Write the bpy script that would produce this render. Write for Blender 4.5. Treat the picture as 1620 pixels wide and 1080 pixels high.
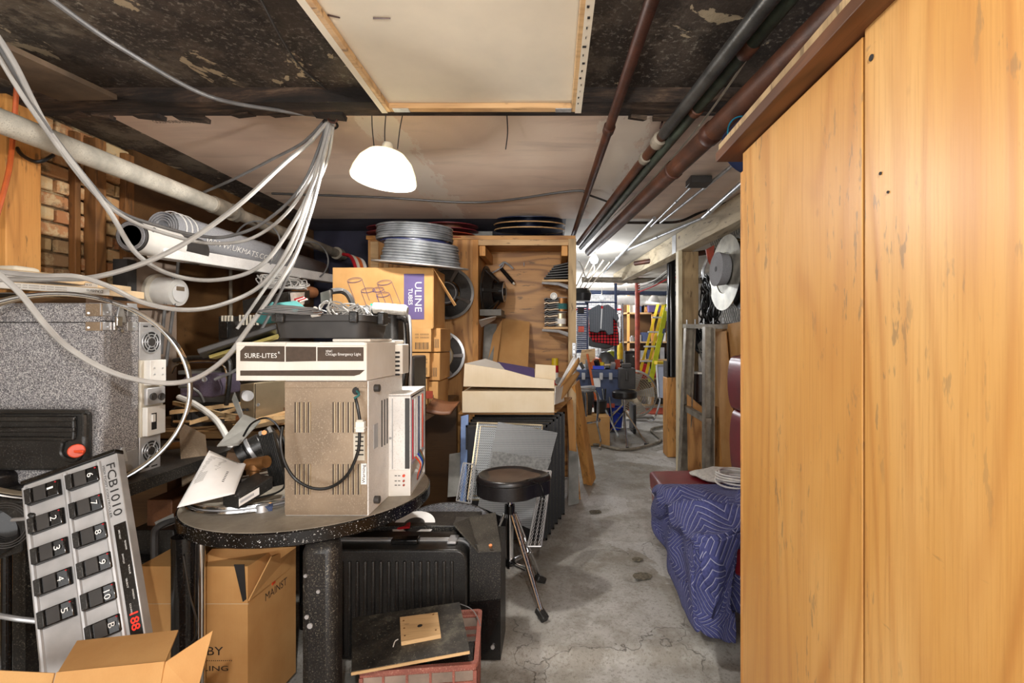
import bpy, math, random
from mathutils import Vector, Matrix, noise as mnoise
R = math.radians
C = bpy.context.scene.collection
scn = bpy.context.scene
for o in list(bpy.data.objects): bpy.data.objects.remove(o)

# ------------------------------------------------------------------ camera
F, CX, CY, H = 765.0, 875.0, 535.0, 1.4      # focal length in pixels of the 1620x1080 frame, vanishing point, eye height
cam_d = bpy.data.cameras.new('camera'); cam = bpy.data.objects.new('camera', cam_d); C.objects.link(cam)
cam.location = (0, 0, H); cam.rotation_euler = (R(90), 0, 0)
cam_d.sensor_width = 36; cam_d.lens = 36*F/1620
cam_d.shift_x = -(CX-810)/1620; cam_d.shift_y = -(540-CY)/1620
cam_d.clip_start = 0.02
scn.camera = cam
# ------------------------------------------------------------------ light
scn.view_settings.view_transform = 'Standard'; scn.view_settings.look = 'None'
scn.view_settings.exposure = 0.62; scn.view_settings.gamma = 1; scn.view_settings.use_curve_mapping = False
wd = bpy.data.worlds.new('world'); scn.world = wd; wd.use_nodes = True
wd.node_tree.nodes['Background'].inputs[0].default_value = (1.0, .98, .96, 1)
wd.node_tree.nodes['Background'].inputs[1].default_value = 2.1
def lamp(name, loc, watt, rad=.05, col=(1, .97, .93)):
    d = bpy.data.lights.new(name, 'POINT'); d.energy = watt; d.shadow_soft_size = rad; d.color = col
    o = bpy.data.objects.new(name, d); C.objects.link(o); o.location = loc; return o
lamp('light_pendant_bulb', (-.775, 2.33, 2.105), 42, .05)            # the pendant in view
lamp('light_entrance_bulb', (.15, -.55, 2.05), 84, .03)              # the bulb over the entrance, behind the camera
lamp('light_corridor_bulb', (.49, 5.9, 2.20), 18, .06, (.95, .97, 1))
lamp('light_far_bulb', (.9, 9.7, 2.1), 50, .05, (.95, .97, 1))
lamp('light_back_bulb', (-.33, 8.6, 2.05), 45, .04, (.95, .97, 1))

# ------------------------------------------------------------------ helpers
def W(px, py, Y): return Vector(((px-CX)/F*Y, Y, H+(CY-py)/F*Y))
def lin(h):
    h = h.lstrip('#'); out = []
    for i in (0, 2, 4):
        c = int(h[i:i+2], 16)/255
        out.append(c/12.92 if c <= .04045 else ((c+.055)/1.055)**2.4)
    return (*out, 1)
class N:
    def __init__(s, name):
        s.m = bpy.data.materials.new(name); s.m.use_nodes = True; s.t = s.m.node_tree
        s.b = s.t.nodes['Principled BSDF']; s.tc = s.t.nodes.new('ShaderNodeTexCoord')
    def n(s, kind, **kw):
        x = s.t.nodes.new('ShaderNode'+kind)
        for k, v in kw.items(): setattr(x, k, v)
        return x
    def lk(s, a, b): s.t.links.new(a, b)
    def map(s, scale=(1, 1, 1), rot=(0, 0, 0), src='Object', loc=(0, 0, 0), rnd=False):
        x = s.n('Mapping'); x.inputs['Scale'].default_value = scale; x.inputs['Rotation'].default_value = rot; x.inputs['Location'].default_value = loc
        out = s.tc.outputs[src]
        if rnd:
            oi = s.n('ObjectInfo'); a = s.n('VectorMath', operation='ADD'); mu = s.n('Math', operation='MULTIPLY'); mu.inputs[1].default_value = 37
            s.lk(oi.outputs['Random'], mu.inputs[0]); s.lk(out, a.inputs[0]); s.lk(mu.outputs[0], a.inputs[1]); out = a.outputs[0]
        s.lk(out, x.inputs[0]); return x.outputs[0]
    def noise(s, vec, scale=5, detail=5, rough=.55, dist=0):
        x = s.n('TexNoise'); s.lk(vec, x.inputs['Vector']); x.inputs['Scale'].default_value = scale
        x.inputs['Detail'].default_value = detail; x.inputs['Roughness'].default_value = rough; x.inputs['Distortion'].default_value = dist
        return x.outputs[0]
    def vor(s, vec, scale=5, feature='F1', out='Distance'):
        x = s.n('TexVoronoi', feature=feature); s.lk(vec, x.inputs['Vector']); x.inputs['Scale'].default_value = scale
        return x.outputs[out]
    def ramp(s, fac, stops, interp='LINEAR'):
        x = s.n('ValToRGB'); s.lk(fac, x.inputs[0]); cr = x.color_ramp; cr.interpolation = interp
        while len(cr.elements) < len(stops): cr.elements.new(.5)
        for e, (p, c) in zip(cr.elements, stops):
            e.position = p; e.color = lin(c) if isinstance(c, str) else (c, c, c, 1)
        return x.outputs[0]
    def math(s, op, a, b=None, clamp=False):
        x = s.n('Math', operation=op); x.use_clamp = clamp
        for i, v in enumerate((a, b)):
            if v is None: continue
            if isinstance(v, (int, float)): x.inputs[i].default_value = v
            else: s.lk(v, x.inputs[i])
        return x.outputs[0]
    def mix(s, fac, a, b, kind='MIX'):
        x = s.n('Mix', data_type='RGBA', blend_type=kind)
        for i, v in ((0, fac), (6, a), (7, b)):
            if isinstance(v, str): x.inputs[i].default_value = lin(v)
            elif isinstance(v, (int, float)): x.inputs[i].default_value = v
            else: s.lk(v, x.inputs[i])
        return x.outputs[2]
    def fin(s, col, rough=.6, metal=0, bump=None, bs=.3, bd=.01, spec=None):
        if isinstance(col, str): s.b.inputs['Base Color'].default_value = lin(col)
        else: s.lk(col, s.b.inputs['Base Color'])
        if isinstance(rough, (int, float)): s.b.inputs['Roughness'].default_value = rough
        else: s.lk(rough, s.b.inputs['Roughness'])
        s.b.inputs['Metallic'].default_value = metal
        if spec is not None: s.b.inputs['Specular IOR Level'].default_value = spec
        if bump is not None:
            x = s.n('Bump'); s.lk(bump, x.inputs['Height']); x.inputs['Strength'].default_value = bs; x.inputs['Distance'].default_value = bd
            s.lk(x.outputs[0], s.b.inputs['Normal'])
        return s.m
def plain(name, c, rough=.5, metal=0, var=.18, scale=9, bump=.0, dust=None):
    n = N(name); v = n.map(rnd=True); f = n.noise(v, scale, 5)
    lo = '#%02x%02x%02x' % tuple(int(int(c.lstrip('#')[i:i+2], 16)*(1-var)) for i in (0, 2, 4))
    hi = '#%02x%02x%02x' % tuple(min(255, int(int(c.lstrip('#')[i:i+2], 16)*(1+var*.6))) for i in (0, 2, 4))
    col = n.ramp(f, [(.3, lo), (.7, hi)])
    if dust:
        d = n.noise(v, 190, 3, .7); d2 = n.noise(v, 7, 3); col = n.mix(n.math('MULTIPLY', n.ramp(d, [(.55, 0.), (.68, 1.)]), n.ramp(d2, [(.35, .3), (.65, 1.)])), col, dust)
    return n.fin(col, rough, metal, n.noise(v, scale*12, 3) if bump else None, bump, .002)
def wood(name, base, dark, axis=2, rings=26, sc=2.2, streak=.5, rough=.5, knots=True, light=None):
    n = N(name); s = [sc]*3; s[axis] = sc*.2
    v = n.map(tuple(s), rnd=True); f = n.noise(v, 1, 2, .45, .25)
    w = n.math('SINE', n.math('MULTIPLY', f, rings*6.28))
    w = n.math('MULTIPLY', n.math('ADD', w, 1), .5); w = n.math('POWER', w, 3.0)
    s2 = [140]*3; s2[axis] = 5; st = n.noise(n.map(tuple(s2), rnd=True), 1, 3, .6)
    big = n.noise(n.map((1.3, 1.3, 1.3), rnd=True), 1, 3)
    col = n.mix(n.ramp(big, [(.3, 0.), (.7, 1.)]), light or base, base)
    col = n.mix(n.math('MULTIPLY', w, streak), col, dark)
    col = n.mix(n.math('MULTIPLY', n.ramp(st, [(.5, 0.), (.85, 1.)]), .55), col, dark)
    if knots:
        k = n.map(tuple(3.1 if i != axis else 1.9 for i in range(3)), rnd=True)
        kd = n.vor(k, 1.0); col = n.mix(n.ramp(kd, [(.035, .85), (.075, 0.)]), col, '#5a3418')
        s3 = [34]*3; s3[axis] = 7; sp = n.noise(n.map(tuple(s3), rnd=True), 1, 3, .6)
        col = n.mix(n.math('MULTIPLY', n.ramp(sp, [(.62, 0.), (.68, 1.)]), .6), col, '#4a3520')
    return n.fin(col, rough, 0, st, .12, .002)
MB_ALL = {}
def org(o):
    v = Vector((0, 0, 0))
    while o: v += o.location; o = o.parent
    return v
class MB:
    def __init__(s, M=None): s.v = []; s.f = []; s.M = M
    def add(s, vs, fs):
        b = len(s.v)
        for p in vs:
            p = Vector(p); s.v.append(s.M @ p if s.M else p)
        s.f += [tuple(b+i for i in f) for f in fs]; return s
    def box(s, c, d, rot=None, taper=1):
        c = Vector(c); x, y, z = d[0]/2, d[1]/2, d[2]/2; t = taper
        vs = [Vector(q) for q in ((-x, -y, -z), (x, -y, -z), (x, y, -z), (-x, y, -z), (-x*t, -y*t, z), (x*t, -y*t, z), (x*t, y*t, z), (-x*t, y*t, z))]
        if rot:
            m = Matrix.Rotation(rot[2], 3, 'Z') @ Matrix.Rotation(rot[1], 3, 'Y') @ Matrix.Rotation(rot[0], 3, 'X'); vs = [m @ q for q in vs]
        return s.add([c+q for q in vs], HEX)
    def mm(s, x0, x1, y0, y1, z0, z1): return s.box(((x0+x1)/2, (y0+y1)/2, (z0+z1)/2), (x1-x0, y1-y0, z1-z0))
    def pb(s, px0, px1, py0, py1, Y, d):
        a = W(px0, py1, Y); b = W(px1, py0, Y); return s.mm(a.x, b.x, Y, Y+d, a.z, b.z)
    def hexa(s, pts): return s.add(pts, HEX)
    def slab(s, quad, th, out=None):
        q = [Vector(p) for p in quad]; n = (q[1]-q[0]).cross(q[3]-q[0]).normalized()
        if out is not None and n.dot(Vector(out)) < 0: n = -n
        return s.add([p-n*th for p in q]+q, HEX)
    def prism(s, pts, vec):
        n = len(pts); vec = Vector(vec); p = [Vector(q) for q in pts]
        fs = [tuple(range(n)), tuple(range(2*n-1, n-1, -1))]+[(i, i+n, (i+1) % n+n, (i+1) % n) for i in range(n)]
        return s.add(p+[q+vec for q in p], fs)
    def tube(s, pts, r, n=8, closed=False, caps=True):
        P = [Vector(p) for p in pts]; m = len(P); rr = r if isinstance(r, (list, tuple)) else [r]*m
        T = []
        for i in range(m):
            a = P[(i-1) % m] if (closed or i > 0) else P[i]; b = P[(i+1) % m] if (closed or i < m-1) else P[i]
            T.append((b-a).normalized() if (b-a).length > 1e-9 else Vector((0, 0, 1)))
        u = T[0].orthogonal().normalized(); vs = []
        for i in range(m):
            u = u-T[i]*u.dot(T[i]); u = u.normalized() if u.length > 1e-6 else T[i].orthogonal().normalized()
            w = T[i].cross(u)
            for k in range(n):
                a = 2*math.pi*k/n; vs.append(P[i]+(u*math.cos(a)+w*math.sin(a))*rr[i])
        fs = []
        for i in range(m if closed else m-1):
            j = (i+1) % m
            for k in range(n): fs.append((i*n+k, i*n+(k+1) % n, j*n+(k+1) % n, j*n+k))
        if not closed and caps: fs += [tuple(range(n-1, -1, -1)), tuple(range((m-1)*n, m*n))]
        return s.add(vs, fs)
    def cyl(s, a, b, r, n=16, r2=None): return s.tube([a, b], [r, r if r2 is None else r2], n)
    def lathe(s, prof, c=(0, 0, 0), axis=(0, 0, 1), n=32, closed=False, arc=2*math.pi, start=0):
        ax = Vector(axis).normalized(); u = ax.orthogonal().normalized()
        if abs(ax.z) > .9: u = Vector((1, 0, 0)); u = (u-ax*u.dot(ax)).normalized()
        w = ax.cross(u); c = Vector(c); m = len(prof); vs = []
        full = abs(arc-2*math.pi) < 1e-6; nn = n if full else n+1
        for k in range(nn):
            a = start+arc*k/n; d = u*math.cos(a)+w*math.sin(a)
            for r, z in prof: vs.append(c+d*r+ax*z)
        fs = []
        for k in range(n):
            k2 = (k+1) % nn
            for i in range(m if closed else m-1):
                j = (i+1) % m; fs.append((k*m+i, k2*m+i, k2*m+j, k*m+j))
        if not closed:
            if prof[0][0] > 1e-6 and full: fs.append(tuple(k*m for k in range(n))[::-1])
            if prof[-1][0] > 1e-6 and full: fs.append(tuple(k*m+m-1 for k in range(n)))
        return s.add(vs, fs)
    def ring(s, c, R_, r, axis=(0, 0, 1), n=40, m=8):
        return s.lathe([(R_+r*math.cos(2*math.pi*i/m), r*math.sin(2*math.pi*i/m)) for i in range(m)], c, axis, n, closed=True)
    def band(s, c, R_, h, th, axis=(0, 0, 1), n=48):
        return s.lathe([(R_, -h/2), (R_, h/2), (R_-th, h/2), (R_-th, -h/2)], c, axis, n, closed=True)
    def grid(s, fn, nu, nv, th=0, wrap=False):
        vs = [Vector(fn(i/nu, j/nv)) for i in range(nu+1) for j in range(nv+1)]
        fs = [(i*(nv+1)+j, (i+1)*(nv+1)+j, (i+1)*(nv+1)+j+1, i*(nv+1)+j+1) for i in range(nu) for j in range(nv)]
        s.add(vs, fs); s.solid = th; return s
    def build(s, name, mat, parent=None, smooth=35, bevel=0, kind=None, label=None):
        me = bpy.data.meshes.new(name)
        if parent is None:
            lo = [min(p[i] for p in s.v) for i in range(3)]; hi = [max(p[i] for p in s.v) for i in range(3)]
            o0 = Vector(((lo[0]+hi[0])/2, (lo[1]+hi[1])/2, lo[2])); loc = o0
        else: o0 = org(parent); loc = Vector((0, 0, 0))
        me.from_pydata([p-o0 for p in s.v], [], s.f); me.update()
        import bmesh
        bm = bmesh.new(); bm.from_mesh(me); bmesh.ops.recalc_face_normals(bm, faces=bm.faces); bm.to_mesh(me); bm.free()
        if smooth:
            me.shade_smooth(); me.set_sharp_from_angle(angle=R(smooth))
        me.materials.append(mat)
        o = bpy.data.objects.new(name, me); C.objects.link(o); o.location = loc; o.parent = parent
        if getattr(s, 'solid', 0):
            m = o.modifiers.new('thick', 'SOLIDIFY'); m.thickness = s.solid; m.offset = 0
        if bevel:
            m = o.modifiers.new('edge', 'BEVEL'); m.width = bevel; m.segments = 2; m.limit_method = 'ANGLE'; m.angle_limit = R(40)
        if kind: o['kind'] = kind
        if label: o['label'] = label
        return o
HEX = [(0, 3, 2, 1), (4, 5, 6, 7), (0, 1, 5, 4), (1, 2, 6, 5), (2, 3, 7, 6), (3, 0, 4, 7)]
def tag(o, label, cat, group=None, kind=None):
    o['label'] = label; o['category'] = cat
    if group: o['group'] = group
    if kind: o['kind'] = kind
    return o
def thing(name, label, cat, loc=(0, 0, 0), group=None):
    o = bpy.data.objects.new(name, None); C.objects.link(o); o.location = loc; o.empty_display_size = .05
    return tag(o, label, cat, group)
def copy_tree(o, parent=None, **kw):
    c = o.copy(); C.objects.link(c)
    if parent is not None: c.parent = parent
    for k, v in kw.items(): c[k] = v
    for ch in list(o.children): copy_tree(ch, c)
    return c
ORD = ['first', 'second', 'third', 'fourth', 'fifth', 'sixth', 'seventh', 'eighth', 'ninth', 'tenth', 'eleventh', 'twelfth', 'thirteenth', 'fourteenth']
def struct(mb, name, mat, **kw): return mb.build(name, mat, None, kind='structure', **kw)
def sm(pts, k=6, closed=False):
    """Catmull-Rom through points"""
    P = [Vector(p) for p in pts]; out = []; n = len(P)
    rng = range(n) if closed else range(n-1)
    for i in rng:
        if closed: a, b, c, d = P[(i-1) % n], P[i], P[(i+1) % n], P[(i+2) % n]
        else: a, b, c, d = P[max(i-1, 0)], P[i], P[i+1], P[min(i+2, n-1)]
        for j in range(k):
            t = j/k; out.append(.5*((2*b)+(c-a)*t+(2*a-5*b+4*c-d)*t*t+(3*b-a-3*c+d)*t**3))
    if not closed: out.append(P[-1])
    return out
def path(pts, k=6): return sm([W(*p) for p in pts], k)
def text(s, parent, mat, o, ux, uy, w, h, name='lettering'):
    c = bpy.data.curves.new('t', 'FONT'); c.body = s; c.resolution_u = 3
    to = bpy.data.objects.new('t', c); C.objects.link(to); bpy.context.view_layer.update()
    me = bpy.data.meshes.new_from_object(to.evaluated_get(bpy.context.evaluated_depsgraph_get()))
    bpy.data.objects.remove(to); bpy.data.curves.remove(c)
    xs = [v.co.x for v in me.vertices]; ys = [v.co.y for v in me.vertices]
    x0, x1, y0, y1 = min(xs), max(xs), min(ys), max(ys); o = Vector(o); ux = Vector(ux).normalized(); uy = Vector(uy).normalized()
    off = org(parent) if parent else Vector((0, 0, 0))
    for v in me.vertices: v.co = o+ux*((v.co.x-x0)/max(x1-x0, 1e-6)*w)+uy*((v.co.y-y0)/max(y1-y0, 1e-6)*h)-off
    me.name = name; me.materials.clear(); me.materials.append(mat)
    ob = bpy.data.objects.new(name, me); C.objects.link(ob); ob.parent = parent
    return ob
X_, Y_, Z_ = Vector((1, 0, 0)), Vector((0, 1, 0)), Vector((0, 0, 1))
def tangle(mb, c, rx, ry, rz, n, r, seed, turns=2.2):
    rnd = random.Random(seed)
    for _ in range(n):
        cx, cy, cz = c[0]+rnd.uniform(-.3, .3)*rx, c[1]+rnd.uniform(-.3, .3)*ry, c[2]
        ph = rnd.uniform(0, 6.28); k = rnd.uniform(.55, 1); m = 14
        pts = [(cx+rx*k*math.cos(ph+i/m*6.28*turns)*rnd.uniform(.8, 1), cy+ry*k*math.sin(ph+i/m*6.28*turns)*rnd.uniform(.8, 1), cz+rz*(.5+.5*math.sin(i*.9+ph))*rnd.uniform(.3, 1)) for i in range(m)]
        mb.tube(sm(pts, 4), r, 5)
    return mb
# ------------------------------------------------------------------ materials
def mk_soot():
    n = N('sooty plaster ceiling'); v = n.map()
    big = n.noise(v, 1.1, 6, .6, .4); mid = n.noise(n.map(loc=(3, 5, 1)), 5, 8, .72); fine = n.noise(v, 46, 5, .75)
    col = n.ramp(big, [(.25, '#1d1612'), (.46, '#463b32'), (.6, '#6a5f51'), (.8, '#8a8070')])
    col = n.mix(n.math('MULTIPLY', n.ramp(mid, [(.46, 0.), (.54, 1.)]), .7), col, '#1f1713')
    st = n.noise(n.map((2, 60, 2)), 1, 4, .7)
    col = n.mix(n.math('MULTIPLY', n.math('MULTIPLY', n.ramp(fine, [(.54, 0.), (.62, 1.)]), n.ramp(n.noise(n.map(loc=(9, 0, 2)), 2.4, 4), [(.42, .12), (.62, 1.)])), .6), col, '#9c9486')
    fl = n.noise(n.map(loc=(7, 2, 0)), 3.1, 7, .66, .6); edge = n.ramp(fl, [(.60, 0.), (.608, 1.)])
    col = n.mix(edge, col, '#a8977c')
    return n.fin(col, .75, 0, n.noise(v, 30, 6, .7), .5, .01)
def mk_drywall():
    n = N('stained drywall ceiling'); v = n.map()
    big = n.noise(v, .9, 4, .5, .3)
    col = n.ramp(big, [(.3, '#c2a895'), (.5, '#e0c8b3'), (.7, '#efdcc8')])
    s = n.noise(n.map((.7, 3.5, 1), loc=(4, 0, 0)), 1.2, 5, .6, .5)
    col = n.mix(n.math('MULTIPLY', n.ramp(s, [(.52, 0.), (.75, 1.)]), .5), col, '#8f7c71')
    fl = n.noise(v, 26, 4, .7); col = n.mix(n.ramp(fl, [(.75, 0.), (.78, .7)]), col, '#5a493f')
    # tape joint smeared with compound, running along y, its edge ragged
    sx = n.n('SeparateXYZ'); n.lk(n.tc.outputs['Object'], sx.inputs[0])
    wob = n.math('MULTIPLY', n.math('SUBTRACT', n.noise(n.map((9, 3, 1)), 1, 6, .7), .5), .55)
    for x0, wdt in ((JX, .11), (JX+1.27, .12)):
        d = n.math('ABSOLUTE', n.math('ADD', n.math('SUBTRACT', sx.outputs[0], x0), wob))
        m = n.ramp(d, [(wdt*.85, 1.), (wdt, 0.)]); col = n.mix(n.math('MULTIPLY', m, .8), col, '#e9ddcc')
    return n.fin(col, .7, 0, n.noise(v, 40, 5, .7), .25, .004)
def mk_floor():
    n = N('worn concrete floor'); v = n.map()
    big = n.noise(v, .85, 5, .6, .5); mid = n.noise(v, 4.5, 8, .7); fine = n.noise(v, 70, 4, .8)
    col = n.ramp(big, [(.3, '#969188'), (.5, '#aeaaa3'), (.66, '#c8c5c0')])
    col = n.mix(n.math('MULTIPLY', n.ramp(mid, [(.42, 1.), (.55, 0.)]), .55), col, '#7f7666')
    p = n.noise(n.map(loc=(2, 9, 0)), 1.5, 4, .5, 1.0); col = n.mix(n.math('MULTIPLY', n.ramp(p, [(.6, 0.), (.615, 1.)]), .55), col, '#d0cfcd')
    col = n.mix(n.math('MULTIPLY', n.ramp(fine, [(.52, 0.), (.62, 1.)]), .5), col, '#6a6254')
    dv = n.n('VectorMath', operation='ADD'); nz = n.n('TexNoise'); n.lk(v, nz.inputs['Vector']); nz.inputs['Scale'].default_value = 5; nz.inputs['Detail'].default_value = 8
    sc = n.n('VectorMath', operation='SCALE'); n.lk(nz.outputs['Color'], sc.inputs[0]); sc.inputs['Scale'].default_value = .5
    n.lk(v, dv.inputs[0]); n.lk(sc.outputs[0], dv.inputs[1])
    cr = n.vor(dv.outputs[0], .9, 'DISTANCE_TO_EDGE'); crm = n.math('MULTIPLY', n.ramp(cr, [(.0008, 1.), (.0035, 0.)]), n.ramp(n.noise(n.map(loc=(1, 1, 5)), 2.2, 3), [(.42, 0.), (.56, 1.)]))
    col = n.mix(n.math('MULTIPLY', crm, .7), col, '#4c453a')
    h = n.math('SUBTRACT', n.math('ADD', n.math('MULTIPLY', mid, .8), n.math('MULTIPLY', fine, .25)), crm)
    return n.fin(col, n.ramp(big, [(.4, .75), (.7, .5)]), 0, h, .6, .012)
def mk_carpet():
    n = N('grey speckled carpet'); v = n.map(); a = n.noise(v, 330, 2, .9)
    col = n.ramp(a, [(.36, '#3a3836'), (.5, '#77757a'), (.62, '#d0cdc8')]); return n.fin(col, .95, 0, a, .5, .003)
def mk_perf(name, c, scale=150, rot=0.78, hole='#0a0a0a'):
    n = N(name); v = n.map((1, 1, 1), (0, rot, 0)); x = n.vor(v, scale); x.node.inputs['Randomness'].default_value = 0
    m = n.ramp(x, [(.34, 1.), (.42, 0.)]); col = n.mix(m, c, hole); return n.fin(col, .5, .2, m, -.4, .002)
def mk_speck():
    n = N('black laminate with white specks'); v = n.map(); a = n.noise(v, 230, 2, .6); col = n.mix(n.ramp(a, [(.66, 0.), (.69, 1.)]), '#0d0b0b', '#e8e6e2'); return n.fin(col, .22)
def mk_brick():
    n = N('old brick'); v = n.map(rnd=True); oi = n.n('ObjectInfo')
    c = n.ramp(oi.outputs['Random'], [(0, '#b3794f'), (.35, '#c99a68'), (.6, '#d8bc8c'), (1, '#9c7a58')])
    a = n.noise(v, 16, 7, .7); c = n.mix(n.ramp(a, [(.48, 0.), (.6, .75)]), c, '#d3bd93'); b = n.noise(v, 9, 5, .7)
    c = n.mix(n.ramp(b, [(.56, 0.), (.7, .9)]), c, '#3a2a1c'); return n.fin(c, .9, 0, a, .8, .01)
def mk_mortar():
    n = N('crumbling mortar'); v = n.map(); a = n.noise(v, 9, 8, .75); c = n.ramp(a, [(.35, '#241a12'), (.5, '#7d6648'), (.62, '#b59f78'), (.75, '#d6c8a6')]); return n.fin(c, .95, 0, a, .9, .02)
def mk_card(name, c, d):
    n = N(name); v = n.map(rnd=True); a = n.noise(v, 5, 4); f = n.noise(n.map((400, 400, 6), rnd=True), 1, 2)
    col = n.mix(n.ramp(a, [(.35, 0.), (.7, 1.)]), c, d); col = n.mix(n.math('MULTIPLY', f, .12), col, '#6b4a22'); return n.fin(col, .8, 0, a, .1, .003)
def mk_quilt():
    n = N('quilted navy moving blanket'); v = n.map(src='UV'); sp = n.n('SeparateXYZ'); n.lk(v, sp.inputs[0])
    u, w = sp.outputs[0], sp.outputs[1]
    tri = n.math('PINGPONG', n.math('MULTIPLY', w, 9), 1.0)
    z = n.math('FRACT', n.math('ADD', n.math('MULTIPLY', u, 26), n.math('MULTIPLY', tri, 3.2)))
    line = n.ramp(n.math('ABSOLUTE', n.math('SUBTRACT', z, .5)), [(.04, 1.), (.075, 0.)])
    puff = n.ramp(n.math('ABSOLUTE', n.math('SUBTRACT', z, .5)), [(0, 0.), (.3, 1.)])
    f = n.noise(v, 90, 3); base = n.ramp(f, [(.3, '#34386a'), (.7, '#4e5288')])
    return n.fin(n.mix(n.math('MULTIPLY', line, .75), base, '#b7b8cc'), .85, 0, puff, .55, .008)
def mk_plaid():
    n = N('red and black plaid'); v = n.map((22, 22, 22)); sp = n.n('SeparateXYZ'); n.lk(v, sp.inputs[0])
    a = n.math('GREATER_THAN', n.math('FRACT', sp.outputs[0]), .5); b = n.math('GREATER_THAN', n.math('FRACT', sp.outputs[2]), .5)
    return n.fin(n.ramp(n.math('MULTIPLY', n.math('ADD', a, b), .5), [(0, '#d8202a'), (.4, '#7a1018'), (.8, '#0c0a0c')], 'CONSTANT'), .9)
def mk_pin():
    n = N('grey pinstripe cloth'); v = n.map((70, 1, 1)); sp = n.n('SeparateXYZ'); n.lk(v, sp.inputs[0])
    return n.fin(n.ramp(n.math('FRACT', sp.outputs[0]), [(0, '#9a9da3'), (.22, '#3a3d44')], 'CONSTANT'), .85)
def mk_wallbrick(name, c1, c2, mort):
    n = N(name); v = n.map((1, 1, 1), (R(90), 0, 0)); x = n.n('TexBrick'); n.lk(v, x.inputs['Vector']); x.inputs['Scale'].default_value = 4.5
    x.inputs['Color1'].default_value = lin(c1); x.inputs['Color2'].default_value = lin(c2); x.inputs['Mortar'].default_value = lin(mort); x.inputs['Mortar Size'].default_value = .02
    return n.fin(x.outputs[0], .85, 0, x.outputs[1], -.4, .01)
def emis(name, c, s):
    n = N(name); n.b.inputs['Base Color'].default_value = lin(c); n.b.inputs['Emission Color'].default_value = lin(c); n.b.inputs['Emission Strength'].default_value = s; return n.m
JX = -.10     # tape joint, in the cream ceiling's own coordinates (set again when it is built)
def mk_panel():
    n = N('orange plywood sheet'); f = n.noise(n.map((1.9, 1.9, .26), rnd=True), 1, 1.6, .4, .15)
    w = n.math('SINE', n.math('MULTIPLY', f, 150)); w = n.math('POWER', n.math('MULTIPLY', n.math('ADD', w, 1), .5), 3.0)
    st = n.noise(n.map((170, 170, 4), rnd=True), 1, 4, .65); big = n.noise(n.map((2.5, 2.5, .7), rnd=True), 1, 4)
    mod = n.ramp(n.noise(n.map((5, 5, .8), rnd=True), 1, 3), [(.38, .12), (.62, .8)])
    col = n.ramp(big, [(.3, '#c98f49'), (.5, '#d69f57'), (.7, '#e6b672')])
    col = n.mix(n.math('MULTIPLY', n.math('MULTIPLY', w, mod), .75), col, '#b8783a')
    col = n.mix(n.math('MULTIPLY', n.ramp(st, [(.48, 0.), (.75, 1.)]), .55), col, '#bb8142')
    fk = n.noise(n.map((60, 60, 14), rnd=True), 1, 3, .6); fm = n.noise(n.map((4, 4, 2), rnd=True), 1, 2)
    col = n.mix(n.math('MULTIPLY', n.math('MULTIPLY', n.ramp(fk, [(.6, 0.), (.66, 1.)]), n.ramp(fm, [(.45, 0.), (.6, 1.)])), .55), col, '#7d6a50')
    kd = n.vor(n.map((5.2, 5.2, 3.0), rnd=True), 1.0); col = n.mix(n.ramp(kd, [(.045, .9), (.085, 0.)]), col, '#6b3d1c')
    sm_ = n.noise(n.map((3, 3, 9), rnd=True), 1, 5, .7, 1.5); col = n.mix(n.ramp(sm_, [(.68, 0.), (.74, .45)]), col, '#7a6547')
    return n.fin(col, .42, 0, n.math('ADD', st, w), .12, .002)
m_ply = mk_panel()
m_plyb = wood('cabinet plywood', '#c48a48', '#8a5624', 2, 16, 2.4, .75, .5, light='#d8a464')
m_plyx = wood('cabinet back plywood', '#b8813f', '#7f5022', 0, 16, 2.4, .75, .5, light='#cc9858')
m_dply = wood('dark brown plywood', '#5a3d22', '#33200f', 0, 6, 1.7, .5, .45, light='#6f5030')  # dark brown is the plywood's own tone
m_stud = wood('pine stud', '#cf8f48', '#9c6026', 2, 6, 5, .4, .6, light='#dba45e')
m_dstud = wood('old dark stud', '#7d5228', '#3c2410', 2, 6, 5, .5, .7, light='#946536')
m_pine = wood('pine trim', '#c9a070', '#8f6a40', 0, 6, 5, .4, .6, light='#d9b685')
m_pinez = wood('pine post', '#b3966c', '#7d6340', 2, 6, 5, .45, .6, light='#c9ad83')
m_piney = wood('beam timber', '#c6b696', '#8f7c5c', 1, 7, 4, .5, .65, light='#d9ccb0')
m_dkwood = wood('dark stained board', '#6b4228', '#3a2012', 1, 6, 5, .5, .5, light='#7d5234', knots=False)
m_soot = mk_soot(); m_floor = mk_floor(); m_carpet = mk_carpet(); m_speck = mk_speck(); m_brick = mk_brick(); m_mortar = mk_mortar()
m_card = mk_card('brown cardboard', '#d0a065', '#bf8c52'); m_card2 = mk_card('pale cardboard', '#d9bf9a', '#cdb088'); m_wcard = mk_card('white carton board', '#f0ece4', '#e2dbcf')
m_card3 = mk_card('tan cardboard', '#d3a368', '#c08f52')
m_black = plain('black plastic', '#232221', .38, 0, .3, dust='#5c5955'); m_black2 = plain('dusty black paint', '#1c1a19', .45, 0, .4, dust='#8a8374')
m_bgloss = plain('glossy black', '#141313', .15, 0, .3, dust='#3b3835'); m_dgrey = plain('dark grey plastic', '#3b3937', .5, 0, .2)
m_chrome = plain('chrome', '#d9dadc', .13, 1, .08); m_steel = plain('galvanised steel', '#c6c9cc', .35, .55, .2, 20); m_alu = plain('brushed aluminium', '#c3c4c6', .4, .65, .1)
m_cable = plain('grey cable', '#a5a29d', .45, 0, .12); m_cabled = plain('dark grey cable', '#6b6a69', .45, 0, .2); m_bcable = plain('black cable', '#141414', .4, 0, .2)
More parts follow.
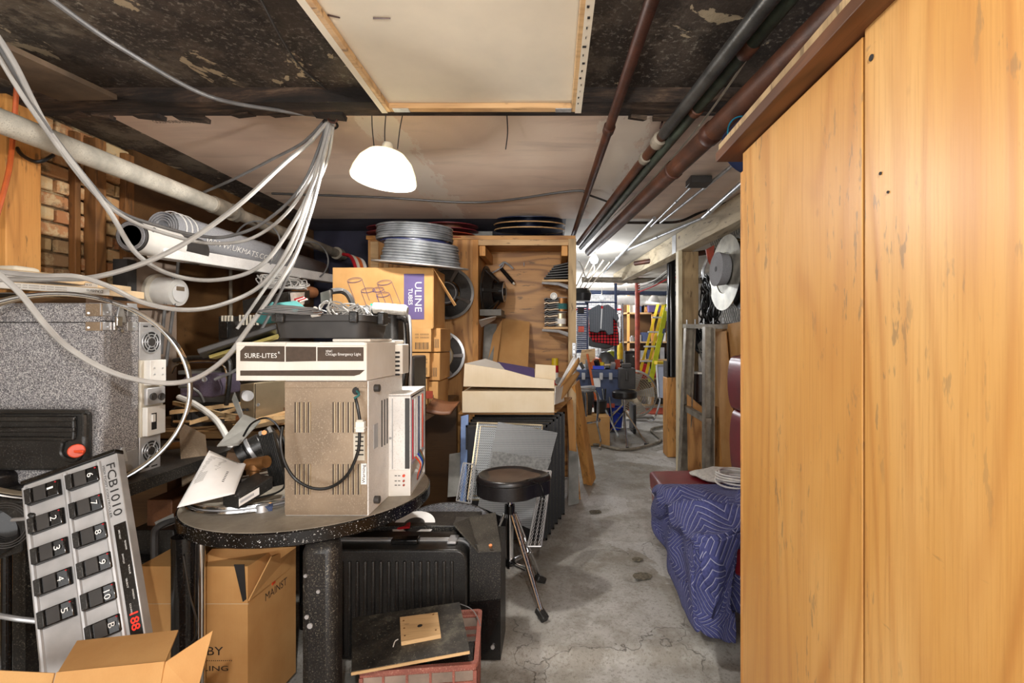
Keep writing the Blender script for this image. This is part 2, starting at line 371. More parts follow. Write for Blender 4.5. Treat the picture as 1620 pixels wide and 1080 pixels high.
m_white = plain('white paint', '#eceae6', .45, 0, .06, dust='#b9b4aa'); m_white2 = plain('white plastic', '#e6e3dc', .4, 0, .05); m_paper = plain('white paper', '#f3f1ee', .8, 0, .04)
m_cream = plain('cream canvas', '#e4dac6', .85, 0, .05, 3, .15); m_beige = plain('beige plastic', '#d0c8b8', .45, 0, .06)
m_pipew = plain('white painted pipe', '#c9c4b6', .6, 0, .22, 7, .4, dust='#8f8a7c'); m_pipegrey = plain('dusty pipe wrap', '#8c8273', .7, 0, .3, 9, .4)
m_rust = plain('rust brown pipe', '#48281b', .5, .2, .4, 8, .5); m_rust2 = plain('red brown pipe', '#52301f', .5, .1, .35, 8, .5); m_green = plain('verdigris pipe', '#323a2f', .5, .1, .5, 10, .5); m_blupipe = plain('grey iron pipe', '#4c4b49', .4, .5, .4, 9, .5)
m_red = plain('red paint', '#a8452f', .5, 0, .25, 8, .3); m_orange = plain('orange rubber', '#c9602a', .5); m_orangep = plain('orange knob', '#e2502a', .4)
def mk_char():
    n = N('charred rough beam'); a = n.noise(n.map((2, 14, 14)), 1, 8, .75, .6); b = n.noise(n.map((1.3, 2, 2), loc=(3, 0, 0)), 2, 5, .6)
    c = n.ramp(a, [(.34, '#0e0a08'), (.48, '#33261d'), (.58, '#5b4636'), (.7, '#8a745e')]); c = n.mix(n.ramp(b, [(.42, .85), (.6, 0.)]), c, '#120d0a')
    return n.fin(c, .85, 0, a, .9, .015)
m_beamdark = mk_char()
m_brownmetal = plain('brown metal casing', '#9a8670', .42, .35, .14, 5, .1, dust='#b5a48e')
m_navy = plain('navy vinyl', '#2a2f55', .4); m_purple = plain('violet print', '#5f5080', .7, 0, .05); m_brownp = plain('brown print', '#4d3f33', .7, 0, .1, 60)
m_ink = plain('dark ink', '#22201f', .7, 0, .05); m_whink = plain('white ink', '#f4f2ee', .7, 0, .02)
m_maroon = plain('maroon vinyl', '#7a1622', .3, 0, .15, 5, .1); m_seat = plain('brown vinyl seat', '#4a3a30', .42, 0, .12); m_bvinyl = plain('black vinyl', '#1a1718', .32, 0, .2, dust='#3c3835')
m_teal = plain('teal cloth', '#2f6a68', .8); m_yellow = plain('yellow fibreglass', '#d6b51f', .45, 0, .1); m_lime = plain('lime yellow fibreglass', '#b9bf22', .45, 0, .1)
m_blue = plain('blue plastic', '#2a49d6', .4, 0, .12); m_dblue = plain('slate blue plastic', '#3b4868', .5, 0, .2, dust='#7d879c'); m_redc = plain('bright red cloth', '#b5121f', .7)
m_brick_red = plain('red brown crate plastic', '#94574a', .55, 0, .15, dust='#c49a84'); m_rollg = plain('grey woven mesh', '#96979a', .7, 0, .12, 160, .5); m_silver = plain('silver paint', '#b9b8b8', .38, .35, .1)
m_brass = plain('tarnished brass', '#8f6236', .45, .6, .25); m_copper = plain('copper fitting', '#b5754a', .4, .7, .2); m_gold = plain('champagne metal', '#bfae90', .35, .7, .06)
m_perf = mk_perf('perforated black grille', '#2a2a2e', 95); m_perfg = mk_perf('perforated grey grille', '#7d8082', 110); m_perfc = mk_perf('worn grey screen', '#747576', 150)
m_plate = plain('dusty steel plate', '#3d3933', .5, .1, .3, dust='#8f887a'); m_bluegrey = plain('blue grey board', '#6f86b0', .6); m_greyboard = plain('grey board', '#8b8a84', .7); m_quilt = mk_quilt(); m_plaid = mk_plaid(); m_pin = mk_pin()
m_fuzz = plain('white fleece', '#d6d3cc', .95, 0, .12, 60, .6); m_tread = plain('dirty white cloth', '#cfccc4', .9, 0, .15, 40, .5); m_floorwood = plain('dust', '#6b5f50', .9)
m_lampglow = emis('lit bulb', '#fff8ea', 22); m_farglow = emis('lit far bulb', '#f6f8ff', 14); m_led = emis('red led digits', '#ff2010', 1.6)
m_maroonreel = plain('maroon reel', '#7a2a30', .5); m_bluereel = plain('dark blue reel', '#222c4a', .35, .1, .25); m_wallw = mk_wallbrick('white painted brick', '#d7d6d2', '#bfc0c2', '#8d8d90'); m_wallg = plain('grey plaster wall', '#8f8a84', .8, 0, .3, 3, .5)
# ================================================================== the setting
rf = random.Random(5)
fl = MB(); NX, NY = 47, 128
def floorz(x, y):
    z = .006*mnoise.noise(Vector((x*1.3, y*1.3, 0)))+.003*mnoise.noise(Vector((x*5, y*5, 3)))
    e = y-(2.17+.05*mnoise.noise(Vector((x*3, 0, 7)))+.02*x); z -= .03*1.5/(1+math.exp(min(e*80, 50)))
    for hx, hy, hr in ((.478, 2.84, .045), (.50, 3.02, .03)):
        d = math.hypot(x-hx, y-hy)/hr
        if d < 1.6: z -= .02*math.exp(-d**4)
    return z-.006
ys = [-1.6+i*.1 for i in range(33)]+[1.7+i*.025 for i in range(70)]+[3.45+i*.15 for i in range(53)]
xs = [-2.6+i*.1 for i in range(26)]+[i*.025 for i in range(44)]+[1.1+i*.1 for i in range(16)]
vs = [(x, y, floorz(x, y)) for x in xs for y in ys]; ny = len(ys)
fl.add(vs, [(i*ny+j, (i+1)*ny+j, (i+1)*ny+j+1, i*ny+j+1) for i in range(len(xs)-1) for j in range(ny-1)])
struct(fl, 'floor', m_floor, smooth=60)
struct(MB().mm(-2.6, 2.6, -1.6, 2.2, 2.5, 2.56), 'ceiling', m_soot)
c2 = struct(MB().mm(-2.2, 1.6, 2.2, 4.45, 2.5, 2.56), 'ceiling', m_white); JX = -.88-c2.location.x; c2.data.materials[0] = mk_drywall()
struct(MB().mm(-2.6, -2.2, 2.2, 4.45, 2.5, 2.56), 'ceiling', m_soot); struct(MB().mm(1.6, 2.6, 2.2, 4.45, 2.5, 2.56), 'ceiling', m_soot)
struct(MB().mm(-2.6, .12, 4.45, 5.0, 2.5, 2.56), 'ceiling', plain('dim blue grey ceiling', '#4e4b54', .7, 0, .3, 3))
JX = 9; m_c3 = mk_drywall(); struct(MB().mm(.12, 2.6, 4.45, 11.3, 2.5, 2.56), 'ceiling', plain('whitewashed ceiling', '#d9d4ca', .8, 0, .12, 2, .3))
struct(MB().mm(-2.6, .12, 5.0, 11.3, 2.5, 2.56), 'ceiling', m_soot)
wl = struct(MB().mm(-2.65, -2.5, -1.6, 5.0, 0, 2.5), 'wall_left', m_mortar)
struct(MB().mm(2.6, 2.7, -1.6, 11.3, 0, 2.5), 'wall_right', m_wallg)
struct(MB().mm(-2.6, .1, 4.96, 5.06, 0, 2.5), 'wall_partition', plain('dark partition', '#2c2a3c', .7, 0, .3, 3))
struct(MB().mm(-.6, -.5, 5.06, 11.3, 0, 2.5), 'wall_passage', m_wallw)
struct(MB().mm(-.6, 2.7, 11.2, 11.3, 0, 2.5), 'wall_far', m_wallw)
for i, (hx, hy, hr) in enumerate(((.525, 2.845, .055), (.535, 3.06, .035), (.34, 3.9, .05))):
    pr_ = [(hx+hr*(1+.25*mnoise.noise(Vector((k*.7, i*3, 0))))*math.cos(k/24*6.283), hy+.75*hr*(1+.25*mnoise.noise(Vector((k*.7, i*3, 4))))*math.sin(k/24*6.283), .001) for k in range(24)]
    struct(MB().prism(pr_, (0, 0, .004)), 'floor_patch', plain('dark aggregate patch', '#6f6757', .9, 0, .45, 60, .8))
# bricks where the left wall shows, proud of the mortar
proto = None
for r in range(15):
    y = 1.98+(.11 if r % 2 else 0)-.22
    while y < 2.9:
        z = 1.42+r*.074
        if proto is None:
            mb = MB(); mb.box((0, 0, 0), (.05, .205, .062)); proto = mb.build('brick', m_brick, None, bevel=.006); o = proto
            me = o.data; me.transform(Matrix.Translation((0, 0, -.031)))
        else: o = bpy.data.objects.new('brick', proto.data); C.objects.link(o); o.modifiers.new('edge', 'BEVEL').width = .006
        o.parent = wl; o.location = Vector((-2.502+rf.uniform(-.008, .008), y+.1, z))-wl.location; o.rotation_euler = (rf.uniform(-.02, .02), rf.uniform(-.04, .04), rf.uniform(-.03, .03))
        y += .219
for i, (y0, y1, x1, mt) in enumerate(((2.09, 2.235, -2.365, m_stud), (2.02, 2.09, -2.42, m_dstud), (2.47, 2.50, -2.44, m_dstud), (2.55, 2.61, -2.41, m_dstud), (2.76, 2.82, -2.44, m_dstud))):
    tag(MB().mm(-2.478, x1, y0, y1, .3, 2.46).build('wall_stud', mt, bevel=.004), ('bright pine stud on the brick wall', 'narrow weathered stud left of the bright pine stud', 'thin dark stud between two bare brick bays', 'wide dark brown stud beside the white roll', 'dark batten between the last bricks and the brown panelling')[i], 'stud', 'studs on the brick wall')
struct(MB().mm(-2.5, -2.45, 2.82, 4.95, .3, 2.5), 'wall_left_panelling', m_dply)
struct(MB().mm(-2.6, 1.9, 2.12, 2.25, 2.435, 2.5), 'beam', m_beamdark)
# ragged laths under the beam
for i in range(16):
    x = -2.4+i*.11+rf.uniform(-.03, .03)
lath = MB()
for i in range(22):
    x = -2.45+i*.2+rf.uniform(-.05, .05)
    if -.9 < x < .25: continue
    lath.box((x, 2.25+rf.uniform(-.02, .03), 2.43+rf.uniform(0, .02)), (rf.uniform(.06, .2), .05, .02), (rf.uniform(-.3, .3), rf.uniform(-.15, .15), rf.uniform(-.3, .3)))
struct(lath, 'trim_beam_laths', m_beamdark)
tag(MB().slab([W(0, 62, 1.62), W(185, 150, 2.06), W(95, 152, 2.06), W(-60, 90, 1.75)], .02).build('plaster_board', plain('brown plaster', '#5c4b3a', .8, 0, .3, 6, .5)), 'brown flap of plaster board hanging under the black ceiling', 'board')
# text printed on the drywall edge
sg = text('GOLD BOND FIRE-SHIELD', None, m_ink, (-2.03, 2.47, 2.499), (1, 0, 0), (0, -1, 0), .26, .03); sg['kind'] = 'structure'; sg.name = 'trim_print'
# ------------------------------------------------------------------ canvas on the ceiling
cv = thing('stretched_canvas', 'large cream canvas on a wooden stretcher fixed flat to the ceiling', 'canvas', (-.33, 1.4, 2.398))
MB().mm(-.745, .11, .6, 2.13, 2.425, 2.432).build('canvas_cloth', m_cream, cv)
for a in ((-.755, -.715, .6, 2.14, 2.40, 2.424), (.08, .12, .6, 2.14, 2.40, 2.424), (-.715, .08, 2.10, 2.14, 2.40, 2.424), (-.715, .08, .6, .64, 2.40, 2.424)): MB().mm(*a).build('stretcher_bar', m_pine, cv, bevel=.003)
for x0, x1 in ((-.758, -.733), (.097, .124)): MB().mm(x0, x1, .6, 2.145, 2.398, 2.3998).build('canvas_fold', m_cream, cv)
for x in (-.665, .045): MB().mm(x-.035, x+.035, 2.102, 2.135, 2.3975, 2.3998).build('corner_plate', m_steel, cv)
st = MB()
for i in range(24):
    y = .9+i*.05; st.mm(.104+rf.uniform(-.004, .006), .1075+rf.uniform(0, .008), y, y+.01, 2.396, 2.3985)
st.build('staple', m_ink, cv, kind='stuff')
for a, b in (((518, 22), (538, 27)), ((590, 27), (618, 28))):
    def onc(px, py): Y = 1.0235*F/(CY-py); return Vector(((px-CX)/F*Y, Y, 2.4235))
    MB().slab([onc(a[0], a[1]), onc(b[0], b[1]), onc(b[0], b[1]+2), onc(a[0], a[1]+3)], .001).build('tear', m_rust, cv)
# ------------------------------------------------------------------ pendant lamp
LX, LY, LZ = -.80, 2.3, 2.2
pl = thing('pendant_lamp', 'lit dome pendant lamp with a pale shade below the canvas', 'lamp', (LX, LY, 2.1))
axl = Vector((.10, .05, 1)).normalized()
prof = [(.147, -.055), (.152, -.045), (.143, -.01), (.12, .04), (.085, .078), (.045, .095), (.03, .1), (.028, .097), (.045, .088), (.08, .07), (.113, .034), (.135, -.012), (.142, -.05)]
n = N('enamel lamp shade'); m_shade = n.fin('#f2efe2', .35)
tr_ = n.n('BsdfTranslucent'); tr_.inputs[0].default_value = (.95, .92, .82, 1); mx = n.n('MixShader'); mx.inputs[0].default_value = .55; ou = n.t.nodes['Material Output']; n.lk(n.b.outputs[0], mx.inputs[1]); n.lk(tr_.outputs[0], mx.inputs[2]); n.lk(mx.outputs[0], ou.inputs['Surface'])

MB().lathe(prof, (LX, LY, LZ), axl, 40).build('shade', m_shade, pl)
MB().lathe([(.0, .135), (.02, .132), (.026, .12), (.026, .09), (.0, .09)], (LX, LY, LZ), axl, 20).build('socket', m_beige, pl)
MB().lathe([(.0, -.075), (.022, -.068), (.034, -.045), (.034, -.02), (.02, .01), (.014, .03), (0, .03)], (LX, LY, LZ), axl, 20).build('bulb', m_lampglow, pl)
for dx in (-.05, .0, .06): MB().tube(sm([(LX+dx, LY, 2.3 if dx else 2.33), (LX+dx*1.2, LY, 2.4), (LX+dx*1.4, LY+.02, 2.5)]), .0025, 5).build('hanger_wire', m_bcable, pl)
# ------------------------------------------------------------------ overhead pipes
def pipe(name, a, b, r, mat, label, joints=(), jmat=None, n=14):
    t = thing(name, label, 'pipe', a); a = Vector(a); b = Vector(b)
    MB().cyl(a, b, r, n).build('pipe_run', mat, t)
    for f, rr, w in joints:
        p = a.lerp(b, f); d = (b-a).normalized()*w/2; MB().lathe([(r, -w/2), (rr, -w*.4), (rr, w*.4), (r, w/2)], p, (b-a), n).build('coupling', jmat or mat, t)
    return t
pipe('water_pipe', W(1045, -40, 1.32), W(905, 378, 4.75), .022, m_rust, 'thin rust red pipe crossing the ceiling left of the other pipes', ((.28, .028, .06),))
pipe('water_pipe', W(1248, -40, 1.22), W(1050, 212, 2.25), .026, m_blupipe, 'grey iron pipe running left of the green pipe')
pipe('water_pipe', W(1050, 212, 2.27), W(915, 385, 4.7), .024, m_rust2, 'peeling brown pipe continuing from the grey iron pipe', ((.03, .034, .08), (.12, .031, .05)), m_pipegrey)
pipe('water_pipe', W(1280, -40, 1.26), W(919, 392, 4.95), .024, m_green, 'mottled green pipe with a pale wire along it', ((.085, .029, .07), (.2, .029, .04)), m_rust2)
pipe('drain_pipe', W(1385, -40, 1.2), W(932, 398, 5.1), .046, m_rust2, 'thickest brown pipe nearest the plywood cabinet', ((.24, .05, .07), (.36, .051, .03)), m_rust)
tag(MB().tube(path([(1258, -30, 1.3), (1160, 125, 1.85), (1085, 225, 2.45), (1010, 305, 3.3), (940, 370, 4.6)]), .005, 6).build('wire', m_beige), 'pale tan wire strung along the green pipe', 'wire')
tag(MB().tube(path([(1380, 10, 1.5), (1335, 60, 1.7), (1290, 110, 1.9)]), .02, 6).build('duct_hose', m_bluereel), 'dark blue hose above the plywood cabinet', 'hose')
pipe('conduit', W(1158, 262, 2.95), W(1045, 352, 4.35), .011, m_steel, 'silver conduit between the square box and the plywood cabinet', ((.3, .015, .04),))
pipe('conduit', W(1093, 296, 3.35), W(1030, 358, 4.55), .009, m_steel, 'thin silver conduit leaving the square ceiling box', ((.3, .013, .03),))
pipe('conduit', W(1190, 275, 3.1), W(1112, 344, 4.2), .019, m_steel, 'thick silver conduit above the wire mesh', ((.8, .024, .05),))
pipe('conduit', W(1110, 345, 4.2), W(988, 397, 5.8), .014, m_steel, 'white conduit running above the long timber beam', ((.5, .02, .06),))
pipe('conduit', W(1035, 345, 4.2), W(955, 432, 7.6), .016, m_steel, 'silver conduit running down the passage ceiling', ((.6, .024, .08),))
jb = thing('junction_box', 'square grey junction box on the cream ceiling', 'box', (.98, 3.25, 2.45))
MB().pb(1093, 1127, 277, 288, 3.2, .13).build('box_body', m_dgrey, jb, bevel=.004); MB().cyl(W(1125, 270, 3.25), W(1150, 250, 3.0), .012, 8).build('conduit_stub', m_dgrey, jb)
tag(MB().tube(path([(430, 306, 3.55), (600, 312, 3.6), (760, 320, 3.7), (905, 302, 3.45), (930, 308, 3.5), (975, 324, 3.9)]), .008, 6).build('ceiling_cable', m_dgrey), 'dark cable stapled across the cream ceiling', 'cable')
tag(MB().tube(path([(980, 352, 4.5), (1040, 352, 4.5), (1075, 350, 4.4), (1110, 335, 4.2), (1150, 318, 3.9)]), .012, 6).build('ceiling_cable', m_beamdark), 'thick black cable looped above the passage opening', 'cable')
tag(MB().tube(path([(802, 182, 2.35), (803, 210, 2.48), (800, 236, 2.62)]), .003, 5).build('ceiling_wire', m_bcable), 'short black wire dangling from the cream ceiling', 'wire')
hk = thing('pipe_strap', 'perforated metal strap hanging beside the grey iron pipe', 'strap', W(1046, 185, 2.35))
MB().tube(path([(1046, 172, 2.32), (1048, 190, 2.32), (1044, 203, 2.32)]), .006, 4).build('strap_band', m_rust, hk)
for py in (182, 190): MB().cyl(W(1047, py, 2.312), W(1047, py, 2.316), .004, 8).build('strap_hole', m_steel, hk)
# ------------------------------------------------------------------ left pipe and rolls
pipe('heating_pipe', (-2.1, 1.1, 2.225), (-2.1, 3.0, 2.225), .047, m_pipew, 'long white painted pipe along the brick wall')
pipe('heating_pipe', (-2.1, 3.0, 2.225), (-2.1, 4.85, 2.225), .04, m_pipegrey, 'dusty grey wrapped pipe carrying on from the white pipe', ((.02, .054, .16), (.1, .056, .06), (.93, .06, .1)), m_pipegrey)
mr = thing('mesh_roll', 'rolled grey woven mat with white printed lettering', 'roll', (-2.06, 2.6, 1.9))
spir = []
for i in range(90):
    a = i/90*6.28*4.2; r = .034+.055*i/90; spir.append((r*math.cos(a), r*math.sin(a)))
v = [( -2.06+x, y, 1.99+z) for y in (2.55, 4.25) for x, z in spir]
sp = MB(); sp.add(v, [(i, i+1, 90+i+1, 90+i) for i in range(89)]); sp.solid = .004; sp.build('rolled_mesh', m_rollg, mr, smooth=60)
for i, y in enumerate((2.6, 2.64, 2.68)): MB().band((-2.06, y, 1.99), .094, .006, .004, (0, 1, 0), 32).build('stitched_edge', m_white, mr)
def wraptext(s, cx, cz, r, y0, y1, a0, h, mat, parent):
    o = text(s, parent, mat, (0, 0, 0), (1, 0, 0), (0, 1, 0), y1-y0, h); off = org(parent)
    for v in o.data.vertices:
        x, z = (v.co+off).x, (v.co+off).y; a = a0+z/r; v.co = Vector((cx+r*math.cos(a), y0+x, cz+r*math.sin(a)))-off
    return o
wraptext('WWW.UKMATS.COM', -2.06, 1.99, .0935, 2.75, 3.4, -.55, .035, m_whink, mr)
wr = thing('foil_roll', 'short roll of black matting wrapped in shiny white sheet', 'roll', (-2.0, 2.28, 1.8))
MB().lathe([(.072, 0), (.075, .004), (.075, .42), (.06, .42), (.05, .0)], (-2.0, 2.29, 1.885), (0, 1, 0), 32).build('black_matting', m_dgrey, wr)
for r in (.066, .06, .054): MB().ring((-2.0, 2.29, 1.885), r, .0025, (0, 1, 0), 32, 5).build('mat_layer', m_rollg, wr)
MB().lathe([(.078, 0), (.078, .24)], (-2.0, 2.30, 1.885), (0, 1, 0), 32, arc=4.4, start=-1.1).build('white_wrap', m_white2, wr)
MB().cyl((-1.93, 2.33, 1.92), (-1.918, 2.33, 1.925), .01, 10).build('eyelet', m_dgrey, wr)
gt = thing('gutter_channel', 'long white channel hung under the grey mesh roll', 'channel', (-1.97, 2.5, 1.84))
MB().hexa([(-2.02, 2.4, 1.80), (-1.93, 2.4, 1.80), (-1.93, 4.3, 1.89), (-2.02, 4.3, 1.89), (-2.02, 2.4, 1.87), (-1.93, 2.4, 1.865), (-1.93, 4.3, 1.965), (-2.02, 4.3, 1.97)]).build('channel_body', m_white, gt, bevel=.006)
for y in (3.3, 4.0): MB().ring((-2.02, y, 2.04), .16, .006, (0, 1, 0), 28, 6).build('hanging_loop', m_cabled, gt)
# ------------------------------------------------------------------ meter, wall conduits
mt = thing('electric_meter', 'round electric meter on its flat wall box', 'meter', (-2.42, 2.85, 1.2))
MB().mm(-2.44, -2.38, 2.74, 3.06, 1.12, 1.86).build('meter_box', plain('taupe meter box', '#a08f80', .5, 0, .15, 4), mt, bevel=.004)
MB().mm(-2.44, -2.36, 2.68, 2.74, 1.22, 1.84).build('side_channel', m_dgrey, mt)
MB().lathe([(.105, 0), (.105, .02), (.095, .03), (.09, .03)], (-2.38, 2.9, 1.68), (1, 0, -.05), 32).build('meter_ring', m_beige, mt)
MB().lathe([(.088, 0), (.088, .1), (.08, .125), (.0, .13)], (-2.37, 2.9, 1.68), (1, 0, -.05), 32).build('meter_glass', m_white2, mt)
MB().lathe([(.055, 0), (.055, .003), (0, .003)], (-2.24, 2.9, 1.672), (1, 0, -.05), 24).build('dial', m_paper, mt)
MB().mm(-2.236, -2.233, 2.87, 2.93, 1.685, 1.71).build('counter', m_brownmetal, mt)
for i, (px, Y, lb) in enumerate(((365, 3.55, 'thin pale conduit on the brown panelling behind the cables'), (412, 3.9, 'second thin conduit further along the brown panelling'))):
    x = (px-CX)/F*Y; tag(MB().cyl((-2.415, Y*2.415/abs(x), 1.0), (-2.415, Y*2.415/abs(x), 2.2), .012, 8).build('wall_conduit', m_pipegrey), lb, 'conduit')
for pts, lb in (([(283, 400, 2.9), (280, 440, 2.9), (270, 520, 2.85), (262, 580, 2.8)], 'grey cable hanging down beside the round meter'), ([(277, 432, 2.88), (262, 480, 2.85), (255, 560, 2.8)], 'second grey cable crossing in front of the round meter')):
    tag(MB().tube(path(pts), .009, 7).build('hanging_cable', m_cabled), lb, 'cable')
tag(MB().tube(path([(28, 118, 2.0), (22, 200, 2.05), (14, 270, 2.0), (-6, 345, 1.95)]), .009, 7).build('extension_cord', m_orange), 'orange cord hanging at the brick wall behind the white pipe', 'cord')
tag(MB().tube(path([(22, 225, 2.15), (35, 245, 2.12), (60, 256, 2.1), (85, 245, 2.14)]), .008, 7).build('cable_loop', m_bcable), 'black loop of cable under the white pipe', 'cable')
# ------------------------------------------------------------------ the swagged cables
swags = [
 ([(66, -12, 1.35), (190, 75, 1.6), (330, 152, 2.0), (450, 176, 2.2), (518, 184, 2.3)], .0085, m_cabled, 'grey cable running from the top left corner to the hook'),
 ([(-30, 20, 1.5), (20, 95, 1.55), (80, 210, 1.65), (170, 330, 1.75), (215, 400, 1.85), (270, 434, 1.95), (340, 443, 2.05), (405, 425, 2.1), (450, 375, 2.15), (495, 290, 2.25), (521, 190, 2.3)], .0085, m_cable, 'swagged cable dipping lowest past the shiny white roll'),
 ([(-30, 40, 1.5), (10, 110, 1.55), (55, 180, 1.6), (140, 295, 1.75), (200, 345, 1.85), (270, 372, 1.95), (335, 385, 2.05), (400, 376, 2.1), (455, 335, 2.2), (497, 270, 2.25), (522, 190, 2.3)], .007, m_cable, 'upper of two cables crossing the grey mesh roll'),
 ([(-30, 28, 1.52), (14, 100, 1.57), (62, 183, 1.62), (145, 292, 1.77), (190, 335, 1.87), (250, 357, 1.97), (310, 372, 2.07), (360, 374, 2.1), (420, 350, 2.15), (480, 290, 2.25), (520, 190, 2.3)], .007, m_cabled, 'cable running just above its twin over the grey mesh roll'),
 ([(-20, 442, 1.6), (80, 441, 1.68), (150, 438, 1.72), (230, 415, 1.8), (300, 380, 1.9), (380, 322, 2.0), (450, 258, 2.15), (490, 225, 2.25), (519, 192, 2.3)], .0095, m_cable, 'thick cable rising diagonally from left to the hook'),
 ([(-20, 428, 1.55), (60, 436, 1.6), (120, 437, 1.65), (170, 452, 1.7), (225, 478, 1.78), (290, 490, 1.85), (350, 482, 1.95), (412, 452, 2.05), (455, 395, 2.12), (485, 320, 2.2), (523, 190, 2.3)], .0085, m_cable, 'cable sagging in front of the electric meter'),
 ([(-20, 418, 1.42), (30, 462, 1.45), (70, 512, 1.48), (110, 551, 1.52), (175, 588, 1.55), (245, 605, 1.6), (305, 600, 1.66), (355, 568, 1.72), (385, 530, 1.78), (430, 465, 1.9), (470, 398, 2.05), (498, 310, 2.2), (526, 190, 2.3)], .0085, m_cable, 'lowest cable sagging across the speckled grey case'),
 ([(320, 305, 2.9), (370, 283, 2.7), (430, 252, 2.55), (480, 225, 2.4), (516, 188, 2.3)], .007, m_cabled, 'short dark cable going from the wrapped pipe to the hook'),
 ([(408, -10, 1.5), (445, 60, 1.7), (480, 110, 1.95), (535, 155, 2.2), (560, 170, 2.3)], .004, m_dgrey, 'thin dark wire left of the ceiling canvas'),
 ([(375, 520, 2.2), (420, 455, 2.25), (462, 395, 2.28), (492, 315, 2.3), (519, 250, 2.3), (528, 190, 2.3)], .007, m_cable, 'straight pale cable dropping behind the black tray lid'),
 ([(340, 600, 1.9), (380, 580, 1.9), (400, 545, 1.95), (440, 470, 2.05), (478, 380, 2.15), (505, 290, 2.25), (524, 190, 2.3)], .006, m_cabled, 'thin cable falling to the junk behind the white carton'),
]
for pts, r, mt_, lb in swags: tag(MB().tube(path(pts, 8), r, 8).build('swagged_cable', mt_), lb, 'cable', 'cables hung from the ceiling hook')
hk = thing('cable_hook', 'bent iron hook gathering the swagged cables at the ceiling', 'hook', (-1.05, 2.28, 2.4))
MB().tube(path([(518, 165, 2.25), (520, 190, 2.25), (532, 192, 2.25), (534, 168, 2.25)]), .005, 6).build('hook_wire', m_rust, hk)
MB().ring(W(523, 196, 2.3), .03, .006, (0, .3, 1), 24, 6).build('binding', m_bcable, hk)
# ------------------------------------------------------------------ plywood cabinet on the right
pc = thing('plywood_cabinet', 'tall orange plywood cabinet filling the right side', 'cabinet', (.9, .6, 0))
MB().mm(.622, 1.2, -.6, 1.52, 0, 1.985).build('carcass', m_black2, pc)  # blackened so the gap between the panels reads dark: shade put into colour
MB().mm(.6, .62, .938, 1.53, .02, 1.985).build('side_panel', m_ply, pc, bevel=.002, label='plywood panel at the far end, more worn')
MB().mm(.597, .62, -.6, .927, .02, 2.02).build('side_panel', m_ply, pc, bevel=.002, label='plywood panel nearest the viewer')
MB().mm(.60, .66, 1.53, 1.55, .02, 1.93).build('edge_batten', m_stud, pc, bevel=.002)
MB().hexa([(.545, -.6, 1.99), (1.2, -.6, 1.99), (1.2, 1.62, 1.99), (.545, 1.62, 1.99), (.545, -.6, 2.02), (1.2, -.6, 2.02), (1.2, 1.62, 2.02), (.545, 1.62, 2.02)]).build('top_board', m_dkwood, pc, bevel=.002)
MB().mm(.548, .57, -.6, 1.6, 2.021, 2.04).build('top_strip', m_pinez, pc)
for p in ((.5965, .905, 1.925, .012), (.5965, .88, 1.70, .006), (.5965, .86, 1.66, .005)): MB().cyl((p[0], p[1], p[2]), (p[0]-.002, p[1], p[2]), p[3]*.5, 10).build('nail_hole', m_ink, pc)
dh = thing('black_hoop', 'black shell with teal rim hanging above the plywood cabinet end', 'hoop', W(1185, 230, 1.95))
MB().band(W(1192, 225, 1.9), .105, .12, .006, (.35, -1, .25), 40).build('shell', m_bluereel, dh); MB().ring(W(1188, 223, 1.84)+Vector((0, 0, 0)), .106, .003, (.35, -1, .25), 40, 6).build('rim', plain('teal rim', '#1f6f86', .4), dh)
# ------------------------------------------------------------------ long beam, posts on the right
bq = [(1.44, 3.2), (1.02, 8.2)]
bm_ = struct(MB().hexa([(1.44, 3.2, 2.29), (1.58, 3.2, 2.29), (1.16, 8.2, 2.3), (1.02, 8.2, 2.3), (1.44, 3.2, 2.49), (1.58, 3.2, 2.49), (1.16, 8.2, 2.49), (1.02, 8.2, 2.49)]), 'beam', m_piney, bevel=.004)
MB().box((1.276, 5.1, 2.39), (.004, .12, .19), (0, 0, .084)).build('nail_plate', m_alu, bm_)
pp = tag(MB().mm(1.31, 1.49, 4.95, 5.12, 0, 2.29).build('timber_post', m_pinez, bevel=.006), 'square timber post under the long ceiling beam', 'post')
tag(MB().mm(1.27, 1.31, 4.9, 5.0, 0, 2.29).build('timber_plank', wood('pale pine', '#ded0ae', '#b39d70', 2, 6, 5, .4), bevel=.003), 'pale narrow plank fixed to the square timber post', 'plank')
sp_ = thing('steel_column', 'dark round steel column standing on a timber block', 'column', (1.42, 5.8, .93))
MB().cyl((1.42, 5.82, .94), (1.42, 5.82, 2.44), .05, 20).build('column_tube', m_bgloss, sp_); MB().mm(1.35, 1.49, 5.75, 5.89, 2.44, 2.48).build('top_plate', m_dgrey, sp_)
MB().mm(1.345, 1.36, 5.72, 5.9, .94, 1.13).build('clevis', m_dgrey, sp_); MB().cyl((1.36, 5.76, 1.0), (1.345, 5.76, 1.0), .014, 8).build('bolt', m_steel, sp_)
tag(MB().mm(1.345, 1.50, 5.7, 5.92, 0, .935).build('timber_block', m_stud, bevel=.006), 'upright orange timber block under the steel column', 'block')
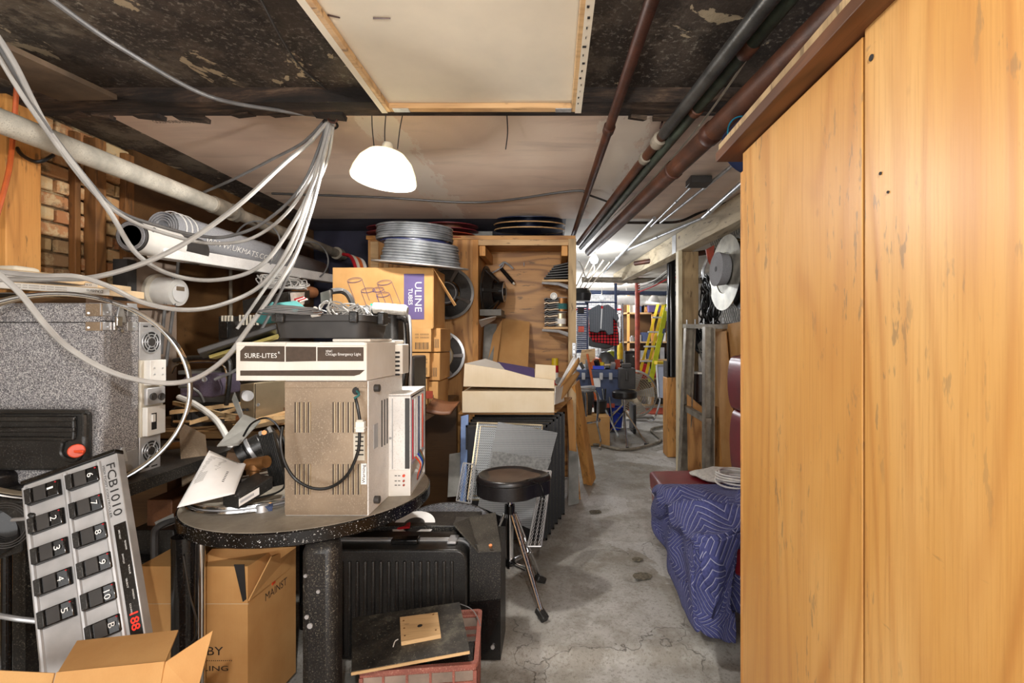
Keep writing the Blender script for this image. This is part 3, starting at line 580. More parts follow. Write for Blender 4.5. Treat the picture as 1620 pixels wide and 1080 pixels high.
# wire mesh partition
wm = thing('wire_mesh_panel', 'diamond wire mesh panel behind the hanging reels', 'mesh', (1.62, 4.2, 1.5))
mw = MB(); y0, y1, z0, z1, s = 3.5, 4.92, 1.54, 2.4, .055
import itertools
k = -30
def clip(yA, zA, dy, dz, L=3):
    t0, t1 = -9, 9
    for p, d, lo, hi in ((yA, dy, y0, y1), (zA, dz, z0, z1)):
        a, b = (lo-p)/d, (hi-p)/d
        t0, t1 = max(t0, min(a, b)), min(t1, max(a, b))
    return (t0, t1) if t1 > t0 else None
for k in range(-40, 60):
    for dz in (1.3, -1.3):
        c = clip(y0+k*s, z0 if dz > 0 else z1, 1, dz)
        if c and k*s > -2: mw.tube([(1.60, y0+k*s+t, (z0 if dz > 0 else z1)+dz*t) for t in c], .0022, 4)
mw.build('mesh_wires', plain('dull wire', '#85847e', .5, .2), wm, kind='stuff')
MB().mm(1.59, 1.62, 3.5, 4.92, 1.51, 1.54).build('bottom_rail', m_alu, wm); MB().mm(1.6, 1.66, 4.0, 4.1, 1.5, 2.45).build('mesh_stud', m_pinez, wm)
tag(MB().pb(1150, 1172, 332, 352, 4.4, .02).build('note_card', plain('pale blue card', '#9fb3b6', .7)), 'pale blue card stuck behind the wire mesh', 'card')
# reels on the mesh
r1 = thing('metal_reel', 'large pale metal reel hanging on the wire mesh', 'reel', (1.43, 4.0, 1.6))
ax = Vector((-1, -.06, .05)).normalized(); cR = Vector((1.45, 4.0, 1.94))
MB().band(cR, .29, .05, .006, ax, 56).build('outer_rim', m_chrome, r1); MB().lathe([(.31, 0), (.312, .004), (.17, .006), (.165, 0)], cR+ax*.03, ax, 56).build('flange', plain('dull reel metal', '#a39f93', .4, .5, .35, 5), r1, label='dull pale flange')
MB().lathe([(.0, -.02), (.125, -.02), (.14, .06), (.10, .055), (.05, .06), (0, .06)], cR+ax*.06+Vector((0, -.04, .02)), ax, 40).build('inner_disc', m_rollg, r1, label='grey spool disc'); MB().cyl(cR+ax*.118+Vector((0, -.04, .02)), cR+ax*.122+Vector((0, -.04, .02)), .022, 14).build('hub_hole', m_ink, r1)
r2 = thing('metal_reel', 'dark shiny reel half hidden by the plywood cabinet edge', 'reel', (1.5, 3.75, 1.6))
c2_ = Vector((1.5, 3.72, 1.86))
for r in (.24, .17, .1): MB().ring(c2_, r, .011, ax, 40, 8).build('reel_ring', m_chrome, r2)
MB().lathe([(.235, 0), (.03, 0), (.03, .01), (.235, .01)], c2_+ax*.03, ax, 40).build('reel_flange', m_bgloss, r2)
cb = MB(); rr_ = random.Random(3)
for i in range(17):
    cy = 4.55+rr_.uniform(-.12, .12); pts = [(1.47+rr_.uniform(-.06, .06)+.02*math.cos(a), cy+.17*math.cos(a)*rr_.uniform(.9, 1), 1.76+.24*math.sin(a)*rr_.uniform(.88, 1)) for a in [j/10*6.28 for j in range(10)]]
    cb.tube(sm(pts, 4, True), .008, 5, True)
tag(cb.build('cable_coil', m_bcable), 'bunch of black cable coils hanging beside the timber post', 'cable')
cl = thing('spring_clamp', 'red and grey clamp hooked above the cable coils', 'clamp', (1.44, 4.6, 2.0))
MB().slab([W(1116, 395, 4.6), W(1129, 388, 4.6), W(1127, 425, 4.6), W(1119, 412, 4.6)], .02).build('clamp_body', m_red, cl); MB().tube(path([(1119, 410, 4.6), (1112, 430, 4.6), (1116, 448, 4.6)]), .015, 6).build('clamp_jaw', m_steel, cl)
# slotted steel rack
rk = thing('steel_rack', 'tall slotted steel rack leaning before the cardboard sheets', 'rack', (1.34, 4.4, 0))
def chan(a, b, w=.045):
    a, b = Vector(a), Vector(b); u = (b-a).normalized(); s = u.cross(Y_).normalized()*w/2; d = Y_*w/2; m = MB()
    for o_, e1, e2 in ((-s, s*.12, d), (s, s*.12, d)): m.hexa([a+o_-e1-e2, a+o_+e1-e2, a+o_+e1+e2, a+o_-e1+e2, b+o_-e1-e2, b+o_+e1-e2, b+o_+e1+e2, b+o_-e1+e2])
    m.hexa([a-s+d*.8, a+s+d*.8, a+s+d, a-s+d, b-s+d*.8, b+s+d*.8, b+s+d, b-s+d]); return m
m_rackm = plain('weathered rack steel', '#a39c8e', .42, .6, .2, 14)
for a, b, w in (((1.27, 4.72, 0), (1.335, 4.72, 1.52), .085), ((1.34, 4.18, 0), (1.345, 4.18, 1.5), .078)): chan(a, b, w).build('upright', m_rackm, rk)
MB().hexa([(1.27, 4.74, .70), (1.31, 4.74, .70), (1.37, 4.18, .66), (1.32, 4.18, .66), (1.27, 4.74, .75), (1.31, 4.74, .75), (1.37, 4.18, .71), (1.32, 4.18, .71)]).build('cross_rail', m_rackm, rk)
MB().hexa([(1.27, 4.74, 1.5), (1.31, 4.74, 1.5), (1.5, 4.14, 1.48), (1.45, 4.14, 1.48), (1.27, 4.74, 1.54), (1.31, 4.74, 1.54), (1.5, 4.14, 1.52), (1.45, 4.14, 1.52)]).build('top_rail', m_rackm, rk)
for i in range(5):
    f = i/4; MB().cyl((1.3+f*.17, 4.7-f*.52, 1.53), (1.3+f*.17, 4.7-f*.52, 1.58), .006, 6).build('bolt', m_steel, rk)
tag(MB().slab([(1.52, 3.5, .1), (1.52, 4.62, .1), (1.5, 4.62, 1.5), (1.5, 3.5, 1.55)], .006).build('cardboard_sheet', m_card3, bevel=.001), 'tall tan cardboard sheet propped under the wire mesh', 'cardboard')
tag(MB().slab([(1.46, 3.75, .1), (1.44, 4.05, .1), (1.46, 4.36, 1.46), (1.47, 4.1, 1.46)], .008).build('cardboard_strip', m_card), 'darker cardboard strip slanting before the tan sheet', 'cardboard')
tag(MB().slab([(1.37, 4.3, .0), (1.52, 4.05, .0), (1.5, 4.1, .78), (1.36, 4.35, .82)], .012).build('plywood_offcut', m_plyb), 'plywood offcut leaning beside the bench back', 'board')
tag(MB().slab([(1.3, 4.66, .0), (1.46, 4.62, .0), (1.46, 4.66, .72), (1.3, 4.7, .86)], .012).build('plywood_offcut', m_plyb), 'pale plywood offcut with a slanted top between the rack uprights', 'board')
tn = thing('paint_tin', 'dark brown tin with a white lid behind the rack', 'tin', (1.48, 4.85, .75))
MB().lathe([(.0, 0), (.075, 0), (.07, .27), (0, .27)], (1.47, 4.8, .78), Z_, 24).build('tin_body', plain('dark brown tin', '#2c1a14', .4), tn); MB().lathe([(0, 0), (.078, 0), (.078, .02), (0, .02)], (1.47, 4.8, 1.05), Z_, 24).build('tin_lid', m_white2, tn)
tag(MB().mm(1.36, 1.58, 4.72, 4.92, .0, .78).build('dark_crate', m_black), 'black crate carrying the brown tin', 'crate')
tag(tangle(MB(), (1.48, 4.84, 1.25), .08, .05, .28, 9, .007, 4).build('black_cables', m_bcable), 'black cables stuffed behind the rack uprights', 'cable')
tag(MB().slab([W(1103, 545, 4.8), W(1112, 535, 4.8), W(1128, 600, 4.8), W(1120, 610, 4.8)], .02).build('grey_plank', m_greyboard), 'grey weathered plank slanting behind the rack', 'plank')
# ------------------------------------------------------------------ booth bench
bn = thing('booth_bench', 'maroon vinyl booth bench with a high back', 'bench', (.95, 2.8, 0))
MB().hexa([(.72, 2.6, .06), (1.25, 2.6, .06), (1.25, 3.42, .06), (.72, 3.42, .06), (.695, 2.6, .33), (1.25, 2.6, .33), (1.25, 3.44, .33), (.695, 3.44, .33)]).build('base', m_maroon, bn, bevel=.01)
MB().hexa([(.69, 2.15, .33), (1.3, 2.15, .33), (1.3, 3.45, .33), (.69, 3.45, .33), (.68, 2.15, .46), (1.3, 2.15, .46), (1.3, 3.44, .475), (.68, 3.44, .46)]).build('seat', m_maroon, bn, bevel=.025)
MB().tube([(.684, 2.15, .335), (.684, 3.44, .335), (.72, 3.452, .335), (1.3, 3.452, .335)], .005, 6).build('piping', m_silver, bn)
def cush(z0, z1, x, bul, name):
    pr = [(x+.02, z0), (x-bul*.5, z0+.03), (x-bul, z0+(z1-z0)*.35), (x-bul, z0+(z1-z0)*.7), (x-bul*.4, z1-.02), (x+.04, z1), (x+.13, z1), (x+.15, z0)]
    return MB().prism([(a, 2.0, b) for a, b in sm([Vector((p[0], p[1], 0)) for p in pr], 4, True) and [(q.x, q.y) for q in sm([Vector((p[0], p[1], 0)) for p in pr], 4, True)]], (0, 1.44, 0)).build(name, m_maroon, bn, bevel=.008)
cush(.9, 1.28, 1.275, .035, 'upper_back_cushion'); cush(.44, .9, 1.29, .035, 'lower_back_cushion')
MB().tube([(1.28, 3.445, 1.26), (1.4, 3.445, 1.265)], .006, 6).build('back_piping', m_silver, bn)
# moving blanket
U, V = 110, 90
def blank(u, v):
    t = u*1.27; s = v*1.30     # t: length along the bench, then down its near end; s: over the seat towards the aisle, then down
    y = 3.04-min(t, .86); dr = max(0, t-.86)
    P3 = Vector((u*2.6, v*3, 2)); nz = mnoise.noise(P3); fd = mnoise.noise(Vector((u*6+v*4, v*4-u*3, 5))); rg = 1-abs(mnoise.noise(Vector((u*2.4+v*2.2, v*2.6-u*1.2, 8))))*2.2
    amp = min(1, u*4); top = .478+amp*(.05+.05*nz+.035*fd+.05*max(0, rg)**3)
    if s < .60: x = 1.27-s
    elif s < .70: a = (s-.60)/.1*math.pi/2; x = .67-.045*math.sin(a); top -= .05*(1-math.cos(a))
    else:
        d = s-.70; hem = .15+.24*min(1, u*2.6)+.03*math.sin(u*9); dd = min(d/.6, 1)*hem
        x = .625-.02*math.sin(u*19+dd*6)*(.2+dd*2)+.012*fd*3+.06*dd; top = top-.05-dd
    if dr > 0:
        y = 2.18-min(dr, .05)*.8+.035*math.sin(x*23+dr*5)*min(1, dr*8); top -= max(0, dr-.03)*(1 if s < .6 else .0); x -= .03*math.sin(dr*14)
        if s > .6: x += dr*.35
    return (x, y+.03*fd*amp, max(top, .07) if s > .6 else top)
bl = MB().grid(blank, U, V, .012); blo = bl.build('moving_blanket', m_quilt, smooth=80)
uv = blo.data.uv_layers.new(name='UVMap')
for p in blo.data.polygons:
    for li in p.loop_indices:
        k = blo.data.loops[li].vertex_index; uv.data[li].uv = ((k//(V+1))/U*1.27, (k % (V+1))/V*1.30)
tag(blo, 'quilted navy moving blanket heaped over the maroon bench', 'blanket')
def blank2(u, v):
    x = .80+v*.48+.06*u; f = mnoise.noise(Vector((u*4, v*6, 9))); g = mnoise.noise(Vector((u*9, v*7, 3))); y = 2.70-u*.50-.16*v+.05*f
    e = min(u, 1-u, v, 1-v)*5; e = min(1, e)
    return (x, y, .50+e*(.055+.05*f+.035*g+.02*math.sin(v*15+u*8)))
b2 = MB().grid(blank2, 30, 34, .02).build('moving_blanket', m_quilt, smooth=80); uv = b2.data.uv_layers.new(name='UVMap')
for p in b2.data.polygons:
    for li in p.loop_indices:
        k = b2.data.loops[li].vertex_index; uv.data[li].uv = ((k//35)/30*.6, (k % 35)/34*.6)
tag(b2, 'second navy blanket folded on top at the near bench end', 'blanket')
def fle(u, v):
    a = u*6.2832; r = v*.19*(1+.08*math.sin(a*5)); z = .478+.022*(1-v**4)+.006*mnoise.noise(Vector((u*20, v*9, 1)))
    return (1.15+r*1.15*math.cos(a), 3.23+r*.9*math.sin(a), z+.008)
tag(MB().grid(fle, 40, 8, .01).build('fleece_pad', m_fuzz, smooth=80), 'round white fleece pad on the bench seat', 'pad')
cc = MB()
for i in range(7): cc.ring((1.12+rf.uniform(-.02, .02), 2.93+rf.uniform(-.015, .015), .54+i*.007), .13+rf.uniform(-.02, .02), .0055, (rf.uniform(-.1, .1), rf.uniform(-.1, .1), 1), 32, 6)
tag(cc.build('cable_coil', m_white2), 'coil of white cable lying on the navy blanket', 'cable')
# ================================================================== round table and what stands on it
TX, TY, TR, TZ = -1.007, 2.05, .47, .76
tb = thing('round_table', 'round black table with white specked edge', 'table', (TX, TY, 0))
MB().lathe([(0, 0), (TR-.004, 0), (TR, .004), (TR, .046), (TR-.004, .05), (0, .05)], (TX, TY, TZ-.05), Z_, 96).build('table_edge', m_speck, tb)
n = N('dusty grey table top'); v = n.map(); f = n.noise(v, 4, 8, .7); sc_ = n.noise(n.map((30, 8, 1)), 1, 6, .8, 2)
m_ttop = n.fin(n.mix(n.ramp(sc_, [(.64, 0.), (.68, .8)]), n.ramp(f, [(.3, '#7a7265'), (.5, '#978e80'), (.7, '#b5ac9c')]), '#2b2621'), .5, 0, f, .1, .002)
MB().lathe([(0, 0), (TR-.006, 0), (TR-.008, .0015), (0, .0015)], (TX, TY, TZ), Z_, 96).build('table_top', m_ttop, tb)
for a, w, d in (((-.985+.0, 1.80), .11, .03), ):
    MB().box((-.79, 1.66, .355), (.118, .09, .71)).build('leg', m_black2, tb, bevel=.03, label='broad scuffed black leg')
MB().lathe([(.0, 0), (.04, 0), (.04, .71), (0, .71)], (-1.29, 1.695, 0), Z_, 28).build('leg', m_bgloss, tb, label='round glossy black leg'); MB().cyl((-1.245, 1.71, 0), (-1.245, 1.71, .71), .014, 16).build('leg_brace', m_chrome, tb)
for x, y in ((-1.2, 2.35),): MB().lathe([(.0, 0), (.03, 0), (.03, .71), (0, .71)], (x, y, 0), Z_, 20).build('leg', m_bgloss, tb)
for p in ((476, 910, .006), (496, 935, .006), (478, 975, .007), (483, 989, .009)):
    c = W(p[0]+8, p[1], 1.613); MB().cyl(c, c-Y_*.005, p[2], 12).build('screw', m_silver, tb)
# --- metal casing (brown louvred box)
x0, x1, yF, z0, z1 = -.963, -.664, 1.74, TZ+.002, 1.247
mc = thing('metal_cabinet', 'brown louvred metal casing standing on the round table', 'metal box', (-.81, 1.9, TZ+.002))
MB().mm(x0, x1, yF, 2.13, z0, z1).build('casing', m_white, mc, bevel=.002, label='scuffed white and grey sides')
MB().mm(x0, x1-.004, yF-.004, yF, z0+.004, z1-.002).build('front_plate', m_brownmetal, mc)
MB().mm(x0, x1-.004, yF-.006, yF-.004, z1-.025, z1-.002).build('top_flange', m_brownmetal, mc, bevel=.001)
sl = None
def place(proto, parent, loc):
    o = bpy.data.objects.new(proto.name.split('.')[0], proto.data); C.objects.link(o); o.parent = parent; o.location = loc; return o
for cols, py0, py1 in ((range(466, 490, 7), 636, 684), (range(526, 568, 8), 636, 684), (range(466, 490, 7), 734, 782), (range(526, 568, 8), 734, 782)):
    for px in cols:
        a = W(px, py1, yF-.0055); b = W(px+3, py0, yF-.0055)
        if 545 < px < 575 and py0 == 636 and px > 562: continue
        if sl is None:
            m = MB(); m.box((0, 0, 0), (.0065, .003, b.z-a.z)); m.v = [Vector(v) for v in m.v]
            sl = m.build('louvre', plain('dark slot', '#57493d', .6, .2), None, bevel=0); sl.data.transform(Matrix.Translation((0, 0, -(b.z-a.z)/2))); base = sl; sl.parent = mc; sl.location = Vector(((a.x+b.x)/2, yF-.005, (a.z+b.z)/2))-mc.location
        else: place(base, mc, Vector(((a.x+b.x)/2, yF-.005, (a.z+b.z)/2))-mc.location)
        bar = MB(); bar.mm(b.x, b.x+.003, yF-.008, yF-.004, a.z, b.z); bar.build('louvre_lip', m_gold, mc)
MB().cyl(W(564, 618, yF-.005), W(564, 618, yF-.0075), .0145, 20).build('cable_hole', m_ink, mc)
MB().tube(path([(564, 618, 1.735), (568, 624, 1.71), (560, 630, 1.70)]), .004, 6).build('earth_wire', m_teal, mc)
MB().tube(path([(562, 628, 1.71), (566, 645, 1.70), (570, 668, 1.70)]), .0055, 8).build('power_cable', m_bcable, mc); 
MB().tube(path([(569, 684, 1.70), (566, 715, 1.70), (550, 750, 1.70), (524, 770, 1.70), (495, 772, 1.69), (467, 757, 1.69), (450, 730, 1.68), (444, 700, 1.68), (447, 675, 1.70)], 8), .0055, 8).build('power_cable', m_bcable, mc)
cn = MB().pb(562, 576, 667, 684, 1.69, .02).build('cable_connector', m_white2, mc, bevel=.002)
MB().pb(564, 574, 664, 667, 1.692, .016).build('connector_cap', m_beige, cn); MB().pb(561, 577, 676, 678, 1.687, .02).build('connector_ridge', m_white2, cn)
MB().pb(559, 577, 686, 728, yF-.0055, .001).build('rating_plate', m_beige, mc)
MB().pb(571, 580, 733, 766, yF-.007, .001).build('warning_label', m_paper, mc)
a = W(579, 764, yF-.0085); text('Warning', mc, m_ink, a, (0, 0, 1), (-1, 0, 0), .066, .014)
for k in range(5): MB().pb(562, 575, 690+k*7, 692+k*7, yF-.0065, .0005).build('print_line', m_ink, mc)
for z in (1.215, .80): MB().cyl((x1, 1.80, z), (x1+.018, 1.80, z), .014, 16).build('side_knob', m_dgrey, mc)
for k in range(7): MB().mm(x1, x1+.002, 1.87+k*.03, 1.878+k*.03, .98, 1.16).build('side_slot', m_dgrey, mc)
MB().mm(x1, x1+.0015, 1.79, 1.83, .99, 1.08).build('side_plate', m_alu, mc)
# --- white power supply box
ps = thing('power_supply_box', 'white steel box with indicator lamps at the table edge', 'metal box', (-.62, 2.1, TZ+.002))
M0 = Matrix.Translation((-.682, 1.955, TZ+.002)) @ Matrix.Rotation(R(5), 4, 'Z')
MB(M0).mm(0, .104, 0, .012, 0, .41).build('front_panel', m_white, ps, bevel=.002); MB(M0).mm(0, .012, .012, .33, 0, .41).build('left_side', m_white, ps)
MB(M0).mm(0, .104, .318, .33, 0, .41).build('rear_panel', m_white, ps); MB(M0).mm(0, .104, 0, .33, .40, .412).build('top_panel', m_white, ps, bevel=.002); MB(M0).mm(0, .104, 0, .33, 0, .01).build('bottom_panel', m_white, ps)
MB(M0).mm(.012, .03, .03, .3, .02, .39).build('circuit_board', m_dgrey, ps)
for k, (y, mt_) in enumerate(((.05, m_redc), (.09, m_white2), (.13, m_orangep), (.18, m_blue), (.22, m_redc), (.27, m_white2))): MB(M0).mm(.03, .09, y, y+.018, .14, .38).build('component', mt_, ps)
MB(M0).mm(.1035, .1045, .02, .31, .12, .395).build('side_sheet', plain('pale blue film', '#cdd3e8', .2, 0, .1), ps)
for k in range(6): MB(M0).mm(.1045, .108, .03+k*.045, .036+k*.045, .14, .385).build('side_bar', (m_redc, m_white, m_white, m_dblue, m_white, m_orangep)[k], ps)
for k in range(5): MB(M0).tube(sm([Vector((.105, .08+k*.03, .14)), Vector((.125, .1+k*.02, .10)), Vector((.11, .12+k*.02, .05)), Vector((.10, .16, .02))]), .003, 5).build('loose_wire', (m_orangep, m_white2, m_blue, m_teal, m_copper)[k], ps)
MB(M0).mm(.03, .034, -.003, 0, .11, .395).build('hinge', m_silver, ps)
MB(M0).mm(.082, .1, -.004, 0, .11, .395).build('edge_strip', m_dgrey, ps); MB(M0).mm(0, .104, -.004, .0, 0, .105).build('control_panel', m_white2, ps, bevel=.001)
MB(M0).cyl((.024, -.001, .235), (.024, -.005, .235), .005, 12).build('screw', m_silver, ps)
for z, mt_ in ((.083, m_orangep), (.062, m_red), (.045, m_red)): MB(M0).cyl((.078, -.004, z), (.078, -.011, z), .0055 if z > .07 else .004, 12).build('indicator', mt_, ps)
for z in (.083, .062, .045): text('-- --', ps, m_ink, M0 @ Vector((.042, -.005, z-.002)), (1, 0, 0), (0, 0, 1), .022, .004)
# --- emergency light carton
ec = thing('emergency_light_carton', 'long white carton lettered SURE-LITES on the brown casing', 'carton', (-.9, 1.85, 1.249))
A, B_ = W(373, 602, 1.72), W(580, 541, 1.72); ez0, ez1 = 1.249, 1.386
MB().hexa([(A.x, 1.72, ez0), (B_.x, 1.72, ez0), (-.652, 2.0, ez0), (A.x, 2.02, ez0), (A.x, 1.72, ez1), (B_.x, 1.72, ez1), (-.652, 2.0, ez1), (A.x, 2.02, ez1)]).build('carton_body', m_wcard, ec, bevel=.003)
fy = 1.7185
MB().prism([W(x, y, fy) for x, y in ((380, 571), (380, 555), (388, 547), (450, 547.5), (450, 572))], (0, .001, 0)).build('printed_panel', m_brownp, ec)
MB().prism([W(x, y, fy) for x, y in ((452, 572), (452, 548), (500, 548.5), (500, 571))], (0, .001, 0)).build('printed_panel', m_brownp, ec)
MB().prism([W(x, y, fy) for x, y in ((502, 571), (502, 549), (575, 549), (575, 571))], (0, .001, 0)).build('printed_panel', m_brownp, ec)
MB().prism([W(x, y, fy) for x, y in ((380, 594), (380, 586), (577, 585), (569, 592), (560, 594.5))], (0, .001, 0)).build('printed_stripe', m_brownp, ec)
def ptext(s, parent, mat, px0, px1, py0, py1, Y):
    a = W(px0, py1, Y); b = W(px1, py0, Y); return text(s, parent, mat, a, X_, Z_, b.x-a.x, b.z-a.z)
ptext('SURE-LITES', ec, m_whink, 387, 438, 558.5, 566, fy-.001); ptext('XR6C', ec, m_whink, 515, 526, 553.5, 557, fy-.001); ptext('Chicago Emergency Light', ec, m_whink, 515, 571, 557.8, 563.5, fy-.001)
ptext('R', ec, m_whink, 440, 443, 556, 559.5, fy-.001)
MB().prism([W(x, y, 1.7165) for x, y in ((374, 546), (378, 541), (452, 541.5), (452, 545))], (0, .003, -.001)).build('torn_flap', m_wcard, ec)
MB().prism([W(x, y, 1.7165) for x, y in ((502, 546), (506, 541), (576, 541), (579, 546))], (0, .003, -.001)).build('torn_flap', m_wcard, ec)
MB().mm(-.80, -.662, 1.75, 1.99, ez1+.001, ez1+.012).build('torn_lid', m_wcard, ec, bevel=.004)
# --- small white carton behind
wc2 = thing('torn_carton', 'small torn white carton with printed lines behind the long carton', 'carton', (-.64, 2.15, 1.249))
MB().mm(-.76, -.635, 2.04, 2.13, 1.249, 1.375).build('carton_body', m_wcard, wc2, bevel=.004)
for k in range(6): MB().pb(622, 632, 556+k*7, 559+k*7, 2.035, .004).build('print_line', m_ink, wc2)
MB().mm(-.77, -.66, 2.02, 2.14, 1.376, 1.392).build('torn_lid', m_wcard, wc2, bevel=.005)
# --- black tray (case half) with cables
tr = thing('equipment_tray', 'dark grey latched plastic tray resting on the long white carton', 'tray', (-.85, 1.88, 1.401))
def rrect(x0, x1, y0, y1, r, n=6):
    out = []
    for cx, cy, a0 in ((x1-r, y1-r, 0), (x0+r, y1-r, 90), (x0+r, y0+r, 180), (x1-r, y0+r, 270)):
        for i in range(n+1): a = R(a0+90*i/n); out.append((cx+r*math.cos(a), cy+r*math.sin(a)))
    return out
def tray(mb, x0, x1, y0, y1, z0, z1, r, th, flare=.01):
    o = rrect(x0, x1, y0, y1, r); i_ = rrect(x0+th, x1-th, y0+th, y1-th, max(r-th, .004)); n_ = len(o)
    ob = rrect(x0+flare, x1-flare, y0+flare, y1-flare, r); ib = rrect(x0+flare+th, x1-flare-th, y0+flare+th, y1-flare-th, max(r-th, .004))
    vs = [(a, b, z0) for a, b in ob]+[(a, b, z1) for a, b in o]+[(a, b, z1) for a, b in i_]+[(a, b, z0+th) for a, b in ib]
    fs = [tuple(range(n_))[::-1], tuple(range(3*n_, 4*n_))]
    for L in range(3):
        for k in range(n_): fs.append((L*n_+k, L*n_+(k+1) % n_, (L+1)*n_+(k+1) % n_, (L+1)*n_+k))
    return mb.add(vs, fs)
tray(MB(), -1.03, -.68, 1.76, 2.02, 1.401, 1.47, .05, .006).build('tray_body', m_dgrey, tr)
MB().lathe  # rim
tray(MB(), -1.042, -.668, 1.748, 2.032, 1.462, 1.486, .055, .02, .0).build('tray_rim', m_dgrey, tr, bevel=.003)
for x in (-.735, -1.0): MB().mm(x, x+.032, 1.735, 1.752, 1.456, 1.498).build('latch', m_black, tr, bevel=.005)
MB().mm(-.668, -.64, 1.83, 1.88, 1.45, 1.5).build('latch', m_black, tr, bevel=.006)
cd = thing('audio_cables', 'heap of grey cables with plugs in the dark tray', 'cable', (-.85, 1.88, 1.42))
tangle(MB(), (-.80, 1.88, 1.44), .10, .07, .11, 16, .0032, 11).build('cable_heap', m_cable, cd); tangle(MB(), (-.95, 1.88, 1.44), .08, .07, .06, 8, .003, 12).build('cable_heap', m_cabled, cd)
for i, (p, q, mt_) in enumerate((((-.87, 1.76, 1.50), (-.86, 1.75, 1.51), m_white2), ((-.86, 1.745, 1.49), (-.835, 1.74, 1.492), m_copper), ((-.87, 1.745, 1.482), (-.84, 1.74, 1.486), m_white2))): MB().cyl(p, q, .007, 12).build('plug', mt_, cd)
cr = MB()
for i in range(6): cr.tube(sm([(-.945+.115*math.cos(a)*(1-.05*i), 1.74+.05*math.sin(a), 1.490+.004*i+.004*math.sin(a*2+i)) for a in [j/12*6.28 for j in range(12)]], 3, True), .003, 5, True)
tag(cr.build('cable_ring', m_cabled), 'flat loop of dark cable hanging over the tray front', 'cable')
# lid leaning left
tag(MB().slab([W(311, 552, 1.8), W(436, 512, 1.85), W(437, 524, 2.05), W(318, 560, 2.0)], .02).build('flat_cover', m_dgrey, bevel=.004), 'black lid sticking out left of the tray', 'lid')
tag(MB().slab([W(330, 562, 1.9), W(440, 528, 1.86), W(438, 532, 2.05), W(340, 564, 2.1)], .012).build('yellowed_sheet', plain('yellowed board', '#b9a860', .7)), 'yellowed sheet lying under the black lid', 'sheet')
tag(MB().prism([W(x, y, 2.15) for x, y in ((396, 508), (410, 492), (428, 483), (442, 478), (452, 484), (466, 496), (440, 508), (415, 514))], (0, .14, .02)).build('teal_pouch', m_teal, bevel=.008), 'folded teal cloth pouch behind the tray', 'pouch')
tag(MB().slab([W(423, 484, 2.1), W(428, 478, 2.12), W(440, 490, 2.12), W(425, 492, 2.1)], .015).build('teal_tag', m_teal, bevel=.003), 'small teal folded strip on top of the pouch', 'strip')
# --- on the table, left half
hp = thing('drum_hoop', 'chrome drum hoop lying flat on the round table', 'hoop', (-1.22, 1.98, TZ+.003))
for z, r in ((.006, .237), (.022, .23)): MB().ring((-1.205, 1.98, TZ+.003+z), r, .0065, Z_, 72, 8).build('hoop_flange', m_chrome, hp)
MB().band((-1.205, 1.98, TZ+.017), .232, .026, .003, Z_, 72).build('hoop_band', m_alu, hp)
def sheet(u, v):
    # a four-cornered sheet with a curled right corner
    P0, P1, P2, P3 = W(280, 803, 1.66), W(331, 712, 1.83), W(398, 741, 1.92), W(371, 781, 1.74)
    p = P0.lerp(P1, v).lerp(P3.lerp(P2, v), u)
    return p+Vector((0, -.02, .05))*math.sin(u*3.14)*math.sin(v*3.14)*.6+Vector((-.01, -.02, .03))*max(0, u-.7)*v*3
pa = thing('paper_sheet', 'curled printed sheet of white paper at the table edge', 'paper', W(330, 800, 1.75))
MB().grid(sheet, 16, 16, .0006).build('sheet', m_paper, pa, smooth=80)
pt = MB(); rp = random.Random(2)
for i in range(26):
    v0 = .35+i*.022; u0 = .08+rp.random()*.03; u1 = .42+rp.random()*.1 if i > 8 else .3
    a, b, c, d = sheet(u0, v0), sheet(u1, v0), sheet(u1, v0+.008), sheet(u0, v0+.008); o_ = Vector((0, -.0015, .0015)); pt.add([a+o_, b+o_, c+o_, d+o_], [(0, 1, 2, 3)])
pt.build('print_lines', plain('grey print', '#9a9894', .8), pa, kind='stuff', smooth=0)
text('IIIIIII', pa, m_ink, sheet(.72, .3)+Vector((0, -.002, .002)), (sheet(.72, .5)-sheet(.72, .3)), (sheet(.6, .3)-sheet(.72, .3)), .05, .007)
ad = thing('power_adapter', 'black power adapter with a white label in the drum hoop', 'adapter', W(390, 790, 1.78))
q = [W(352, 800, 1.76), W(378, 806, 1.72), W(432, 772, 1.84), W(405, 765, 1.9)]
MB().hexa(q+[p+Z_*.045 for p in (W(352, 800, 1.76), W(378, 806, 1.72), W(432, 772, 1.84), W(405, 765, 1.9))]).build('adapter_body', m_black, ad, bevel=.004)
a = W(378, 806, 1.715)+Z_*.012; b = W(430, 774, 1.83)+Z_*.012; n_ = Vector((.003, -.004, 0))
MB().slab([a+n_, a.lerp(b, .6)+n_, a.lerp(b, .6)+n_+Z_*.026, a+n_+Z_*.026], .001).build('white_label', m_paper, ad)
text('IIIIIIIIIII', ad, m_dblue, a+n_*1.8+Z_*.01+(b-a)*.04, (b-a), Z_, .05, .009)
MB().tube(path([(405, 788, 1.78), (440, 778, 1.85), (452, 760, 1.9), (456, 700, 2.0)]), .004, 6).build('adapter_cable', m_bcable, ad)
hs = thing('heatsink_case', 'black ribbed aluminium case tilted on the table', 'case', W(430, 765, 1.95))
P = [W(409, 690, 1.92), W(432, 684, 1.94), W(453, 765, 1.95), W(430, 770, 1.93)]
MB().slab(P, .05, (0, -1, 0)).build('case_body', m_black, hs, bevel=.003)
for i in range(9):
    t = (i+.5)/9; a, b = P[0].lerp(P[1], t), P[3].lerp(P[2], t); MB().slab([a-X_*.0018, a+X_*.0018, b+X_*.0018, b-X_*.0018], .006, (0, -1, 0)).build('cooling_fin', m_black, hs); 
for v_ in hs.children:
    if v_.name.startswith('cooling_fin'): v_.location.y -= .004
MB().cyl(W(418, 684, 1.9), W(418, 684, 1.93), .009, 12).build('socket', m_copper, hs)
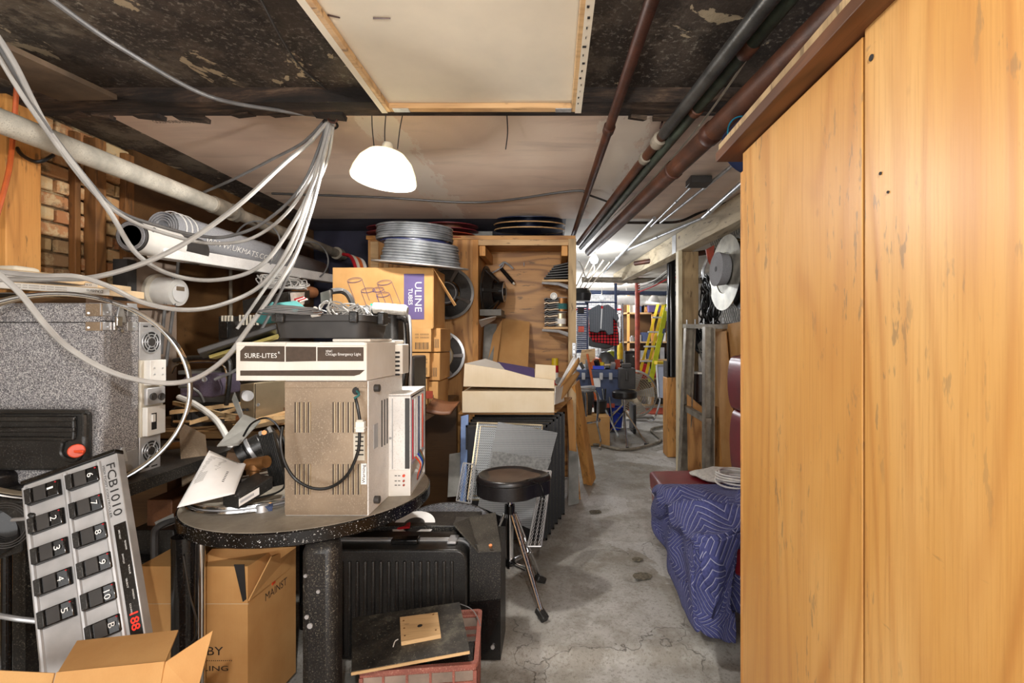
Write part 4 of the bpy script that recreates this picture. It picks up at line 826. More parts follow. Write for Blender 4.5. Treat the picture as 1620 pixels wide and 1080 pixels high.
hd = thing('headphone_headband', 'arched black headband over the ribbed case', 'headband', W(400, 700, 1.95))
MB().tube(path([(385, 690, 1.95), (398, 670, 1.95), (420, 661, 1.95), (438, 672, 1.96), (450, 700, 1.97), (452, 730, 1.98)], 8), .004, 6).build('band', m_bgloss, hd)
br = thing('folded_plate', 'dusty folded grey metal plate on the table clutter', 'plate', W(370, 700, 2.05))
MB().slab([W(343, 705, 1.9), W(377, 703, 1.9), W(412, 665, 2.15), W(386, 655, 2.18)], .004).build('plate', m_greyboard, br)
MB().slab([W(372, 620, 2.2), W(385, 655, 2.17), W(383, 668, 2.15), W(368, 632, 2.2)], .004).build('bent_lip', m_greyboard, br)
ln = thing('camera_lens', 'silver and black barrel lens lying on the table', 'lens', W(405, 715, 2.0))
ax_ = Vector((.75, .45, .45))
MB().lathe([(0, 0), (.045, 0), (.045, .03), (.04, .035), (.04, .05), (.048, .055), (.048, .09), (.044, .095), (.044, .12), (.05, .125), (.05, .15), (.04, .155), (0, .15)], W(378, 722, 1.97), ax_, 32).build('barrel', m_black, ln)
for t in (.04, .1, .135): MB().lathe([(.047, 0), (.051, .002), (.051, .014), (.047, .016)], W(378, 722, 1.97)+ax_.normalized()*t, ax_, 32, closed=True).build('silver_ring', m_alu, ln)
vl = thing('pipe_fitting', 'rusty brass pipe fitting beside the ribbed case', 'fitting', W(405, 750, 1.9))
MB().lathe([(.0, 0), (.022, 0), (.022, .02), (.017, .025), (.017, .05), (.024, .055), (.024, .075), (.0, .075)], W(400, 765, 1.9), (.1, .1, 1), 18).build('fitting_body', m_brass, vl); MB().cyl(W(392, 735, 1.92), W(422, 730, 1.9), .024, 16).build('fitting_elbow', m_brass, vl)
tag(MB().box(W(395, 725, 2.12), (.16, .12, .07), (0, .2, .4)).build('dark_box', m_dply, bevel=.004), 'dark brown block under the lens', 'block')
sd = thing('metal_cup', 'small shiny metal cap on the table by the brown casing', 'cap', W(418, 790, 1.8))
MB().lathe([(.0, 0), (.026, 0), (.022, .024), (.018, .027), (0, .027)], (-1.075, 1.79, TZ+.002), Z_, 20).build('cap_body', m_alu, sd); MB().box((-1.055, 1.79, TZ+.014), (.03, .02, .02), (.2, .1, .5)).build('cap_tab', m_dblue, sd)
tag(tangle(MB(), (-1.01, 1.86, TZ+.004), .03, .03, .03, 6, .004, 8).build('crumpled_foil', m_alu), 'crumpled silver foil beside the shiny metal cap', 'foil')
# ================================================================== workbench behind, with clutter
wb = thing('workbench', 'long wooden bench against the brown panelling', 'workbench', (-1.6, 3.2, 0))
MB().mm(-2.38, -.80, 2.5, 4.1, .88, .92).build('bench_top', wood('bench top', '#8a6a45', '#4e361d', 0, 6, 4, .5), wb, bevel=.004)
for x in (-2.3, -1.6, -.86): MB().mm(x, x+.07, 2.52, 2.59, 0, .88).build('leg', m_dstud, wb)
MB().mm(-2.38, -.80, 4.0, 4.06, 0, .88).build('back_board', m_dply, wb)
def single(mb, name, mat, label, cat, group=None, **kw): return tag(mb.build(name, mat, **kw), label, cat, group)
# stage light with ring fins
sl_ = thing('spotlight', 'purplish round spotlight with a black yoke on the bench', 'spotlight', W(320, 655, 2.55))
MB().lathe([(.0, 0), (.13, 0), (.135, .02), (.135, .06), (.12, .065), (.12, .13), (.09, .13), (0, .13)], W(318, 676, 2.75), Z_, 36).build('lamp_base', m_dgrey, sl_)
for i in range(24):
    a = i/24*6.28; c = W(318, 645, 2.75); MB().box((c.x+.115*math.cos(a), c.y+.115*math.sin(a), c.z-.03), (.035, .006, .07), (0, 0, a)).build('cooling_fin', m_dgrey, sl_)
MB().prism([W(x, y, 2.62) for x, y in ((284, 627), (284, 603), (296, 592), (343, 592), (352, 612), (350, 625), (335, 629))], (0, .16, 0)).build('lamp_head', plain('violet grey casting', '#6a5f73', .4, .3, .2, 12, .2, dust='#9a92a0'), sl_, bevel=.008)
for px, r in ((324, .014), (310, .009)): MB().lathe([(.0, 0), (r, 0), (r, .006), (r*.7, .006), (r*.7, .002), (0, .002)], W(px, 600, 2.615), -Y_, 18).build('socket', m_alu, sl_)
MB().tube(path([(276, 570, 2.7), (300, 566, 2.62), (345, 565, 2.6), (360, 568, 2.6), (364, 580, 2.6), (362, 610, 2.6), (358, 640, 2.62)], 8), .012, 8).build('yoke', m_black, sl_)
MB().tube(path([(272, 590, 2.6), (285, 575, 2.55), (342, 573, 2.55), (358, 588, 2.55), (356, 625, 2.58)], 6), .005, 6).build('yoke_wire', m_chrome, sl_)
MB().tube(path([(284, 612, 2.5), (300, 612, 2.48), (315, 622, 2.5), (322, 636, 2.52)], 6), .008, 6).build('lead', m_cabled, sl_)
rc = thing('stereo_receiver', 'champagne fronted stereo receiver with black glossy side', 'amplifier', W(415, 665, 2.5))
F1, F2, F3 = W(380, 608, 2.45), W(402, 606, 2.38), W(452, 606, 2.65)
def dn(p, h): return Vector((p.x, p.y, p.z-h))
hh = .225
MB().hexa([dn(F1, hh), dn(F2, hh), dn(F2, hh)+Vector((.1, .35, 0)), dn(F1, hh)+Vector((.0, .4, 0)), F1, F2, F2+Vector((.1, .35, 0)), F1+Vector((0, .4, 0))]).build('face_panel', m_gold, rc, bevel=.002)
MB().hexa([dn(F2, hh)+X_*.002, dn(F3, hh), dn(F3, hh)+Vector((0, .2, 0)), dn(F2, hh)+Vector((.002, .2, 0)), F2+X_*.002, F3, F3+Vector((0, .2, 0)), F2+Vector((.002, .2, 0))]).build('side_panel', m_bgloss, rc, bevel=.002)
MB().cyl(W(389, 625, 2.42), W(392, 626, 2.36), .026, 24).build('volume_knob', m_alu, rc)
for p in ((385, 648), (391, 648)): MB().cyl(W(p[0], p[1], 2.42), W(p[0], p[1], 2.4), .007, 12).build('headphone_socket', m_ink, rc)
for p in ((409, 640, 2.4), (434, 634, 2.53)): MB().cyl(W(*p), W(*p)-Y_*.006, .008, 12).build('screw', m_alu, rc)
rn = random.Random(9)
lbs = ['pale split stick on the bench front', 'longer pale lath crossing the bench clutter', 'short thick pale stick by the receiver', 'reddish board edge under the receiver', 'thin pale lath behind the paper', 'wide pale board under the folded plate', 'narrow lath pointing at the brown casing']
for i, (a, b, w, mt_) in enumerate(((W(270, 655, 2.56), W(395, 640, 2.7), .035, m_pine), (W(300, 672, 2.5), W(455, 625, 2.75), .02, m_pine), (W(390, 650, 2.55), W(455, 640, 2.6), .05, m_pine), (W(395, 672, 2.45), W(456, 645, 2.6), .06, m_dkwood), (W(275, 640, 2.6), W(380, 670, 2.5), .015, m_pinez), (W(395, 705, 2.3), W(460, 655, 2.5), .045, m_pine), (W(410, 690, 2.35), W(458, 672, 2.45), .02, m_pine))):
    a.z = max(a.z, .935+.01*i); b.z = max(b.z, .935+.01*i); d = (b-a); m = MB(); s_ = d.cross(Z_).normalized()*w/2
    m.hexa([a-s_, a+s_, b+s_, b-s_, a-s_+Z_*.02, a+s_+Z_*.02, b+s_+Z_*.02, b-s_+Z_*.02]); single(m, 'wood_stick', mt_, lbs[i], 'stick')
single(MB().tube(path([(262, 706, 2.2), (300, 703, 2.2), (318, 708, 2.2), (322, 716, 2.2), (312, 724, 2.2)], 6), .016, 10), 'copper_pipe', m_brass, 'bent copper pipe end beside the chrome hoop', 'pipe')
single(MB().tube(path([(376, 662, 2.5), (412, 656, 2.5)]), .018, 10), 'copper_tube', m_copper, 'short straight copper tube by the receiver knob', 'pipe')
single(MB().slab([W(283, 668, 2.2), W(325, 690, 2.2), W(330, 745, 2.1), W(288, 770, 2.0)], .01), 'bent_sheet', m_brownmetal, 'dark bent panel behind the paper sheet', 'panel')
tw = MB()
for i in range(26):
    a = Vector((rn.uniform(-2.0, -1.25), rn.uniform(2.52, 2.8), .93+rn.uniform(0, .06))); an = rn.uniform(-.5, .9); L = rn.uniform(.1, .3); tw.tube([a, a+Vector((L*math.cos(an), L*math.sin(an)*.4, rn.uniform(-.02, .03)))], rn.uniform(.003, .008), 5)
tw.build('twigs_and_offcuts', m_pine, kind='stuff'); tag(bpy.data.objects['twigs_and_offcuts'], 'litter of thin pale offcuts along the bench front', 'offcuts')
single(MB().tube(path([(283, 628, 2.45), (310, 640, 2.4), (345, 668, 2.35), (368, 712, 2.3)], 8), .014, 8), 'curved_strap', m_white2, 'curved pale strap sweeping across the bench clutter', 'strap')
single(MB().band(W(330, 800, 2.45), .1, .02, .004, Z_, 36), 'tape_ring', m_steel, 'small steel ring under the table edge', 'ring') if False else None
# amplifier box, circuit rack, cups, behind
ab = thing('amplifier_box', 'black metal box with a nest of thin wires on top', 'amplifier', W(450, 500, 3.0))
MB().hexa([W(385, 497, 2.9), W(459, 488, 2.8), W(490, 480, 3.1), W(420, 492, 3.2), W(383, 475, 2.9), W(457, 461, 2.8), W(490, 459, 3.1), W(420, 466, 3.2)]).build('box_body', m_black, ab, bevel=.004)
MB().hexa([W(461, 487, 2.78), W(480, 482, 2.9), W(482, 480, 3.0), W(465, 484, 2.9), W(459, 463, 2.78), W(480, 462, 2.9), W(482, 462, 3.0), W(465, 462, 2.9)]).build('socket_panel', m_steel, ab)
for i in range(4): MB().cyl(W(466+i*3, 474+i, 2.74), W(480+i*2, 470+i, 2.74), .006, 8).build('plug', (m_redc, m_white2)[i % 2], ab)
tangle(MB(), W(445, 458, 2.95), .16, .08, .1, 14, .0035, 21).build('wire_nest', m_cable, ab)
cs = thing('card_rack', 'black rack of circuit cards beside the brown panelling', 'rack', W(380, 520, 2.7))
MB().pb(346, 420, 500, 560, 2.75, .25).build('rack_body', m_black, cs)
for i in range(4): MB().pb(350+i*5, 352+i*5, 499, 508, 2.74, .01).build('rack_tooth', m_beige, cs)
for i in range(6): MB().pb(378+i*5.5, 380+i*5.5, 498, 514, 2.74, .01).build('rack_tooth', m_beige, cs)
MB().pb(347, 360, 509, 535, 2.735, .01).build('side_plate', m_bgloss, cs, bevel=.002); MB().pb(372, 378, 508, 514, 2.735, .01).build('chip', m_dgrey, cs)
single(MB().pb(350, 420, 560, 600, 2.85, .3), 'vented_box', m_black, 'black box under the circuit card rack', 'box')
single(MB().pb(282, 362, 586, 592, 2.95, .25), 'grey_board', m_greyboard, 'grey flat panel behind the spotlight', 'panel')
single(MB().pb(300, 385, 592, 665, 3.1, .25), 'storage_box', m_greyboard, 'grey box standing behind the spotlight', 'box')
single(MB().pb(385, 600, 560, 640, 3.3, .3), 'storage_box', m_black, 'black box in the shadow behind the brown casing', 'box')
# hard case standing right
bc = thing('hard_case', 'upright black hard case with rounded corner behind the brown casing', 'case', W(640, 600, 2.65))
MB().hexa([(-1.1, 2.62, .92), (-.835, 2.60, .92), (-.825, 2.8, .92), (-1.1, 2.8, .92), (-1.1, 2.62, 1.555), (-.845, 2.60, 1.555), (-.83, 2.8, 1.555), (-1.1, 2.8, 1.555)]).build('case_shell', m_black, bc, bevel=.03)
MB().tube(path([(628, 503, 2.58), (640, 506, 2.58), (644, 520, 2.58), (645, 575, 2.58), (640, 620, 2.58)], 6), .012, 8).build('case_ridge', m_bgloss, bc)
for x in (-.80, -.775): MB().tube(sm([(x, 2.62, 1.0), (x, 2.62, 1.45), (x-.02, 2.62, 1.53), (x-.07, 2.62, 1.56)]), .01, 8).build('case_edge', m_silver, bc)
MB().mm(-.83, -.76, 2.64, 2.9, .93, 1.30).build('case_flank', m_dgrey, bc, bevel=.01)
single(MB().tube(path([(590, 487, 2.6), (610, 488, 2.6), (645, 491, 2.6)]), [.012]+[.03]*11+[.02], 12), 'paint_roller_sleeve', m_fuzz, 'fluffy cream roller sleeve on top of the hard case', 'roller sleeve')
single(MB().pb(560, 612, 483, 500, 2.75, .2), 'grey_project_box', m_silver, 'grey metal box behind the tray latch', 'box', bevel=.004)
single(MB().pb(586, 608, 480, 483, 2.7, .08), 'green_strip', plain('bright green', '#35b58a', .5), 'bright green strip on the grey metal box', 'strip')
gb = thing('handle_bracket', 'grey open bracket beside the heap of cables', 'bracket', W(520, 475, 2.3))
MB().slab([W(510, 463, 2.3), W(524, 459, 2.25), W(525, 476, 2.25), W(511, 480, 2.3)], .01).build('bracket_plate', m_greyboard, gb); MB().tube(path([(524, 461, 2.25), (540, 460, 2.3), (552, 468, 2.3), (560, 488, 2.3)]), .014, 8).build('bracket_arm', m_dgrey, gb)
# horn tweeters in the dark
for i, (px, py, lb) in enumerate(((484, 456, 'brass ringed cup in the dark above the wire nest'), (498, 463, 'dark cup behind the brass ringed cup'))):
    single(MB().lathe([(.0, .01), (.012, .012), (.014, 0), (.03, 0), (.034, .004), (.04, .05), (.03, .1), (0, .1)], W(px, py, 3.2), (-.3, -1, 0), 24), 'brass_cup', (m_brass, m_dkwood)[i], lb, 'cup')
# ================================================================== far left: grey road case with power units
rcz = thing('road_case', 'grey carpeted road case with steel corners and latches', 'case', (-1.7, 1.75, .885))
CXs = -1.59
def S(px, py, X=CXs):
    """a point on a plane that faces the aisle, X metres to the side"""
    Y = X*F/(px-CX); return Vector((X, Y, H+(CY-py)/F*Y))
def sb(px0, px1, py0, py1, X, d):
    m = (px0+px1)/2; a = S(px0, py1, X); b = S(px1, py0, X); Ym = S(m, 0, X).y
    z0, z1 = H+(CY-py1)/F*Ym, H+(CY-py0)/F*Ym; return MB().mm(X-d, X, a.y, b.y, z0, z1)
MB().mm(-2.1, CXs, 1.7, 1.862, .885, 1.525).build('case_body', m_carpet, rcz, bevel=.012)
MB().pb(-60, 160, 509, 510.5, 1.698, .003).build('lid_seam', m_ink, rcz); sb(160, 218, 508, 509.5, CXs+.001, .003).build('lid_seam', m_ink, rcz)
for (q0, q1) in ((480, 500), (509, 523)):
    MB().pb(135, 160.5, q0, q1, 1.697, .005).build('corner_plate', m_brownmetal, rcz, bevel=.001, label='shaded steel corner plate'); MB().cyl(W(140, q1-5, 1.697), W(140, q1-5, 1.692), .004, 10).build('rivet', m_steel, rcz)  # browner metal than the side plates: the front's shade put into the colour
    for p0, p1 in ((159.5, 177), (202, 217)):
        sb(p0, p1, q0, q1-(1 if p0 < 170 else 0), CXs+.003, .004).build('corner_plate', m_alu, rcz, bevel=.001); c = S((p0+p1)/2+3, q1-6, CXs+.003); MB().cyl(c, c+X_*.004, .004, 10).build('rivet', m_steel, rcz)
sb(197, 219, 712, 744, CXs+.003, .004).build('corner_plate', m_alu, rcz, bevel=.001)
def latch(cx, cy, s, flip=1):
    l = MB().prism([S(cx+x*s, cy+y*s*flip, CXs+.004) for x, y in ((-6, -12), (-3, -24), (3, -24), (6, -12), (9, 2), (-9, 2))], (.005, 0, 0)).build('latch_plate', m_steel, rcz, bevel=.001)
    sb(cx-4, cx+4, cy-8*s, cy+8*s, CXs+.015, .008).build('latch_loop', m_chrome, l, bevel=.002); sb(cx-8, cx-5.5, cy-8*s, cy+14*s, CXs+.012, .006).build('latch_bar', m_chrome, l)
    c = S(cx, cy+16*s*flip, CXs+.004); MB().cyl(c, c+X_*.008, .006, 12).build('latch_stud', m_chrome, l)
latch(190, 508, .95); latch(193, 728, .85)
def unit(name, label, px0, px1, py0, py1, X=CXs+.0, mt_=m_dgrey):
    t = thing(name, label, 'power unit', S((px0+px1)/2, py1, X-.03)); sb(px0, px1, py0, py1, X, .09).build('unit_body', mt_, t, bevel=.002); return t
def fan(t, cx, cy, r, X):
    c = S(cx, cy, X)
    for k in (1, .72, .45): MB().ring(c+X_*.003, r*k, .0026, X_, 32, 6).build('fan_ring', m_alu, t)
    MB().cyl(c+X_*.001, c+X_*.006, r*.38, 20).build('fan_hub', m_dgrey, t); MB().cyl(c, c+X_*.0012, r*1.02, 28).build('fan_opening', m_ink, t)
    for k in range(6): a_ = k*math.pi/3; u = Vector((0, math.cos(a_), math.sin(a_))); MB().cyl(c+X_*.004+u*r*.35, c+X_*.004+u*r, .0024, 6).build('fan_spoke', m_alu, t)
t = unit('fan_power_supply', 'upper fan unit beside the grey road case', 221, 255, 510, 569, mt_=m_silver); fan(t, 238.5, 541, .042, CXs)
for a_, b_ in ((227, 234), (240, 248)): sb(a_, b_, 515, 517, CXs+.001, .002).build('slot', m_ink, t)
t = unit('fan_power_supply', 'lower fan unit beside the grey road case', 221, 254, 687, 747, mt_=m_silver); fan(t, 238, 713, .042, CXs)
for (p0, p1, q0, q1) in ((227, 236, 738, 740), (240, 249, 735, 737)): sb(p0, p1, q0, q1, CXs+.001, .002).build('slot', m_ink, t)
t = unit('socket_power_supply', 'cream power unit with round sockets and a rocker switch', 223, 258, 569, 688, X=CXs+.005, mt_=m_beige)
sb(238, 263, 569, 608, CXs+.03, .03).build('raised_block', m_white2, t, bevel=.002); sb(233, 262, 612, 639, CXs+.02, .015).build('socket_plate', m_silver, t, bevel=.004)
for px in (241, 254): MB().lathe([(0, 0), (.013, 0), (.015, .006), (.014, .008), (.0, .004)], S(px, 627, CXs+.02), X_, 20).build('round_socket', m_dgrey, t)
sb(233, 262, 642, 687, CXs+.025, .02).build('switch_block', m_white2, t, bevel=.002); sb(240, 248, 653, 679, CXs+.026, .002).build('switch_frame', m_ink, t); sb(241.5, 246.5, 655, 667, CXs+.031, .005).build('rocker_switch', m_white2, t, bevel=.001)
for p in ((244, 582), (244, 592), (257, 582), (257, 592)): c = S(p[0], p[1], CXs+.03); MB().cyl(c, c+X_*.003, .003, 8).build('screw', m_silver, t)
# chrome bass drum hoop around the case
bh = thing('bass_drum_hoop', 'large chrome hoop standing around the grey road case', 'hoop', (-1.72, 1.70, .84))
hc = Vector((-1.715, 1.70, 1.203)); hax = Vector((.55, -.835, 0)).normalized()
MB().band(hc, .352, .05, .004, hax, 96).build('hoop_band', m_chrome, bh)
for t_ in (-.027, .027): MB().ring(hc+hax*t_, .354, .006, hax, 96, 8).build('hoop_bead', m_chrome, bh)
MB().band(hc, .347, .044, .002, hax, 96).build('hoop_lining', plain('aged cream lining', '#b8a88e', .5, 0, .2), bh)
# black moulded case in front of it
mcz = thing('moulded_case', 'black moulded plastic case with an orange knob', 'case', W(60, 745, 1.66))
MB().pb(-60, 135, 651, 745, 1.665, .03).build('case_shell', m_black, mcz, bevel=.012)
for py in (659, 676): MB().pb(-60, 117, py, py+8, 1.653, .014).build('moulded_rib', m_black, mcz, bevel=.004)
MB().tube(path([(-60, 694, 1.66), (90, 694, 1.66), (98, 700, 1.66), (96, 715, 1.66), (103, 725, 1.66), (118, 728, 1.66), (128, 720, 1.66)], 6), .007, 8).build('raised_outline', m_black, mcz)
MB().tube(path([(-60, 651, 1.66), (120, 651, 1.66), (133, 656, 1.66), (134, 690, 1.66)], 6), .008, 8).build('raised_outline', m_black, mcz); MB().tube(path([(117, 660, 1.66), (117, 690, 1.66), (112, 694, 1.66), (90, 694, 1.66)], 6), .006, 8).build('raised_outline', m_black, mcz)
kb = MB().cyl(W(121, 713, 1.66), W(121, 713, 1.648), .023, 24).build('turn_knob', m_orangep, mcz, bevel=.003); MB().box(W(121, 714, 1.646), (.05, .006, .009)).build('knob_grip', m_orangep, kb, bevel=.002)
# flat string boxes on the case
def flatbox(px0, px1, py0, py1, Y, tilt, label, brand=None, mt_=m_card2, bx=None):
    t = thing('string_carton', label, 'carton', W((px0+px1)/2, py1, Y)); p = [W(px0, py1-tilt, Y), W(px1, py1, Y), W(px1, py0, Y), W(px0, py0-tilt, Y)]
    MB().prism(p, (0, .16, 0)).build('carton_body', mt_, t, bevel=.002)
    wh = [W(px0, py1-tilt-1, Y-.001), W(px1-1, py1-1, Y-.001), W(px1-1, py0+1.5, Y-.001), W(px0, py0-tilt+1.5, Y-.001)]; MB().prism(wh, (0, .001, 0)).build('white_label', m_wcard, t)
    u = (p[1]-p[0]).normalized(); hgt = (py1-py0)/F*Y
    for k in range(2): text('IIIIIII IIII IIIIIIIII IIII IIIIII IIIIIIIIII', t, plain('brown ink', '#8a7a66', .8), p[0].lerp(p[1], .35)+Z_*hgt*(.28+.3*k)-Y_*.002, u, Z_, (p[1]-p[0]).length*.36, hgt*.14)
    if brand:
        o = text(brand, t, m_ink, p[0].lerp(p[1], .955)+Z_*hgt*.68-Y_*.002, -u, -Z_, (p[1]-p[0]).length*.11, hgt*.38)
flatbox(-60, 174, 456, 468, 1.9, 16, 'flat white carton with upside down maker name, lowest of the stack', 'D\'Addario')
flatbox(-60, 155, 447, 455.5, 2.03, 12, 'flat white carton second from below, mostly hidden by cables', 'D\'Addario')
flatbox(-60, 92, 433, 446, 1.92, 14, 'flat cream carton on top of the stack, close under the stud', None)
single(MB().tube(path([(-60, 475, 1.88), (0, 470, 1.86), (40, 472, 1.85), (75, 482, 1.85)]), .018, 8), 'rolled_cable', m_bcable, 'black thick cable lying under the flat cartons', 'cable')
single(MB().mm(-2.3, -1.72, 1.78, 2.2, 1.527, 1.55), 'padding_board', m_dply, 'thin brown board between the road case and the flat cartons', 'board')
single(MB().pb(-40, 25, 419, 431, 1.95, .1), 'cream_pouch', m_cream, 'rounded cream pouch on top of the flat cartons', 'pouch', bevel=.02)
# support for the case: dark shelf with dark boxes
ss = thing('black_shelf', 'black low shelf carrying the grey road case', 'shelf', (-1.9, 1.95, 0))
MB().mm(-2.45, -1.50, 1.66, 2.45, .84, .883).build('shelf_board', m_black2, ss); MB().mm(-2.45, -1.9, 2.38, 2.44, 0, .86).build('back_panel', m_dply, ss)
for x, y in ((-1.9, 1.7), (-1.42, 2.1), (-2.4, 1.7)): MB().mm(x, x+.045, y, y+.045, 0, .86).build('leg', m_black2, ss)
single(MB().pb(232, 272, 790, 838, 2.25, .3), 'power_strip_box', m_dkwood, 'dark brown box under the chrome hoop', 'box', bevel=.004)
single(MB().pb(205, 275, 838, 885, 2.2, .4), 'dark_storage_box', m_black, 'black box on the lower level behind the foot controller', 'box', bevel=.004)
single(MB().mm(-2.2, -1.45, 2.12, 2.5, .0, .42), 'floor_crate', m_black2, 'large black crate on the floor at the left wall', 'crate', bevel=.006)
hndl = thing('folded_bracket', 'grey folded metal bracket behind the round glossy table leg', 'bracket', W(255, 850, 2.0))
MB().tube(path([(245, 892, 2.0), (245, 845, 2.0), (252, 832, 2.0), (276, 822, 2.05)], 6), .014, 8).build('bracket_tube', m_dgrey, hndl); MB().slab([W(244, 826, 2.0), W(274, 812, 2.05), W(276, 828, 2.05), W(250, 838, 2.0)], .01).build('bracket_plate', m_greyboard, hndl)
# fan-like black disc with wing nut, far left
bd = thing('black_disc_clamp', 'black slotted disc with a wing nut at the left edge', 'clamp', W(15, 860, 1.5))
MB().lathe([(.0, 0), (.075, 0), (.08, .01), (.08, .05), (.06, .06), (0, .06)], W(5, 832, 1.56), (.2, -1, 0), 36).build('disc_body', m_bgloss, bd, bevel=.003)
for k in (.07, .063, .056): MB().ring(W(7, 831, 1.495), k, .0018, (.2, -1, 0), 36, 5).build('disc_groove', m_dgrey, bd)
MB().cyl(W(20, 822, 1.49), W(44, 820, 1.48), .006, 10).build('threaded_stud', m_alu, bd); wn = MB().box(W(50, 822, 1.48), (.028, .022, .045), (0, .15, .2)).build('wing_nut', m_black, bd, bevel=.008)
single(MB().slab([W(-40, 790, 1.52), W(48, 790, 1.52), W(40, 870, 1.56), W(-40, 895, 1.56)], .012), 'black_housing', m_black, 'black housing plate under the slotted disc', 'plate', bevel=.004)
single(MB().lathe([(0, 0), (.09, .0), (.1, .02), (.1, .12), (.08, .14), (0, .14)], W(-5, 800, 1.72), Z_, 28), 'black_drum_shell', m_bvinyl, 'rounded black cushion below the moulded case', 'cushion', bevel=.004)
for i, (px, lb) in enumerate(((10, 'black upright steel tube at the left edge'), (82, 'second dark upright tube behind the foot controller'))): single(MB().cyl(W(px, 870, 1.65), W(px, 1190, 1.65), .014, 14), 'stand_tube', m_bgloss, lb, 'tube')
single(MB().tube(path([(-20, 970, 1.5), (25, 978, 1.5), (60, 982, 1.52)]), .008, 8), 'steel_rod', m_alu, 'thin shiny rod low at the left edge', 'rod')
# ================================================================== foot controller
fc = thing('foot_controller', 'silver foot controller with ten numbered black pedals', 'foot controller', W(140, 1000, 1.42))
TL, TRt, BL = W(36, 768, 1.50), W(184, 716, 1.56), W(103, 1060, 1.36)
ux = (TRt-TL); wd_ = ux.length; ux = ux.normalized(); uy = (BL-TL); uy = (uy-ux*uy.dot(ux)); ht_ = uy.length; uy.normalize(); un = ux.cross(uy)
if un.y > 0: un = -un
Mf = Matrix((( *ux, 0), ( *uy, 0), ( *un, 0), (0, 0, 0, 1))).transposed(); Mf.translation = TL
def fb(u0, u1, v0, v1, n0, n1): # fractions of width / height, metres above the plate
    return MB(Mf).mm(u0*wd_, u1*wd_, v0*ht_, v1*ht_, n0, n1)
fb(0, 1, 0, 1.12, -.035, 0).build('housing', m_silver, fc, bevel=.003); fb(-.01, 1.0, -.025, .0, -.036, .006).build('top_bar', m_bgloss, fc, bevel=.003)
for u in (.02, .44, .80): MB(Mf).tube([(u*wd_, .01, .001), (u*wd_, 1.1*ht_, .001)], .007, 8).build('ridge', m_silver, fc)
fb(.86, .985, .395, 1.1, 0, .002).build('display_strip', m_bgloss, fc)
lab = [['1', '2', '3', '4', '5', ''], ['6', '7', '8', '9', '10', 'B']]
for c_ in range(2):
    for r_ in range(6):
        if c_ == 0 and r_ == 5: continue
        u0 = (.055, .475)[c_]; u1 = u0+.34; v0 = .035+r_*.161; v1 = v0+.095
        p = MB(Mf).hexa([Mf.inverted() @ (Mf @ Vector(q)) for q in ((u0*wd_, v0*ht_, 0), (u1*wd_, v0*ht_, 0), (u1*wd_, v1*ht_, 0), (u0*wd_, v1*ht_, 0), (u0*wd_+.004, v0*ht_+.003, .022), (u1*wd_-.004, v0*ht_+.003, .012), (u1*wd_-.004, v1*ht_-.003, .012), (u0*wd_+.004, v1*ht_-.003, .022))]).build('pedal', m_bgloss, fc, bevel=.003)
        MB(Mf).mm((u0+.02)*wd_, (u0+.085)*wd_, v0*ht_+.004, v1*ht_-.004, .02, .027).build('pedal_lip', m_black, p, bevel=.002)
        MB(Mf).mm((u0+.10)*wd_, (u0+.22)*wd_, v0*ht_+.005, v1*ht_-.005, .017, .0215).build('pedal_pad', m_dgrey, p, bevel=.001)
        MB(Mf).cyl(((u1-.03)*wd_, (v0+.015)*ht_, .012), ((u1-.03)*wd_, (v0+.015)*ht_, .0145), .0022, 8).build('pedal_led', m_redc, p)
        L = lab[c_][r_]; 
        o_ = Mf @ Vector(((u1-.02)*wd_, (v0+.085)*ht_ if L != '10' else (v0+.09)*ht_, .0145)); tw_ = (.013 if len(L) == 1 else .024) if L != '1' else .006
        # the numerals read from the right-hand side: text runs up the plate
        text(L, p, m_whink, Mf @ Vector(((u1-.115)*wd_, (v0+.03)*ht_, .0165)), uy, -ux, tw_, .018) if False else text(L, p, m_whink, Mf @ Vector(((u1-.115)*wd_, (v0+.035)*ht_, .0165)), uy, ux, tw_, .017)
text('FCB1010', fc, m_ink, Mf @ Vector((.875*wd_, .05*ht_, .0015)), uy, ux, .30*ht_, .024)
text('MIDI FOOT CONTROLLER', fc, m_ink, Mf @ Vector((.835*wd_, .05*ht_, .0015)), uy, ux, .30*ht_, .006)
for k in range(7): text(('DIRECT SELECT', 'MIDI FUNCTION', 'SWITCH', 'VALUE', 'SELECT', 'EXPRESSION', 'CONFIG')[k], fc, m_whink, Mf @ Vector(((.945 if k % 2 else .90)*wd_, (.43+k*.065)*ht_, .0025)), uy, ux, .05*ht_, .004)
text('188', fc, m_led, Mf @ Vector((.885*wd_, .87*ht_, .0025)), uy, ux, .085*ht_, .022)
# ================================================================== cartons on the floor at the left
ct = thing('front_carton', 'open cardboard carton with raised flaps at the bottom left corner', 'carton', (-1.05, 1.1, 0))
z_ = W(0, 1090, 1.12).z
MB().mm(-1.36, -.90, 1.0, 1.25, .0, .40).build('carton_body', m_card, ct)
MB().slab([W(92, 1062, 1.15), W(262, 1045, 1.15), W(282, 996, 1.28), W(122, 1013, 1.28)], .004).build('flap', m_card, ct)
MB().slab([W(92, 1062, 1.148), W(262, 1045, 1.148), W(250, 1120, 1.12), W(70, 1140, 1.12)], .004).build('flap', m_card, ct)
MB().slab([W(262, 1046, 1.15), W(336, 997, 1.22), W(310, 1100, 1.15), W(245, 1120, 1.12)], .004).build('flap', m_card, ct)
MB().slab([W(-30, 1058, 1.16), W(88, 1064, 1.16), W(70, 1140, 1.12), W(-30, 1140, 1.12)], .004).build('flap', m_card, ct)
MB().slab([W(-30, 1058, 1.17), W(88, 1064, 1.17), W(80, 1072, 1.3), W(-30, 1070, 1.3)], .004).build('flap', m_card, ct)
